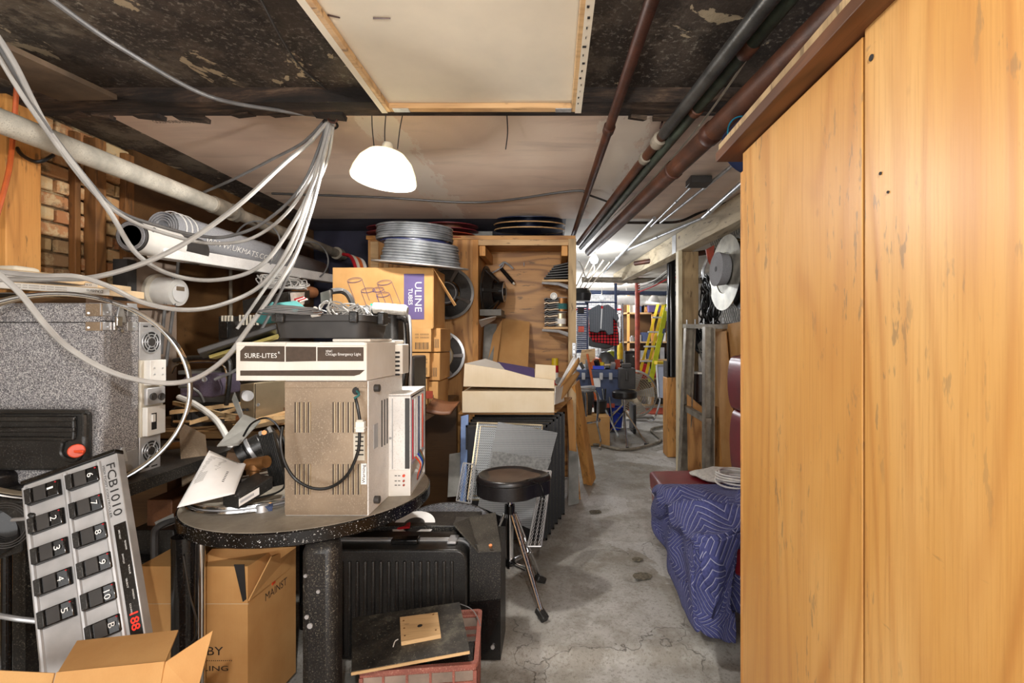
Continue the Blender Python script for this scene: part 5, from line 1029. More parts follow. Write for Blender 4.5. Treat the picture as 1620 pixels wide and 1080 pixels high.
c2b = thing('printed_carton', 'large cardboard carton printed BY and LING under the round table', 'carton', (-1.3, 2.0, 0))
zt = .575
MB().hexa([(-1.5, 1.75, 0), (-1.105, 1.75, 0), (-1.08, 2.03, 0), (-1.5, 2.05, 0), (-1.5, 1.75, zt), (-1.105, 1.75, zt), (-1.08, 2.03, zt), (-1.5, 2.05, zt)]).build('carton_body', m_card, c2b)
MB().slab([(-1.48, 1.748, zt), (-1.11, 1.748, zt), W(383, 895, 1.72), W(306, 893, 1.74)], .004).build('flap', m_card, c2b) if False else None
MB().slab([W(309, 893, 1.77), W(430, 893, 1.9), W(469, 865, 1.9), W(336, 868, 1.8)], .004).build('flap', m_card, c2b)
MB().slab([W(394, 950, 1.735), W(458, 900, 1.98), W(468, 866, 2.02), W(430, 880, 1.82)], .004).build('flap', m_card, c2b, label='flap leaning out over the printed side')
MB().slab([W(305, 893, 1.76), W(346, 862, 1.85), W(330, 880, 2.0), W(305, 890, 1.95)], .004).build('flap', m_card, c2b)
MB().mm(-1.12, -1.10, 1.745, 1.749, .3, zt).build('corner_crease', m_card2, c2b) if False else None
MB().prism([W(x, y, 1.746) for x, y in ((370, 893), (386, 893), (389, 948), (384, 952))], (0, .003, 0)).build('cut_opening', m_ink, c2b)
MB().pb(223, 393, 954.5, 955.5, 1.747, .002).build('crease_line', m_card2, c2b)
ptext('BY', c2b, m_ink, 328, 353, 1023, 1036, 1.7485); ptext('LING', c2b, m_ink, 322, 361, 1053, 1061, 1.7485); ptext('..............', c2b, m_ink, 324, 367, 1044, 1045.5, 1.7485)
sa = Vector((-1.103, 1.76, 0)); sb = Vector((-1.082, 2.02, 0)); su = (sb-sa).normalized()
text('MAINST', c2b, m_brownp, sa.lerp(sb, .3)+Vector((.003, 0, .40)), su, Z_, .13, .03); MB().box(sa.lerp(sb, .5)+Vector((.0, 0, .46)), (.004, .02, .04)).build('red_stamp', m_orangep, c2b)
MB().cyl(W(311, 995, 1.749), W(311, 995, 1.7465), .022, 24).build('round_stamp', m_orangep, c2b)
single(MB().tube(path([(290, 880, 1.65), (300, 940, 1.64), (312, 985, 1.64), (308, 1010, 1.64), (298, 1020, 1.65)], 6), .003, 6), 'thin_cable', m_bcable, 'thin black cable looping over the round glossy table leg', 'cable')
mk = thing('milk_crate', 'black lattice crate behind the broad table leg', 'crate', (-1.0, 2.1, 0))
MB().mm(-1.06, -.93, 2.08, 2.2, 0, .45).build('crate_body', m_black2, mk)
for i in range(4):
    z = .12+i*.085; MB().tube([(-1.03, 2.07, z), (-.995, 2.07, z+.04), (-.96, 2.07, z), (-.995, 2.07, z-.04)], .005, 5, True).build('lattice_diamond', m_bgloss, mk)
for z in (.40, .42, .44): MB().mm(-1.06, -.93, 2.07, 2.08, z, z+.008).build('crate_rib', m_bgloss, mk)
# ================================================================== plywood shelving unit in the middle
YF = 4.3
cab = thing('shelving_cabinet', 'large plywood shelving cabinet in the middle of the basement', 'cabinet', (-.75, 4.5, 0))
zt = W(0, 379, YF).z
MB().mm(-1.645, -.70, YF, YF+.02, 0, zt).build('front_panel', m_plyb, cab, bevel=.002)
MB().mm(-.715, -.665, YF-.01, YF+.05, 0, zt).build('post', m_stud, cab, bevel=.003)
MB().mm(.135, .205, YF-.02, YF+.06, 0, zt+.005).build('post', m_pinez, cab, bevel=.003, label='weathered right hand post')
MB().mm(-1.66, .2, YF-.01, YF+.62, zt, zt+.035).build('top', m_plyx, cab, bevel=.002)
MB().mm(-.70, .15, YF+.58, YF+.6, .0, zt).build('back_panel', m_plyx, cab)
MB().mm(-1.645, -1.62, YF+.02, YF+.6, 0, zt).build('side_panel', m_plyb, cab); MB().mm(-1.62, -1.55, YF-.012, YF, 0, zt-.02).build('face_strip', m_pine, cab); MB().mm(-1.5, -1.46, YF-.012, YF, 1.0, zt-.02).build('face_strip', m_pine, cab)
MB().mm(.15, .165, YF+.05, YF+.6, .85, zt).build('side_panel', m_plyb, cab); MB().mm(-.70, -.68, YF+.05, YF+.6, 0, zt).build('divider', m_plyb, cab)
MB().mm(-.665, .135, YF-.005, YF+.02, zt-.05, zt).build('header', m_pine, cab); MB().mm(-.665, .14, YF+.02, YF+.58, zt-.16, zt-.15).build('inner_top', plain('stained grey brown board', '#8a7468', .6, 0, .15, 3), cab) if False else None
for x0 in (-.66, .075): MB().mm(x0, x0+.055, YF+.02, YF+.56, zt-.14, zt-.05).build('rail', m_stud, cab, bevel=.003)
MB().mm(-.68, .15, YF-.08, YF+.6, .82, .85).build('counter', m_plyx, cab, bevel=.002)
MB().mm(-.70, .01, 3.58, YF-.08, .835, .85).build('counter_extension', m_plyx, cab, bevel=.002)
hb = MB().mm(.17, .20, YF-.026, YF-.02, 1.24, 1.36).build('hinge', m_steel, cab, bevel=.002)
for z in (1.26, 1.3, 1.34): MB().cyl((.185, YF-.026, z), (.185, YF-.029, z), .005, 8).build('hinge_screw', m_ink, hb)
# inner shelves
for nm, zz in (('upper', W(0, 443, 4.42).z), ('lower', W(0, 517, 4.42).z)):
    s = MB().mm(-.10 if nm == 'upper' else -.09, .15, YF+.06, YF+.5, zz-.02, zz).build('shelf', m_pine, cab, bevel=.002)
    MB().tube([(-.1, YF+.07, zz-.03), (.05, YF+.07, zz-.04), (.14, YF+.07, zz-.07)], [.012, .016, .022], 8).build('shelf_bracket', m_alu, s)
MB().mm(-.655, -.47, YF+.06, YF+.5, 1.605, 1.63).build('shelf', m_greyboard, cab); 
# contents: speaker leaning in the left bay
def speaker(name, label, c, R_, axis, front, magr, cone, mag, spokes=6, depth=.1):
    t = thing(name, label, 'speaker', Vector(c)-Z_*R_); axis = Vector(axis).normalized(); c = Vector(c)
    MB().lathe([(R_, 0), (R_, .012), (R_*.9, .016), (R_*.88, .0)], c, axis, 56, closed=True).build('rim', front, t)
    MB().lathe([(R_*.9, .008), (R_*.5, depth*.62), (R_*.48, depth*.6), (R_*.86, .0)], c, axis, 48, closed=True).build('cone', cone, t)
    MB().lathe([(0, depth*1.35), (magr*.35, depth*1.35), (magr*.4, depth*1.3), (magr, depth*1.3), (magr, depth*.65), (0, depth*.65)], c, axis, 40).build('magnet', mag, t)
    MB().lathe([(0, 0), (magr*.32, 0), (magr*.32, .004), (0, .004)], c+axis*depth*1.35, axis, 24).build('magnet_hole', m_ink, t)
    MB().ring(c+axis*depth*1.3, magr*.86, .004, axis, 40, 6).build('magnet_ring', m_alu, t)
    u = axis.orthogonal().normalized(); w = axis.cross(u)
    for k in range(spokes):
        a = 6.2832*(k+.25)/spokes; d = u*math.cos(a)+w*math.sin(a); e = d.cross(axis)
        p0, p1 = c+d*R_*.93+axis*.012, c+d*magr*.95+axis*depth*.95
        MB().hexa([p0-e*.016, p0+e*.016, p1+e*.012, p1-e*.012, p0-e*.016+axis*.012, p0+e*.016+axis*.012, p1+e*.012+axis*.012, p1-e*.012+axis*.012]).build('basket_arm', front, t, bevel=.002)
    return t
speaker('speaker_driver', 'dark speaker driver with chrome magnet ring hung on the plywood, upper of two', W(709, 464, 4.18), .225, (0, -1, 0), plain('worn basket steel', '#5d5a56', .4, .5, .2, 12), .10, m_black, m_dgrey, 4, .07)
speaker('speaker_driver', 'grey speaker driver with pale magnet hung below the dark one', W(697, 562, 4.18), .213, (0, -1, 0), m_alu, .125, m_dgrey, m_gold, 6, .07)
t = speaker('speaker_driver', 'black speaker driver facing sideways inside the cabinet', (-.62, 4.5, 1.83), .24, (1, -.1, 0), m_black, .1, m_black, m_bgloss, 6, .13)
c_ = thing('caulking_gun', 'black and silver caulking gun hanging on the cabinet back', 'tool', W(800, 430, 4.8))
MB().cyl(W(793, 425, 4.84), W(812, 447, 4.82), .02, 14).build('barrel', m_bgloss, c_); MB().tube(path([(778, 432, 4.8), (793, 423, 4.83), (797, 417, 4.83)]), .007, 6).build('trigger_rod', m_steel, c_)
MB().tube(path([(790, 421, 4.82), (797, 415, 4.82), (804, 418, 4.82), (812, 425, 4.82)]), .01, 8).build('handle', m_steel, c_); MB().cyl(W(811, 446, 4.82), W(814, 450, 4.82), .012, 10).build('cap', m_beige, c_)
tag(MB().pb(759, 793, 489, 499, 4.33, .3).build('grey_carton', m_greyboard, bevel=.003), 'flat grey carton jutting out of the left shelf', 'carton')
tag(MB().slab([W(757, 506, 4.4), W(785, 499, 4.4), W(783, 504, 4.6), W(760, 517, 4.6)], .01).build('white_sheet', m_white2), 'white sheet under the grey carton on the left shelf', 'sheet')
tag(MB().cyl(W(829, 415, 4.86), W(829, 421, 4.86), .004, 6).build('screw_hook', m_steel), 'small steel hook under the cabinet top', 'hook')
tag(MB().slab([W(784, 590, 4.55), W(835, 590, 4.55), W(838, 509, 4.8), W(795, 504, 4.8)], .008).build('cardboard_sheet', m_card), 'tan cardboard panel leaning on the cabinet back', 'cardboard')
tag(MB().slab([W(768, 590, 4.5), W(784, 590, 4.5), W(795, 504, 4.7), W(780, 530, 4.6)], .008).build('cardboard_sheet', m_card), 'narrow cardboard side fold left of the leaning panel', 'cardboard')
tag(MB().slab([W(762, 600, 4.45), W(776, 600, 4.45), W(786, 512, 4.7), W(766, 512, 4.7)], .008).build('grey_sheet', m_greyboard), 'grey sheet standing in the left corner of the cabinet', 'sheet')
# stacked brackets / grey pads on the right shelves
rb = random.Random(7); zu, zl = W(0, 443, 4.42).z, W(0, 517, 4.42).z
for i in range(7):
    w = .24-.017*i; t = MB().slab([(.14-w, YF+.1, zu+.004+i*.021), (.14, YF+.1, zu+.006+i*.026), (.14, YF+.3, zu+.006+i*.026), (.14-w, YF+.3, zu+.004+i*.021)], .014)
    tag(t.build('metal_bracket', m_dgrey, bevel=.003), 'dark metal bracket on the upper cabinet shelf, '+ORD[i]+' from the bottom', 'bracket', 'brackets piled on the upper cabinet shelf')
for i in range(13):
    w = .17+.012*math.sin(i*2); z = zl+.004+i*.02
    m = MB(); q = [(-.075, z), (-.055, z+.012), (-.035, z+.004), (.02, z+.012), (.06, z+.012), (.06, z+.022), (.02, z+.024), (-.035, z+.015), (-.055, z+.021), (-.08, z+.012)]
    m.prism([(a+.004*math.sin(i*3), YF+.09, b) for a, b in q], (0, .2, 0))
    tag(m.build('metal_bracket', (m_dgrey, m_brownmetal, m_dgrey)[i % 3]), 'bent metal bracket on the lower cabinet shelf, '+ORD[i]+' from the bottom', 'bracket', 'brackets piled on the lower cabinet shelf')
def can(name, label, px, py0, py1, Y, r, mt_, lid, base=None):
    zb, z1 = base if base else (W(0, py1, Y).z, W(0, py0, Y).z); z1 = zb+(W(0, py0, Y).z-W(0, py1, Y).z) if base is None else z1; x = W(px, 0, Y).x
    t = thing(name, label, 'can', (x, Y, zb)); MB().lathe([(0, 0), (r, 0), (r, z1-zb), (0, z1-zb)], (x, Y, zb), Z_, 24).build('can_body', mt_, t)
    MB().ring((x, Y, z1), r*.96, .004, Z_, 24, 6).build('can_rim', m_steel, t); MB().ring((x, Y, zb+.003), r*.98, .003, Z_, 24, 6).build('can_rim', m_steel, t)
    MB().lathe([(r+.0008, (z1-zb)*.2), (r+.0008, (z1-zb)*.6)], (x, Y, zb), Z_, 24, closed=False).build('can_label', lid, t); return t
can('paint_can', 'lower white and gold paint can on the lower cabinet shelf', 887, 494, 516, YF+.13, .05, m_gold, m_white2, (zl+.002, zl+.125))
can('paint_can', 'upper paint can with teal stripe stacked on the white and gold can', 889, 467, 492, YF+.13, .05, m_brass, m_teal, (zl+.135, zl+.265))
MB().lathe([(0, 0), (.034, 0), (.034, .01), (.02, .008), (.02, .1), (0, .1)], W(876, 468, 4.39), (0, 1, 0), 24)
tg = thing('white_roll_end', 'white roll lying end on above the metal brackets', 'roll', W(876, 474, 4.4)); MB().lathe([(.0, .02), (.014, .02), (.014, 0), (.031, 0), (.031, .14), (0, .14)], W(876, 468, 4.36), (0, 1, 0), 24).build('roll_body', m_white2, tg); MB().ring(W(876, 468, 4.36), .022, .002, Y_, 24, 5).build('roll_layer', m_greyboard, tg)
sp2 = thing('spray_can', 'red spray can with a yellow cap on the counter', 'can', W(878, 585, 4.4))
x = W(878, 0, 4.4).x; MB().lathe([(0, 0), (.032, 0), (.032, .17), (.026, .185), (0, .185)], (x, 4.4, .98), Z_, 24).build('can_body', m_redc, sp2); MB().lathe([(0, 0), (.031, 0), (.03, .065), (0, .065)], (x, 4.4, 1.155), Z_, 24).build('cap', m_yellow, sp2); MB().lathe([(.0325, .05), (.0325, .11)], (x, 4.4, .98), Z_, 24).build('can_label', m_white2, sp2)
tag(MB().mm(-.05, .13, 4.32, 4.55, .852, .978).build('small_box', m_card2, bevel=.003), 'tan box under the red spray can', 'box')
tag(tangle(MB(), (.08, 4.32, .985), .06, .05, .06, 6, .008, 5).build('dirty_rags', m_greyboard), 'grey brown rags beside the red spray can', 'rags')
# white cartons on the counter
def carton(label, x0, x1, y0, y1, z0, z1, mt_=m_card2, rot=0):
    t = thing('flat_carton', label, 'carton', ((x0+x1)/2, (y0+y1)/2, z0)); MB().mm(x0, x1, y0, y1, z0, z1).build('carton_body', mt_, t, bevel=.004); return t
m_pc = mk_card('pale cream carton board', '#ead9bd', '#e0cba8')
c1 = carton('lower wide cream carton on the counter', W(731, 0, 3.55).x, W(877, 0, 3.55).x, 3.55, 4.0, .853, 1.01, m_pc)
MB().slab([W(877, 640, 3.553), W(878, 612, 3.553), W(890, 606, 3.75), W(892, 634, 3.75)], .004).build('torn_side', m_wcard, c1)
c2c = thing('flat_carton', 'upper cream carton with a purple lined opening', 'carton', (-.3, 3.8, 1.02))
z0 = W(0, 611, 3.56).z
MB().prism([W(x, y, 3.56) for x, y in ((733, 611), (877, 614), (877, 601), (844, 597), (800, 585), (735, 575))], (0, .02, 0)).build('front_wall', m_pc, c2c)
MB().prism([W(x, y, 3.6) for x, y in ((846, 600), (879, 601), (879, 578), (847, 576))], (0, .006, 0)).build('raised_flap', m_pc, c2c)
MB().mm(-.66, 0, 3.58, 3.98, z0, z0+.02).build('carton_floor', m_pc, c2c)
MB().slab([W(735, 575, 3.57), W(800, 586, 3.57), W(790, 574, 3.8), W(768, 567, 3.85)], .005).build('top_panel', m_wcard, c2c)
MB().slab([W(770, 580, 3.75), W(846, 598, 3.7), W(845, 582, 3.9), W(788, 572, 3.9)], .005).build('lining', m_purple, c2c, label='purple lining')
MB().slab([W(788, 576, 3.88), W(846, 584, 3.88), W(846, 600, 3.86), W(790, 592, 3.86)], .005).build('inner_flap', m_pc, c2c)
MB().grid(lambda u, v: W(879+u*35, 640-u*42-v*(26+4*u)+3*math.sin(v*7+u*4), 3.64+u*.3)+X_*.015*math.sin(v*9), 10, 10, .005).build('crushed_side', m_card, c2c)
fp = MB().grid(lambda u, v: W(880+u*32, 640-u*48+v*(-28-10*u)+3*math.sin(v*9), 3.68+u*.25)+Vector((0, -.02*math.sin(v*7+u*5), 0)), 12, 12, .002)
tag(fp.build('plastic_wrap', m_paper, smooth=80), 'crumpled white wrapping hanging at the counter end', 'wrapping')
tag(MB().slab([W(738, 647, 3.62), W(880, 650, 3.6), W(905, 628, 3.95), W(745, 628, 4.0)], .012).build('thin_board', m_plyx), 'thin printed plywood board under the cream cartons', 'board')
# speaker grilles under the counter
for i in range(6):
    Y = 3.32+i*.095; x1 = W(866+i*5.5, 0, Y).x; x0 = -.60
    t = thing('speaker_grille', ('front black perforated speaker grille under the counter', 'second black grille, one behind the front grille', 'third black grille from the front under the counter', 'fourth black grille from the front under the counter', 'fifth black grille from the front, nearly at the back', 'rearmost black grille standing by the right post')[i], 'speaker grille', ((x0+x1)/2, Y, 0), 'black grilles stacked under the counter')
    zt_ = .80+.004*i; z0 = .015; o_ = .05*(5-i)/5*0
    m = MB().mm(x0, x1, Y+.006, Y+.01, z0, zt_).build('perforated_sheet', m_perf, t)
    for a in ((x0, x0+.012, z0, zt_), (x1-.012, x1, z0, zt_), (x0, x1, z0, z0+.012), (x0, x1, zt_-.012, zt_)): MB().mm(a[0], a[1], Y, Y+.03, a[2], a[3]).build('frame_bar', m_black, t)
MBp = MB().mm(x1, x1+.001, 3.9, 3.95, 0, .8)
def leaner(name, label, pts, th, mt_, frame=None):
    t = thing(name, label, 'screen', pts[0]); MB().slab(pts, th).build('sheet', mt_, t)
    if frame:
        cx = sum((Vector(p) for p in pts), Vector())/4
        for i in range(4):
            a, b = Vector(pts[i]), Vector(pts[(i+1) % 4]); MB().tube([a-Y_*.004, b-Y_*.004], .006, 4).build('frame_bar', frame, t)
            if frame is m_gold: a2, b2 = a.lerp(cx, .1), b.lerp(cx, .1); MB().tube([a2-Y_*.004, b2-Y_*.004], .003, 4).build('inner_line', frame, t)
    return t
leaner('framed_screen', 'grey perforated screen with pale edges leaning under the counter', [W(740, 790, 3.02), W(850, 790, 3.02), W(858, 672, 3.3), W(756, 668, 3.3)], .006, m_perfg, m_gold)
leaner('worn_screen', 'worn grey screen leaning in front of the pale edged one', [W(756, 800, 2.94), W(842, 838, 2.86), W(882, 684, 3.2), W(788, 667, 3.24)], .005, m_perfc)
leaner('small_screen', 'smaller darker screen strip with tape marks behind the stool', [W(768, 770, 2.98), W(852, 780, 2.95), W(872, 727, 3.04), W(780, 713, 3.08)], .004, plain('dark worn screen', '#6a6a68', .6, 0, .25, 60, .2))
MB().slab([W(839, 730, 2.97), W(845, 728, 2.97), W(856, 738, 2.97), W(852, 741, 2.97)], .001)
# expanded metal strips
def expanded(pts, name, label, nx, ny, mt_, r=.0022, group=None):
    P = [Vector(p) for p in pts]; m = MB()
    def q(u, v): return P[0].lerp(P[1], u).lerp(P[3].lerp(P[2], u), v)
    for i in range(nx):
        for s in (0, 1):
            m.tube([q((i+(.5 if (j+s) % 2 else 0)+.25)/nx, j/ny) for j in range(ny+1)], r, 4)
    t = thing(name, label, 'screen', P[0]); m.build('mesh_strands', mt_, t, kind='stuff')
    for i in range(4): MB().tube([P[i], P[(i+1) % 4]], r*2.2, 5).build('edge_wire', mt_, t)
expanded([W(722, 792, 3.0), W(745, 796, 2.95), W(752, 735, 3.1), W(733, 732, 3.1)], 'expanded_mesh', 'pale diamond mesh strip left of the leaning screens', 3, 12, m_silver)
expanded([W(835, 864, 2.66), W(856, 864, 2.66), W(872, 745, 2.95), W(858, 745, 2.95)], 'expanded_mesh', 'grey diamond mesh strip right of the stool', 3, 20, m_silver)
bb = tag(MB().slab([W(727, 800, 3.2), W(737, 800, 3.2), W(741, 655, 3.4), W(729, 658, 3.4)], .03).build('blue_board', m_bluegrey, bevel=.004), 'narrow blue grey board upright left of the grilles', 'board')
tag(MB().slab([W(708, 786, 3.3), W(729, 784, 3.3), W(730, 715, 3.4), W(711, 718, 3.4)], .02).build('grey_board', m_greyboard), 'short grey board leaning on the plywood panel', 'board')
# round woven screen lying behind the stool
rs = thing('round_screen', 'round dark woven screen lying beside the suitcase', 'screen', (-.45, 2.75, .4))
cS = W(708, 826, 2.62); axS = Vector((.05, -.1, 1)).normalized(); u = axS.orthogonal().normalized(); w = axS.cross(u)
m = MB(); Rr = .235
for k in range(-15, 16):
    d = k/15.5*Rr; L = math.sqrt(Rr*Rr-d*d)
    for a_, b_ in ((u, w), (w, u)): m.tube([cS+a_*d+b_*(-L+2*L*j/20)+axS*(.003*(-1)**(j+k)) for j in range(21)], .0042, 4)
m.build('woven_wires', plain('dark grey wire', '#8a8b8f', .45, .1), rs, kind='stuff'); MB().ring(cS, Rr, .007, axS, 56, 8).build('rim', m_dgrey, rs)
# timber at the cabinet's right foot
tag(MB().hexa([(.16, 4.2, 0), (.24, 4.2, 0), (.21, 4.28, 0), (.15, 4.28, 0), (.12, 4.2, .86), (.17, 4.2, .86), (.17, 4.27, .86), (.12, 4.27, .86)]).build('support_post', m_stud), 'short timber under the counter end', 'post')
tag(MB().slab([W(899, 800, 4.0), W(916, 796, 4.0), W(915, 715, 4.1), W(900, 712, 4.1)], .02).build('grey_board', m_greyboard), 'grey board at the foot of the right cabinet post', 'board')
for i, (a, b, c_, d, lb) in enumerate(((W(936, 758, 4.75), W(943, 756, 4.72), W(917, 600, 4.35), W(908, 604, 4.4), 'outer of the leaning planks by the passage'), (W(928, 760, 4.8), W(937, 760, 4.78), W(912, 606, 4.42), W(904, 610, 4.45), 'inner of the leaning planks, in shadow'))):
    tag(MB().slab([a, b, c_, d], .12, (1, -.3, 0)).build('leaning_plank', m_stud, bevel=.004), lb, 'plank')
# small book heap on the bench end
bk = thing('worn_magazine', 'curled dark magazine at the bench end under the small cartons', 'magazine', W(690, 650, 3.2))
MB().grid(lambda u, v: W(670+u*42+v*16, 650-v*20+6*math.sin(u*2.2), 3.05+v*.1-.0*u), 12, 4, .012).build('pages', m_dkwood, bk)
# ================================================================== carton stack
uc = thing('tube_carton', 'large cardboard carton with tube drawings and purple label', 'carton', W(605, 518, 3.3))
a, b = W(526, 520, 3.2), W(685, 423, 3.2)
MB().mm(a.x, b.x, 3.2, 3.55, a.z, b.z).build('carton_body', m_card3, uc, bevel=.003)
MB().pb(639, 671, 433, 505, 3.197, .002).build('purple_label', m_purple, uc)
o = W(669.5, 445, 3.194); text('ULINE', uc, m_whink, W(656.5, 446, 3.194), -Z_, X_, 47/F*3.2, 10.5/F*3.2); text('TUBES', uc, m_whink, W(646, 456, 3.194), -Z_, X_, 26/F*3.2, 6.5/F*3.2)
tl = MB()
def ell(cx, cy, rx, ry, tilt=-.12, Y=3.196): return [W(cx+rx*math.cos(t), cy+ry*math.sin(t)+tilt*rx*math.cos(t), Y) for t in [k/20*6.283 for k in range(20)]]
for cx, cy, rx, by, dx in ((561, 443, 11.5, 475, 12), (582, 459, 11, 484, 9), (608, 447, 11.5, 482, 15), (606, 466, 10.5, 488, 8), (598, 458, 9, 462, 2)):
    tl.tube(ell(cx, cy, rx, 4), .0012, 4, True); tl.tube(ell(cx, cy+.5, rx*.85, 2.6), .0008, 4, True); 
    for s in (-1, 1): tl.tube([W(cx+s*rx, cy+(-1.4 if s > 0 else 1.4), 3.196), W(cx+s*rx+dx, by, 3.196)], .0012, 4)
tl.build('tube_drawing', m_purple, uc, kind='stuff')
MB().slab([W(685, 424, 3.21), W(687, 424, 3.2), W(724, 480, 3.45), W(722, 484, 3.46)], .06, (1, 0, 0)).build('open_flap', m_card, uc) if False else None
MB().slab([W(686, 424, 3.2), W(722, 482, 3.3), W(719, 484, 3.34), W(684, 426, 3.3)], .004).build('open_flap', m_card, uc)
MB().slab([W(686, 518, 3.2), W(700, 505, 3.5), W(700, 440, 3.5), W(686, 424, 3.2)], .003).build('side_flap', m_card, uc)
def smallbox(i, px0, px1, py0, py1, lb):
    t = thing('small_carton', lb, 'carton', W((px0+px1)/2, py1, 3.25), 'small cartons stacked under the tube carton')
    a, b = W(px0, py1, 3.2), W(px1, py0, 3.2); MB().mm(-1.0, b.x, 3.2+.01*i, 3.55, a.z+.002, b.z).build('carton_body', m_card3, t, bevel=.003)
    x = b.x-.075; zc = (a.z+b.z)/2
    for k in range(11): MB().mm(x-.03+k*.0085, x-.03+k*.0085+(.003 if k % 3 else .005), 3.197+.01*i, 3.2+.01*i, a.z+.02, a.z+.065).build('barcode_bar', m_brownp, t)
    for k in range(2): text('IIII IIIIIIIII', t, m_brownp, (x-.03, 3.198+.01*i, zc+.012+k*.02), X_, Z_, .09, .012)
    return t
smallbox(0, 640, 682, 519, 557, 'top carton of the three small barcoded cartons'); smallbox(1, 640, 679, 558, 597, 'middle carton of the three small barcoded cartons'); t = smallbox(2, 640, 674, 599, 641, 'bottom carton of the three small barcoded cartons')
MB().mm(-.845, -.80, 3.215, 3.2185, 1.0, 1.05).build('red_square', m_red, t)
for i, (px0, px1, py0, py1) in enumerate(((683, 698, 519, 557), (680, 697, 558, 602), (675, 694, 603, 645))):
    a, b = W(px0, py1, 3.3), W(px1, py0, 3.3); t = thing('wrapped_carton', ('top', 'middle', 'bottom')[i]+' film wrapped carton right of the barcoded cartons', 'carton', a); MB().mm(a.x+.0, b.x, 3.28, 3.6, a.z+.002, b.z).build('carton_body', m_card, t, bevel=.005)
    for k in range(5): MB().mm(a.x+.008+k*.01, a.x+.012+k*.01, 3.277, 3.28, a.z+.03, a.z+.09).build('print_bar', m_brownp, t)
MB().mm(-1.0, -.7, 3.2, 3.6, .925, W(0, 641, 3.2).z)
# ================================================================== wire spools
m_wire = plain('dull galvanised wire', '#8d9093', .42, .5, .3, 6)
def spool(c, Rf, r0, r1, h, axis, label, flm, wm_, turns, top=True, Rt=None):
    axis = Vector(axis).normalized(); c = Vector(c); t = thing('wire_spool', label, 'spool', c, 'wire spools')
    MB().lathe([(0, 0), (Rf*.9, 0), (Rf, .004), (Rf, .012), (Rf*.9, .012), (0, .014)], c, axis, 64).build('flange', flm, t)
    MB().cyl(c, c+axis*h, r0*.8, 32).build('core', m_navy, t)
    m = MB()
    for k in range(turns):
        f = (k+.5)/turns; m.ring(c+axis*(.014+(h-.02)*f), r0+(r1-r0)*f+.004*math.sin(k*2.3), (h-.02)/turns*.5, axis, 56, 8)
    m.build('wire_windings', wm_, t, kind='stuff')
    if top: MB().lathe([(0, 0), (Rt or Rf, 0), (Rt or Rf, .008), (0, .008)], c+axis*h, axis, 64).build('flange', m_navy, t)
    return t
spool(W(666, 421, 3.35), .325, .26, .235, .165, (.09, -.1, 1), 'large spool of galvanised wire on the tube carton', m_silver, m_wire, 8, False)
spool(W(657, 386, 3.4), .235, .255, .25, .12, (.02, -.06, 1), 'second wire spool stacked on the large galvanised one', m_navy, m_wire, 7, False)
for i, (px, py, Y, r, mt_, lb) in enumerate(((628, 366, 4.4, .26, m_maroonreel, 'maroon reel at the left of the cabinet top'), (712, 362, 4.5, .26, m_maroonreel, 'maroon reel behind the wire spools'), (705, 376, 4.5, .28, m_red, 'orange red reel lowest behind the wire spools'))):
    t = thing('cable_reel', lb, 'reel', W(px, py+8, Y)); c_ = W(px, py, Y); 
    for dz in (0, .045): MB().lathe([(.0, 0), (r, 0), (r, .006), (.0, .006)], c_+Z_*(dz-.03), (0, -.06, 1), 48).build('reel_flange', mt_, t)
    MB().cyl(c_-Z_*.03, c_+Z_*.02, r*.45, 24).build('reel_core', m_dkwood, t)
t = thing('film_reel', 'dark blue reel with tan edges lying on the cabinet top', 'reel', W(838, 378, 4.6))
for dz, r, mt_ in ((-.02, .33, m_bluereel), (.03, .335, m_bluereel), (.075, .33, m_bluereel)):
    c_ = W(838, 362, 4.6)+Z_*dz; MB().lathe([(0, 0), (r, 0), (r, .006), (0, .006)], c_, (0, -.12, 1), 56).build('reel_flange', mt_, t); 
    if dz < .05: MB().ring(c_+Z_*.004, r, .006, (0, -.12, 1), 56, 6).build('tan_edge', m_pine, t)
MB().cyl(W(838, 362, 4.6)-Z_*.03, W(838, 362, 4.6)+Z_*.1, .12, 28).build('reel_core', m_bluereel, t)
tag(MB().pb(742, 779, 366, 377, 4.6, .1).build('grey_carton', m_greyboard), 'flat grey carton between the reels on the cabinet top', 'carton')
hs_ = MB()
for i in range(5): hs_.tube(sm([W(541+i*3, 404+i, 4.3), W(552+i*3.2, 407+i*2, 4.3), W(562+i*3, 424, 4.25), W(566+i*3, 440, 4.25)], 5), .016, 8)
for i, (mt_, lb) in enumerate(((m_redc, 'red cable hung over the wrapped pipe end'), (m_beige, 'cream cable hung over the wrapped pipe end'), (m_orange, 'orange cable hung over the wrapped pipe end'), (m_white2, 'white cable hung over the wrapped pipe end'))):
    tag(MB().tube(path([(543+i*6, 402+i*2, 4.4), (555+i*6, 406+i*2, 4.3), (563+i*5, 424, 4.2), (566+i*5, 445, 4.2)], 5), .015, 8).build('hung_cable', mt_), lb, 'cable')
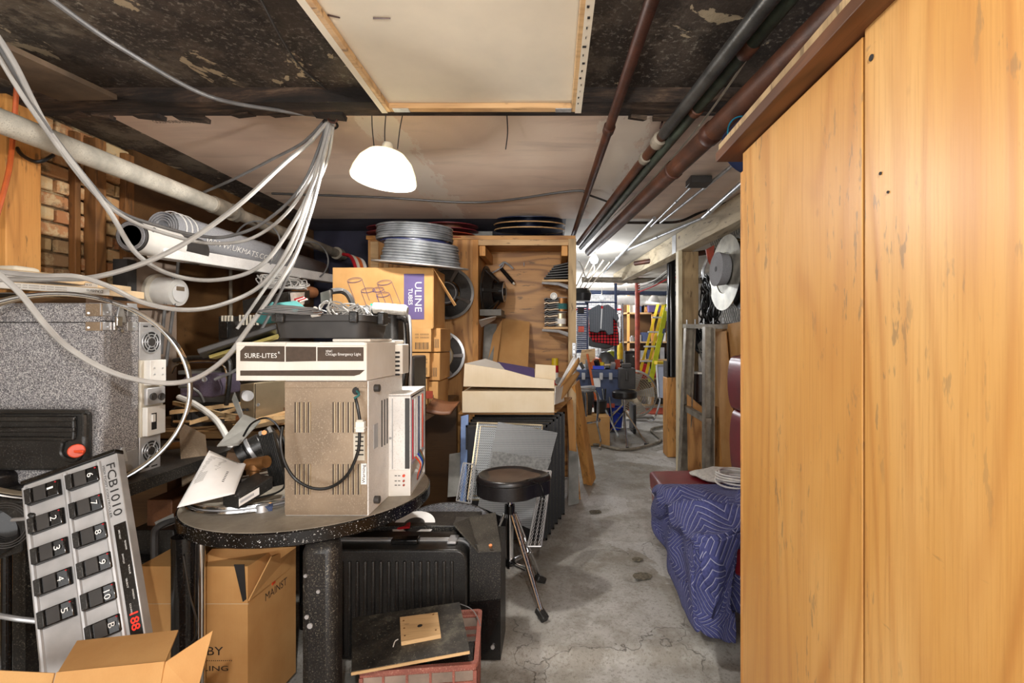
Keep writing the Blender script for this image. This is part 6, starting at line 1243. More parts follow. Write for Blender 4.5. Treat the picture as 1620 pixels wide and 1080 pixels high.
# ================================================================== floor things in front
su_ = thing('ribbed_suitcase', 'large black ribbed hard suitcase under the round table', 'suitcase', (-.68, 2.15, 0))
sx0, sx1, sy0, sy1, sz = -1.0, -.372, 2.08, 2.30, .485
m = MB(); o_ = rrect(sx0, sx1, .01, sz, .05)
MB().prism([(a, sy0+.01, b) for a, b in o_], (0, sy1-sy0-.01, 0)).build('shell', m_black, su_, bevel=.008)
for i in range(16):
    x = sx0+.045+i*.034; MB().mm(x, x+.016, sy0, sy0+.015, .03, sz-.045).build('rib', m_black, su_, bevel=.006)
for y in (sy0+.105, sy0+.125): 
    r_ = rrect(sx0-.003, sx1+.003, .008, sz+.003, .052); MB().tube([(a, y, b) for a, b in r_], .005, 6, True).build('seam_strip', m_silver, su_)
MB().mm(-.72, -.60, sy0+.06, sy0+.11, sz+.0, sz+.024).build('handle', m_bgloss, su_, bevel=.006)
MB().mm(-.47, -.43, sy0+.06, sy0+.14, sz+.003, sz+.014).build('latch', m_silver, su_, bevel=.003)
for i in range(5): MB().tube(sm([(sx0+.025, sy0-.001, .07+i*.045), (sx0+.05, sy0-.004, .075+i*.045), (sx0+.06, sy0-.004, .09+i*.045), (sx0+.04, sy0-.002, .10+i*.045)], 4), .005, 6).build('moulded_mark', m_bgloss, su_)
tag(MB().slab([W(598, 838, 2.35), W(648, 832, 2.3), W(652, 812, 2.5), W(600, 826, 2.5)], .012).build('red_cloth', m_redc, bevel=.004), 'bright red cloth strip showing under the table edge', 'cloth')
rcd = thing('white_disc', 'white disc with a grey oval centre on the suitcase', 'disc', (-.55, 2.3, .5))
cD = W(655, 831, 2.35); aD = Vector((0, -.35, 1)).normalized()
MB().lathe([(0, 0), (.1, 0), (.1, .004), (0, .004)], cD, aD, 48).build('disc', m_paper, rcd); MB().lathe([(0, 0), (.052, 0), (.052, .001), (0, .001)], cD+aD*.0045, aD, 32).build('disc_label', m_dgrey, rcd)
tag(MB().box((-.62, 2.42, .25), (.5, .2, .5)).build('floor_box', m_black2, bevel=.004), 'black box behind the suitcase', 'box')
# black box with tilted plates
bx = thing('black_cabinet', 'narrow black cabinet right of the suitcase', 'cabinet', (-.3, 2.2, 0))
MB().mm(-.365, -.228, 2.11, 2.32, .0, .50).build('body', m_black2, bx, bevel=.002)
MB().hexa([(-.365, 2.105, 0), (-.228, 2.105, 0), (-.228, 2.11, 0), (-.365, 2.11, 0), (-.365, 2.105, .25), (-.228, 2.105, .265), (-.228, 2.11, .265), (-.365, 2.11, .25)]).build('lower_panel', m_bgloss, bx)
MB().cyl((-.262, 2.104, .06), (-.262, 2.095, .06), .009, 6).build('bolt', m_silver, bx)
tp = thing('tilted_plate', 'grey black steel plate tilted on the narrow black cabinet', 'plate', W(760, 860, 2.1))
MB().slab([W(757, 872, 2.05), W(793, 870, 2.05), W(784, 810, 2.42), W(741, 818, 2.42)], .006).build('plate', m_plate, tp); MB().cyl(W(776, 865, 2.06), W(776, 862, 2.055), .008, 6).build('bolt', m_copper, tp)
tp2 = tag(MB().slab([W(718, 828, 2.2), W(758, 873, 2.06), W(742, 818, 2.4), W(722, 817, 2.42)], .006).build('tilted_plate', m_plate), 'second dark steel plate sloping left onto the suitcase', 'plate')
# milk crate with board
cr_ = thing('red_crate', 'red brown plastic crate filled with small parts', 'crate', (-.47, 1.8, 0))
M1 = Matrix.Translation((-.475, 1.81, 0)) @ Matrix.Rotation(R(6), 4, 'Z')
m_liner = plain('worn grey brown plastic', '#8f7d70', .6, 0, .2); cw, cdp, ch = .195, .165, .268
for a in ((-cw, cw, -cdp, -cdp+.012), (-cw, cw, cdp-.012, cdp), (-cw, -cw+.012, -cdp, cdp), (cw-.012, cw, -cdp, cdp)):
    hz = a[1]-a[0] > .1
    MB(M1).mm(*a, .0, .03).build('base_rail', m_brick_red, cr_); MB(M1).mm(*a, ch-.012, ch).build('top_rail', m_brick_red, cr_, bevel=.003)
    for k in range(7): MB(M1).mm(*a, .04+k*.028, .048+k*.028+(.004 if k > 5 else 0)).build('wall_slat', m_brick_red, cr_)
    (MB(M1).mm(a[0]+.002, a[1]-.002, a[2]+.004, a[3]-.004, .03, ch-.012) if hz else MB(M1).mm(a[0]+.004, a[1]-.004, a[2]+.002, a[3]-.002, .03, ch-.012)).build('wall_liner', m_liner, cr_)
    for k in range(6):
        if hz: x = a[0]+(a[1]-a[0])*k/5; x = min(max(x, a[0]+.004), a[1]-.004); MB(M1).mm(x-.004, x+.004, a[2], a[3], .03, ch-.01).build('wall_post', m_brick_red, cr_)
        else: y = a[2]+(a[3]-a[2])*k/5; MB(M1).mm(a[0], a[1], y-.004, y+.004, .03, ch-.01).build('wall_post', m_brick_red, cr_)
MB(M1).mm(-cw, cw, -cdp, cdp, 0, .012).build('base', m_brick_red, cr_)
o_ = rrect(-cw-.006, cw+.006, -cdp-.006, cdp+.006, .02); i_ = rrect(-cw+.01, cw-.01, -cdp+.01, cdp-.01, .012); n_ = len(o_)
rm = MB(M1); rm.add([(a, b, z) for z in (ch, ch+.014) for a, b in o_]+[(a, b, z) for z in (ch, ch+.014) for a, b in i_], [(k, (k+1) % n_, n_+(k+1) % n_, n_+k) for k in range(n_)]+[(2*n_+k, 3*n_+k, 3*n_+(k+1) % n_, 2*n_+(k+1) % n_) for k in range(n_)]+[(n_+k, n_+(k+1) % n_, 3*n_+(k+1) % n_, 3*n_+k) for k in range(n_)]+[(k, 2*n_+k, 2*n_+(k+1) % n_, (k+1) % n_) for k in range(n_)])
rm.build('rim', m_brick_red, cr_)
rj = random.Random(4)
for i in range(14):
    p = M1 @ Vector((rj.uniform(-.15, .15), rj.uniform(-.14, .1), rj.uniform(.18, .22))); q = p+Vector((rj.uniform(-.07, .07), rj.uniform(-.05, .05), rj.uniform(.0, .03)))
    tag(MB().cyl(p, q, rj.uniform(.006, .014), 8).build('loose_part', (m_redc, m_teal, m_copper, m_silver, m_bcable)[i % 5]), 'small '+('red', 'teal', 'copper', 'silver', 'black')[i % 5]+(' rod', ' stick', ' pin')[i//5]+' lying in the red brown crate', 'loose part', 'loose parts in the red brown crate')
tag(MB(M1).mm(-.17, .17, -.14, .14, .013, .17).build('parts_heap', m_black2, kind='stuff'), 'dark heap of small parts in the red brown crate', 'parts')
bd_ = thing('grimy_board', 'grimy black board laid over the red brown crate', 'board', W(650, 1000, 1.8))
Q = [W(556, 1060, 1.60), W(743, 1027, 1.60), W(727, 952, 1.98), W(557, 977, 1.95)]
Q[0].z = .315; Q[1].z = .372; Q[2].z = .315; Q[3].z = .29
Q = [W(556, 1062, 1.56), W(743, 1028, 1.62), W(727, 952, 1.92), W(557, 977, 1.88)]
n = N('grimy black board'); v = n.map(); f = n.noise(v, 9, 8, .75); g = n.noise(v, 150, 3, .7)
m_grime = n.fin(n.mix(n.ramp(g, [(.62, 0.), (.7, .6)]), n.ramp(f, [(.35, '#151312'), (.55, '#35312b'), (.72, '#6f6a5c')]), '#a8a392'), .5, 0, f, .2, .003)
MB().slab(Q, .012).build('board_sheet', m_grime, bd_); 
for a, b in ((0, 1),): MB().tube([Q[a]-Z_*.006, Q[b]-Z_*.006], .006, 4).build('raw_edge', m_pine, bd_)
nb = (Q[1]-Q[0]).cross(Q[3]-Q[0]).normalized()
def onb(px, py):  # where that line of sight meets the board
    d = W(px, py, 1)-Vector((0, 0, H)); o = Vector((0, 0, H)); return o+d*((Q[0]-o).dot(nb)/d.dot(nb))
K = [onb(635, 1022)+nb*.001, onb(698, 1010)+nb*.001, onb(693, 974)+nb*.001, onb(633, 982)+nb*.001]
wp = thing('wooden_plate', 'square tan wooden plate with a centre hole on the grimy board', 'plate', K[0])
MB().slab([k+nb*.014 for k in K], .014, nb).build('plate', m_pine, wp, bevel=.001)
c_ = (K[0]+K[1]+K[2]+K[3])/4+nb*.0145; MB().cyl(c_, c_+nb*.0006, .009, 16).build('centre_hole', m_ink, wp)
for p in ((639, 988), (640, 1000), (641, 1012), (686, 978), (690, 1003)): c_ = onb(*p)+nb*.0155; MB().cyl(c_, c_+nb*.0006, .0035, 8).build('screw_hole', m_brass, wp)
c_ = onb(626, 1015)+nb*.001; tag(MB().tube(sm([onb(622, 1024)+nb*.002, onb(625, 1016)+nb*.004, onb(630, 1012)+nb*.002], 5), .002, 5).build('white_thread', m_white2), 'short white thread on the grimy board', 'thread')
tag(MB().tube(path([(728, 955, 1.92), (748, 965, 1.9), (760, 990, 1.88), (752, 1012, 1.86), (742, 1014, 1.8)], 6), .0018, 5).build('thin_wire', m_cabled), 'thin wire looping beside the grimy board', 'wire')
tag(MB().slab([(-.95, 1.75, .004), (-.66, 1.68, .004), (-.64, 2.0, .004), (-.9, 2.02, .004)], .008).build('floor_sheet', m_greyboard), 'dusty dark sheet lying on the floor under the crate', 'sheet')
# ================================================================== drum stool
st = thing('drum_stool', 'black vinyl drum stool on a folding chrome tripod', 'stool', (-.23, 2.62, 0))
SX, SY = -.235, 2.62
def seat_r(a):
    # round with a saddle bulge to the right
    return .178+.045*math.exp(-((a)/.42)**2)-.012*math.exp(-((abs(a)-.62)/.2)**2)
def seat(u, v):
    a = (u*2-1)*math.pi; R_ = seat_r(a)
    if v < .5: t = v/.5; r = R_*(t**.8)*.93; z = .655-.018*(1-t**2.4)+.012*t**3-.02*max(0, t-.85)/.15*0
    elif v < .62: t = (v-.5)/.12; r = R_*(.93+.07*math.sin(t*1.57)); z = .667-.028*(1-math.cos(t*1.57))
    elif v < .9: t = (v-.62)/.28; r = R_*(1-.0*t); z = .639-.07*t
    else: t = (v-.9)/.1; r = R_*(1-t*.93); z = .569-.012*math.sin(t*1.57)
    return (SX+r*math.cos(a), SY+r*math.sin(a)*.98, z)
MB().grid(seat, 64, 40).build('seat_cushion', m_bvinyl, st, smooth=80)
def seattop(u, v):
    a = (u*2-1)*math.pi; r = seat_r(a)*.80*v**.8; t = .86*v; return (SX-.01+r*math.cos(a), SY+r*math.sin(a)*.95, .6565-.018*(1-t**2.4)+.012*t**3)
MB().grid(seattop, 48, 12).build('seat_inset', m_seat, st, smooth=80)
MB().tube([(SX+seat_r(a)*1.003*math.cos(a), SY+seat_r(a)*.985*math.sin(a), .642) for a in [k/64*6.283-3.1415 for k in range(64)]], .003, 6, True).build('seam_piping', m_bgloss, st)
MB().tube(sm([(SX+.10, SY-.12, .664), (SX+.165, SY-.11, .645), (SX+.185, SY-.115, .60), (SX+.18, SY-.11, .575)], 5), .003, 6).build('saddle_seam', m_bgloss, st)
MB().cyl((SX, SY, .35), (SX, SY, .575), .0165, 16).build('seat_post', m_chrome, st); MB().cyl((SX, SY, .16), (SX, SY, .50), .021, 16).build('outer_tube', m_chrome, st); MB().cyl((SX, SY, .455), (SX, SY, .50), .028, 16).build('collar', m_bgloss, st)
MB().cyl((SX+.02, SY-.01, .53), (SX+.06, SY-.02, .545), .007, 8).build('wing_bolt', m_chrome, st); MB().box((SX+.062, SY-.02, .545), (.012, .02, .04), (.3, 0, 0)).build('wing_nut', m_chrome, st, bevel=.003)
for k, an in enumerate((-.85, .75, 2.85)):
    d = Vector((math.cos(an), math.sin(an), 0)); s_ = d.cross(Z_)*.012; f = Vector((SX, SY, 0))+d*(.27 if k == 0 else .22)
    lg = MB()
    for sg in (-1, 1): lg.tube([Vector((SX, SY, .45))+d*.03+s_*sg, f+Z_*.03+s_*sg*.6], .006, 8)
    L = lg.build('leg', m_chrome, st)
    br_ = MB()
    for sg in (-1, 1): br_.tube([Vector((SX, SY, .19))+d*.02+s_*sg, Vector((SX, SY, 0))+d*.155+Z_*.20+s_*sg], .005, 6)
    br_.build('leg_brace', m_chrome, L); MB().box(f+Z_*.022, (.07, .04, .034), (0, .5, an)).build('rubber_foot', m_black, L, bevel=.007)
MB().cyl((SX, SY, .175), (SX, SY, .205), .03, 16).build('lower_collar', m_bgloss, st)
# ================================================================== the passage and the far room
def obj1(mb, name, mat, label, cat, group=None, **kw): return tag(mb.build(name, mat, **kw), label, cat, group)
# bulbs
for nm, px, py, Y, r, lb in (('ceiling_bulb', 940, 411, 5.9, .05, 'bright bare bulb high above the passage'), ('ceiling_bulb', 952, 471, 8.6, .026, 'starry bare bulb above the hanging shirts'), ('ceiling_bulb', 991, 473, 10.6, .03, 'small distant bulb left of the red brown post')):
    t = thing(nm, lb, 'bulb', W(px, py, Y)); c = W(px, py, Y)
    MB().lathe([(0, -r), (r*.7, -r*.7), (r, 0), (r*.8, r*.6), (r*.4, r*1.2), (0, r*1.3)], c, Z_, 20).build('glass_bulb', m_farglow, t); MB().cyl(c+Z_*r*1.2, c+Z_*(r*1.2+.05), r*.45, 12).build('socket', m_white2, t)
    MB().cyl(c+Z_*(r*1.2+.05), (c.x, c.y, 2.5), .006, 6).build('bulb_cord', m_white2, t)
t = thing('work_lamp', 'small white clip lamp shining above the yellow ladder', 'lamp', W(1035, 470, 9.2)); c = W(1035, 472, 9.2)
MB().lathe([(.03, .1), (.05, .06), (.12, -.06), (.11, -.06), (.04, .05)], c, (.1, -.2, 1), 24).build('shade', m_white, t); MB().lathe([(0, -.07), (.05, -.04), (.05, 0), (0, .03)], c, (.1, -.2, 1), 16).build('bulb', m_farglow, t)
# round red brown post
t = thing('round_post', 'red brown round steel post on a concrete pad', 'post', (1.49, 8.6, 0)); x = W(1008.5, 0, 8.6).x
MB().cyl((x, 8.6, .25), (x, 8.6, 2.44), .043, 20).build('post_tube', m_red, t); MB().cyl((x, 8.6, .02), (x, 8.6, .25), .02, 12).build('post_screw', m_dkwood, t); MB().box((x+.08, 8.58, .015), (.35, .28, .04)).build('concrete_pad', m_wallg, t, bevel=.01); MB().box((x, 8.6, 2.46), (.16, .16, .03)).build('head_plate', m_red, t)
MB().cyl((x, 8.6, 1.3), (x, 8.6, 1.34), .047, 16).build('band', m_red, t); MB().cyl((x, 8.6, 2.3), (x, 8.6, 2.34), .047, 16).build('band', m_red, t)
# cross pipes and joists at the far ceiling
for i, (a, b, r, mt_, lb) in enumerate((((.45, 7.6, 2.32), (2.62, 7.6, 2.30), .045, m_pipegrey, 'grey brown pipe crossing the passage before the round post'), ((.4, 8.9, 2.25), (2.62, 8.9, 2.22), .04, m_dblue, 'slate blue pipe crossing behind the round post'), ((1.2, 9.4, 2.14), (2.62, 9.4, 2.12), .09, m_white, 'thick white pipe crossing above the ladder'), ((-.52, 9.6, 1.97), (1.35, 9.6, 1.97), .02, m_redc, 'thin red rail behind the shirts'), ((1.05, 6.2, 2.36), (2.0, 5.2, 2.38), .03, m_rust, 'dark slanting pipe under the long timber beam'))):
    t = thing('cross_pipe', lb, 'pipe', a); MB().cyl(a, b, r, 12).build('pipe_run', mt_, t); p = Vector(a).lerp(Vector(b), .35); d = (Vector(b)-Vector(a)).normalized()*.04; MB().cyl(p-d, p+d, r*1.2, 12).build('coupling', mt_, t)
rq = random.Random(12)
for i, lb in enumerate(('red sleeved cable hanging below the slanting pipe', 'grey cable hanging along the slanting pipe', 'black cable draped under the long beam', 'white cable draped under the long beam')):
    obj1(MB().tube(path([(1010, 462-i*4, 7.6), (1035, 452-i*3, 7.0), (1060, 440-i*5, 6.5), (1085, 438-i*5, 6.2)], 6), .009, 6), 'draped_cable', (m_redc, m_cabled, m_bcable, m_white2)[i], lb, 'cable')
obj1(MB().tube(path([(915, 412, 5.6), (920, 420, 5.6), (928, 440, 5.7), (940, 428, 5.85), (938, 415, 5.9)], 6), .008, 6), 'looped_cable', m_white2, 'white cable looping from the passage bulb', 'cable')
for i in range(4): obj1(MB().tube([W(912+i*6, 452+i*2, 6.6), W(935+i*10, 405+i*3, 5.9)], .008, 6), 'side_conduit', m_pipegrey, ('first', 'second', 'third', 'fourth')[i]+' slanting conduit beside the passage bulb, counted from the cabinet post', 'conduit')
# louvred shutter
t = thing('louvred_shutter', 'slate grey louvred shutter hanging by the cabinet post', 'shutter', W(922, 560, 7.6)); a, b = W(911, 558, 7.6), W(931, 479, 7.6)
MB().mm(a.x-.03, a.x, 7.6, 7.64, a.z, b.z).build('stile', m_dblue, t); MB().mm(b.x-.03, b.x, 7.6, 7.64, a.z, b.z).build('stile', m_dblue, t); MB().mm(a.x, b.x, 7.6, 7.64, b.z-.03, b.z).build('top_rail', m_dblue, t); MB().mm(a.x, b.x, 7.6, 7.64, a.z, a.z+.03).build('bottom_rail', m_dblue, t)
for i in range(22): z = a.z+.04+i*.032; MB().box(((a.x+b.x)/2, 7.62, z), (b.x-a.x-.03, .03, .012), (.6, 0, 0)).build('slat', m_dblue, t)
MB().box(((a.x+b.x)/2-.02, 7.595, b.z-.12), (.1, .01, .09)).build('black_plaque', m_ink, t)
obj1(MB().pb(915, 924, 516, 525, 7.5, .02), 'orange_tag', m_orangep, 'orange and grey tag on the louvred shutter', 'tag'); obj1(MB().lathe([(0, 0), (.13, 0), (.15, .12), (.1, .2), (0, .2)], W(921, 476, 7.7), Z_, 20), 'black_hat', m_bvinyl, 'black bulky cap above the louvred shutter', 'hat')
# clothes
rail = thing('clothes_rail', 'slate blue upright pole beside the hanging shirts', 'pole', W(975, 578, 7.3)); MB().cyl(W(974, 580, 7.35), W(974, 448, 7.35), .022, 10).build('pole', m_dblue, rail); MB().cyl(W(925, 478, 7.3), W(976, 478, 7.3), .012, 8).build('cross_bar', m_dblue, rail)
def garment(name, label, pts, Y, d, mt_, seed):
    P = [Vector((p[0], p[1], 0)) for p in pts]; m = MB(); n_ = len(P)
    m.prism([W(p[0], p[1], Y+.012*math.sin(i*2.1+seed)) for i, p in enumerate(pts)], (0, d, 0)); return obj1(m, name, mt_, label, 'shirt', bevel=.012)
garment('plaid_shirt', 'red and black plaid shirt hanging under the striped one', [(932, 490), (950, 484), (958, 488), (970, 495), (976, 510), (980, 545), (974, 547), (955, 543), (938, 540), (932, 530)], 7.2, .12, m_plaid, 1)
garment('striped_shirt', 'grey pinstriped short sleeved shirt hanging in front', [(931, 490), (948, 481), (953, 484), (962, 481), (974, 490), (980, 504), (975, 508), (970, 503), (971, 528), (962, 530), (957, 523), (950, 523), (946, 527), (934, 524), (932, 505)], 7.1, .08, m_pin, 2)
garment('black_trousers', 'black garment hanging lowest under the plaid shirt', [(932, 530), (972, 544), (970, 549), (958, 552), (938, 549), (932, 547)], 7.3, .1, m_bvinyl, 3)
t = thing('shirt_placket', 'pale buttoned strip down the striped shirt', 'strip', W(952, 520, 7.08)); MB().slab([W(951.5, 484, 7.09), W(953.5, 484, 7.09), W(951.5, 520, 7.09), W(949.5, 520, 7.09)], .004).build('strip', m_silver, t); MB().pb(951, 954, 484, 488, 7.07, .01).build('red_label', m_redc, t)
# tool chest and things on it
t = thing('tool_chest', 'large slate blue plastic tool chest with latches', 'chest', W(950, 640, 7.2)); a, b = W(914, 630, 7.0), W(983, 588, 7.0)
MB().mm(a.x-.3, b.x, 7.0, 7.6, .42, b.z-.07).build('chest_body', m_dblue, t, bevel=.01); MB().mm(a.x-.3, b.x+.03, 6.98, 7.62, b.z-.09, b.z+.03).build('lid', m_dblue, t, bevel=.015)
for px in (923, 951, 966): MB().box(W(px, 595, 6.97), (.05, .03, .1)).build('latch', m_silver, t, bevel=.004)
MB().pb(938, 950, 597, 612, 6.99, .01).build('white_sticker', m_paper, t); MB().mm(a.x-.3, b.x-.1, 6.97, 7.0, .40, .46).build('red_rail', m_red, t)
for x_ in (.4, .8, 1.2): MB().mm(x_-.02, x_+.02, 7.1, 7.5, 0, .42).build('leg', m_black, t)
zt = W(0, 588, 7.0).z+.035
obj1(MB().slab([(.38, 7.1, zt+.05), (.62, 7.1, zt+.12), (.62, 7.12, zt+.3), (.42, 7.12, zt+.28)], .02), 'wooden_board', m_pine, 'tan wooden panel on the tool chest', 'board')
obj1(MB().lathe([(0, 0), (.12, 0), (.13, .05), (.1, .15), (0, .18)], (.62, 7.2, zt), Z_, 24), 'terracotta_pot', m_orange, 'round orange pot on the tool chest', 'pot')
obj1(MB().lathe([(0, 0), (.17, 0), (.15, .08), (.06, .17), (0, .18)], W(957, 583, 7.3)+Z_*.08, Z_, 24), 'grey_dome', m_dgrey, 'dark grey dome shaped cover on the tool chest', 'cover')
obj1(MB().mm(.68, 1.0, 7.1, 7.4, zt+.05, zt+.075), 'tray', m_card2, 'tan tray under the grey dome', 'tray')
obj1(MB().mm(.58, .74, 7.02, 7.12, zt, zt+.05), 'blue_box', m_blue, 'bright blue box on the tool chest lid', 'box')
obj1(MB().tube([W(929, 560, 6.9), W(943, 635, 6.7)], .018, 8), 'broomstick', m_orange, 'slanting orange handle in front of the tool chest', 'handle')
for i in range(9):
    p = (.42+i*.075, 7.05+.05*(i % 3), zt); obj1(MB().box((p[0], p[1], p[2]+.05+.02*(i % 2)), (.05, .06, .1+.04*(i % 2)), (0, .5*(i % 3-1), .3*i)), 'small_tool', (m_dgrey, m_alu, m_red, m_bvinyl, m_yellow)[i % 5], ('dark grey', 'silver', 'red', 'black', 'yellow')[i % 5]+(' small tool', ' stubby tool')[i//5]+' heaped on the tool chest', 'tool', 'small tools on the chest')
# guitar amp + drum stool in the passage
obj1(MB().mm(.89, 1.10, 6.45, 6.65, .72, 1.0).box((.98, 6.44, .9), (.04, .02, .12)).box((.995, 6.55, 1.03), (.12, .1, .06)), 'practice_amp', m_dgrey, 'dark grey appliance on the small round stool', 'appliance', bevel=.008)
t = thing('round_stool', 'small black round stool on chrome tripod in the passage', 'stool', W(990, 690, 6.4)); c = Vector((W(988, 0, 6.4).x, 6.4, 0))
MB().lathe([(0, 0), (.15, 0), (.165, .02), (.165, .08), (.14, .1), (0, .105)], c+Z_*.61, Z_, 32).build('seat_cushion', m_bvinyl, t); MB().cyl(c+Z_*.2, c+Z_*.61, .016, 12).build('seat_post', m_chrome, t)
for an in (-1.6, -.35, 2.9): d = Vector((math.cos(an), math.sin(an), 0)); L = MB().tube([c+Z_*.45, c+d*.29+Z_*.02], .011, 8).build('leg', m_chrome, t); MB().tube([c+Z_*.2, c+d*.16+Z_*.22], .008, 6).build('brace', m_chrome, t); MB().box(c+d*.29+Z_*.02, (.06, .035, .03), (0, 0, an)).build('rubber_foot', m_black, L, bevel=.005)
t = thing('blue_bucket', 'bright blue bucket under the small round stool', 'bucket', W(972, 668, 7.6)); c = Vector((W(971, 0, 7.5).x, 7.5, 0)); 
MB().lathe([(0, 0), (.12, 0), (.16, .33), (.168, .33), (.168, .35), (.15, .35), (.112, .015), (0, .015)], c, Z_, 32).build('bucket_body', m_blue, t); MB().tube([c+Vector((.16*math.cos(a), .16*math.sin(a)*.5-.08, .3-.1*abs(math.cos(a)))) for a in [k/10*3.14-3.14 for k in range(11)]], .004, 5).build('bucket_handle', m_steel, t)
# folded tripod stand
t = thing('folded_stand', 'folded black and chrome stand left of the blue bucket', 'stand', W(955, 672, 6.9)); 
for i, (a, b) in enumerate(((W(953, 615, 6.9), W(960, 672, 6.6)), (W(958, 615, 6.9), W(955, 650, 7.0)), (W(964, 628, 6.8), W(970, 675, 6.5)), (W(985, 640, 6.7), W(958, 668, 6.7)), (W(945, 622, 6.9), W(978, 690, 6.1)))): MB().tube([a, b], .012, 6).build('stand_tube', (m_bgloss, m_dgrey, m_dgrey, m_gold, m_steel)[i], t)
# bar stool chrome
t = thing('chrome_bar_stool', 'chrome bar stool frame behind the leaning planks', 'stool', W(925, 710, 6.22)); sY = 5.3
MB().tube(path([(905, 615, 6.02), (922, 616, 6.07), (929, 622, 6.07), (930, 640, 6.07), (929, 670, 6.02), (946, 706, 5.92)], 6) if False else path([(915, 614, 6.12), (935, 616, 6.12), (945, 624, 6.12), (946, 650, 6.12), (945, 670, 6.12), (950, 695, 6.22), (949, 708, 6.07)], 6), .014, 8).build('front_leg', m_chrome, t)
MB().tube(path([(915, 618, 6.32), (926, 620, 6.32), (928, 640, 6.32), (927, 672, 6.32)], 6), .014, 8).build('rear_leg', m_chrome, t); MB().tube(path([(915, 670, 6.22), (930, 669, 6.17), (948, 666, 6.17), (944, 661, 6.32), (915, 660, 6.37)], 6), .012, 8).build('foot_ring', m_chrome, t); MB().tube(path([(912, 614, 6.12), (938, 612, 6.17), (936, 617, 6.32), (912, 617, 6.32)], 6), .02, 8).build('seat_ring', m_silver, t)
obj1(MB().mm(.40, .74, 6.3, 6.7, 0, .38), 'cardboard_box', m_card3, 'cardboard box on the passage floor behind the bar stool', 'box', bevel=.004)
obj1(MB().lathe([(0, 0), (.1, 0), (.13, .25), (.12, .3), (0, .3)], (.42, 6.5, .39), Z_, 20), 'grey_jug', m_dgrey, 'grey jug standing on the cardboard box', 'jug'); obj1(MB().lathe([(0, 0), (.08, 0), (.1, .16), (0, .16)], (.64, 6.6, .39), Z_, 20), 'black_pot', m_bvinyl, 'black pot standing on the cardboard box', 'pot')
# drum fan
t = thing('drum_fan', 'large round wire fan tilted beside the round post', 'fan', W(1010, 660, 8.2)); c = W(1001, 624, 8.2); ax = Vector((-.25, -1, -.12)).normalized(); Rf_ = .40
for k in [j/11 for j in range(1, 12)]: MB().ring(c, Rf_*k*1.0, .005, ax, 40, 5).build('grille_ring', m_gold, t)
u = ax.orthogonal().normalized(); w = ax.cross(u); m = MB()
for k in range(72): a = k/72*6.283; d = u*math.cos(a)+w*math.sin(a); m.tube([c+d*.05, c+d*Rf_*.5+ax*.03, c+d*Rf_], .0035, 4)
m.build('grille_wires', m_gold, t, kind='stuff'); MB().band(c-ax*.09, Rf_, .16, .006, ax, 48).build('drum_housing', m_greyboard, t); MB().cyl(c-ax*.02, c-ax*.12, .06, 16).build('motor_hub', m_dgrey, t)
for k in range(5): a = k*1.2566; d = u*math.cos(a)+w*math.sin(a); e = d.cross(ax); MB().slab([c-ax*.05+d*.06-e*.04, c-ax*.08+d*.06+e*.04, c-ax*.09+d*.36+e*.1, c-ax*.05+d*.36-e*.08], .004).build('fan_blade', m_alu, t)
MB().tube(path([(1040, 628, 8.1), (1044, 634, 8.1), (1034, 664, 7.9), (1022, 662, 8.1)], 5), .016, 8).build('fan_stand', m_chrome, t)
# ladder
t = thing('step_ladder', 'yellow fibreglass ladder leaning at the far shelves', 'ladder', (1.8, 9.6, 0)); LD = 9.3
def lp(x0, y0, x1, y1, Y0, Y1, w, mt_, nm): a, b = W(x0, y0, Y0), W(x1, y1, Y1); MB().slab([a-X_*w/2, a+X_*w/2, b+X_*w/2, b-X_*w/2], .04, (0, 1, 0)).build(nm, mt_, t)
lp(1041, 480, 1012, 590, 9.4, 8.9, .05, m_yellow, 'rail'); lp(1049, 482, 1022, 592, 9.4, 8.9, .05, m_yellow, 'rail'); lp(1055, 482, 1029, 604, 9.2, 8.7, .09, m_lime, 'rail')
for i in range(4): y_ = 502+i*23; x_ = 1041-i*6.2; MB().box(W(x_-.5, y_, 9.15-.1*i), (.22, .05, .03)).build('rung', m_alu, t, bevel=.004)
for p in ((1055, 490), (1052, 503)): MB().box(W(p[0], p[1], 9.12), (.06, .01, .1)).build('warning_label', m_white2, t)
MB().slab([W(1049, 520, 9.0), W(1053, 520, 9.0), W(1047, 545, 8.95), W(1043, 545, 8.95)], .02).build('spreader', m_dblue, t)
# folding table / white panel
t = thing('folding_table', 'white folded table with grey rim leaning before the shelves', 'table', W(1050, 640, 7.9)); q = [W(1042, 628, 7.7), W(1060, 630, 7.7), W(1060, 578, 7.9), W(1039, 578, 7.9)]
MB().slab(q, .03).build('table_top', plain('pale blue white top', '#ccd4ea', .4, 0, .04), t, bevel=.004); MB().tube([q[0], q[3]], .02, 8).build('rim', m_silver, t); MB().tube([q[3], q[2]], .02, 8).build('rim', m_silver, t)
obj1(MB().pb(1040, 1064, 572, 577, 8.3, .3), 'yellow_board', m_yellow, 'yellow edged board behind the folded white table', 'board')
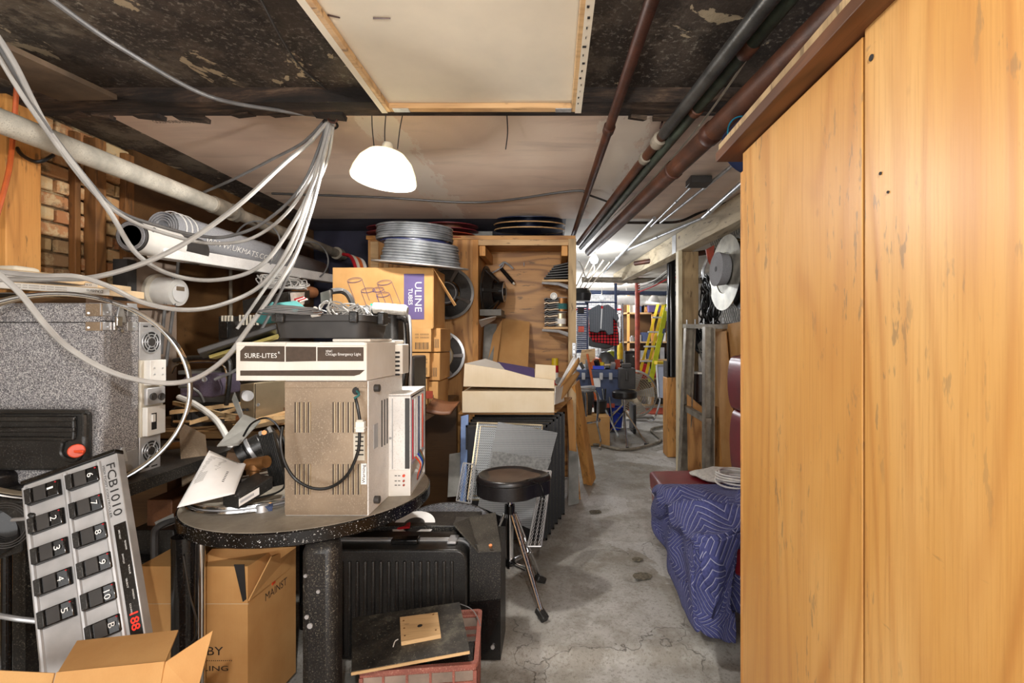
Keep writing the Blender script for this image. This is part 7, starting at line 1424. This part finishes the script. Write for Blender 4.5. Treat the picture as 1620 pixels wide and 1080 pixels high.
# far shelves with goods
t = thing('far_shelving', 'wooden shelving full of goods along the far wall', 'shelving', (1.9, 10, 0))
for x_ in (1.55, 2.06, 2.5): MB().mm(x_, x_+.05, 10.1, 10.15, 0, 2.3).build('upright', m_stud, t)
zsh = [W(0, py, 10.1).z for py in (640, 598, 568, 540, 494)]
for z in zsh: MB().mm(1.5, 2.55, 10.1, 10.6, z-.03, z).build('shelf', m_pine, t)
MB().mm(1.5, 2.55, 10.62, 10.64, 0, 2.3).build('back_board', m_dply, t)
cols = [(m_card, 'tan'), (m_bvinyl, 'black'), (m_dblue, 'slate blue'), (m_white2, 'white'), (m_yellow, 'yellow'), (m_alu, 'silver'), (m_redc, 'red'), (m_greyboard, 'grey')]
names = ['bottom', 'second', 'third', 'fourth', 'top']
for si, z in enumerate(zsh):
    x_ = 1.62; j = 0
    while x_ < 2.4:
        w = rq.uniform(.07, .15); h = rq.uniform(.12, .28); mt_, cn_ = cols[rq.randrange(8)]
        g = MB().mm(x_, x_+w, 10.15, 10.4, z+.001, z+h) if rq.random() < .6 else MB().lathe([(0, 0), (w/2, 0), (w/2, h*.75), (w/4, h*.8), (w/4, h), (0, h)], (x_+w/2, 10.25, z+.001), Z_, 14)
        obj1(g, 'stored_item', mt_, cn_+' container on the '+names[si]+' far shelf, '+ORD[j]+' from the left', 'container', 'goods on the %s far shelf' % names[si]); x_ += w+rq.uniform(.01, .04); j += 1
obj1(MB().slab([W(1019, 493.5, 10.12), W(1027, 493.5, 10.12), W(1030, 468, 10.3), W(1022, 470, 10.3)], .02), 'leaning_board', m_plyb, 'tan board leaning on the top far shelf', 'board'); obj1(MB().mm(1.98, 2.3, 10.0, 10.2, zsh[4]+.001, zsh[4]+.17), 'violet_carton', m_purple, 'white and violet carton beside the clip lamp', 'carton')
# metal shelves of electronics in the left far part
t = thing('electronics_rack', 'grey metal rack of electronics against the far bricks', 'rack', (1.1, 10.6, 0))
for x_ in (1.0, 1.42): MB().mm(x_, x_+.04, 10.5, 10.54, 0, 2.2).build('upright', m_alu, t)
for z in (.75, 1.05, 1.35, 1.65, 1.95): MB().mm(1.0, 1.46, 10.5, 10.9, z-.02, z).build('shelf', m_alu, t)
for k, z in enumerate((.75, 1.05, 1.35, 1.65)):
    for j in range(2): obj1(MB().mm(1.05+j*.2, 1.23+j*.2, 10.5, 10.8, z+.002, z+.1+.08*((k+j) % 2)), 'electronic_unit', (m_bvinyl, m_dgrey, m_silver)[(k+j) % 3], ('black', 'dark grey', 'silver')[(k+j) % 3]+' electronic unit, '+('left', 'right')[j]+' on the '+ORD[k]+' rack shelf from below', 'electronics', 'units on the far metal rack')
t = thing('black_cabinet', 'tall black cabinet left of the red brown post', 'cabinet', (1.35, 9.6, 0)); a, b = W(989, 0, 9.4), W(1005, 0, 9.4); MB().mm(a.x, b.x+.02, 9.4, 9.9, 0, W(0, 555, 9.4).z).build('body', m_bgloss, t, bevel=.006); MB().cyl((b.x-.04, 9.39, 1.05), (b.x-.04, 9.36, 1.05), .015, 8).build('door_knob', m_alu, t); MB().mm(a.x+.005, b.x+.01, 9.39, 9.4, .05, 1.1).build('door', m_bvinyl, t)
obj1(MB().cyl(W(987, 655, 8.9), W(985, 480, 8.9), .014, 8), 'chrome_tube', m_chrome, 'thin upright chrome tube beside the black cabinet', 'tube')
obj1(MB().lathe([(0, 0), (.05, 0), (.06, .2), (.03, .3), (0, .3)], W(981, 568, 8.9), Z_, 14), 'yellow_bottle', m_yellow, 'yellow bottle beside the slate blue pole', 'bottle'); obj1(MB().lathe([(0, 0), (.06, 0), (.06, .25), (0, .27)], (.9, 7.5, zt), Z_, 14), 'lime_bottle', m_lime, 'pale green bottle behind the grey dome', 'bottle'); obj1(MB().mm(1.84, 1.94, 10.0, 10.14, zsh[1]+.001, zsh[1]+.3), 'red_canister', m_redc, 'red canister behind the ladder feet', 'canister')
# hose on the floor
obj1(MB().tube([Vector((p.x, p.y, .018)) for p in sm([Vector(((px-CX)/F*Y, Y, 0)) for px, py in ((918, 702), (948, 706), (985, 713), (1020, 708), (1045, 699), (1038, 690), (1030, 683), (1034, 679), (1050, 676), (1075, 674)) for Y in (H*F/(py-CY),)], 6)], .018, 8), 'floor_hose', m_pipegrey, 'grey hose snaking across the passage floor', 'hose')
obj1(MB().mm(1.45, 2.3, 8.9, 9.6, .0, .02), 'rusty_sheet', m_red, 'rusty red sheet on the floor behind the fan', 'sheet')
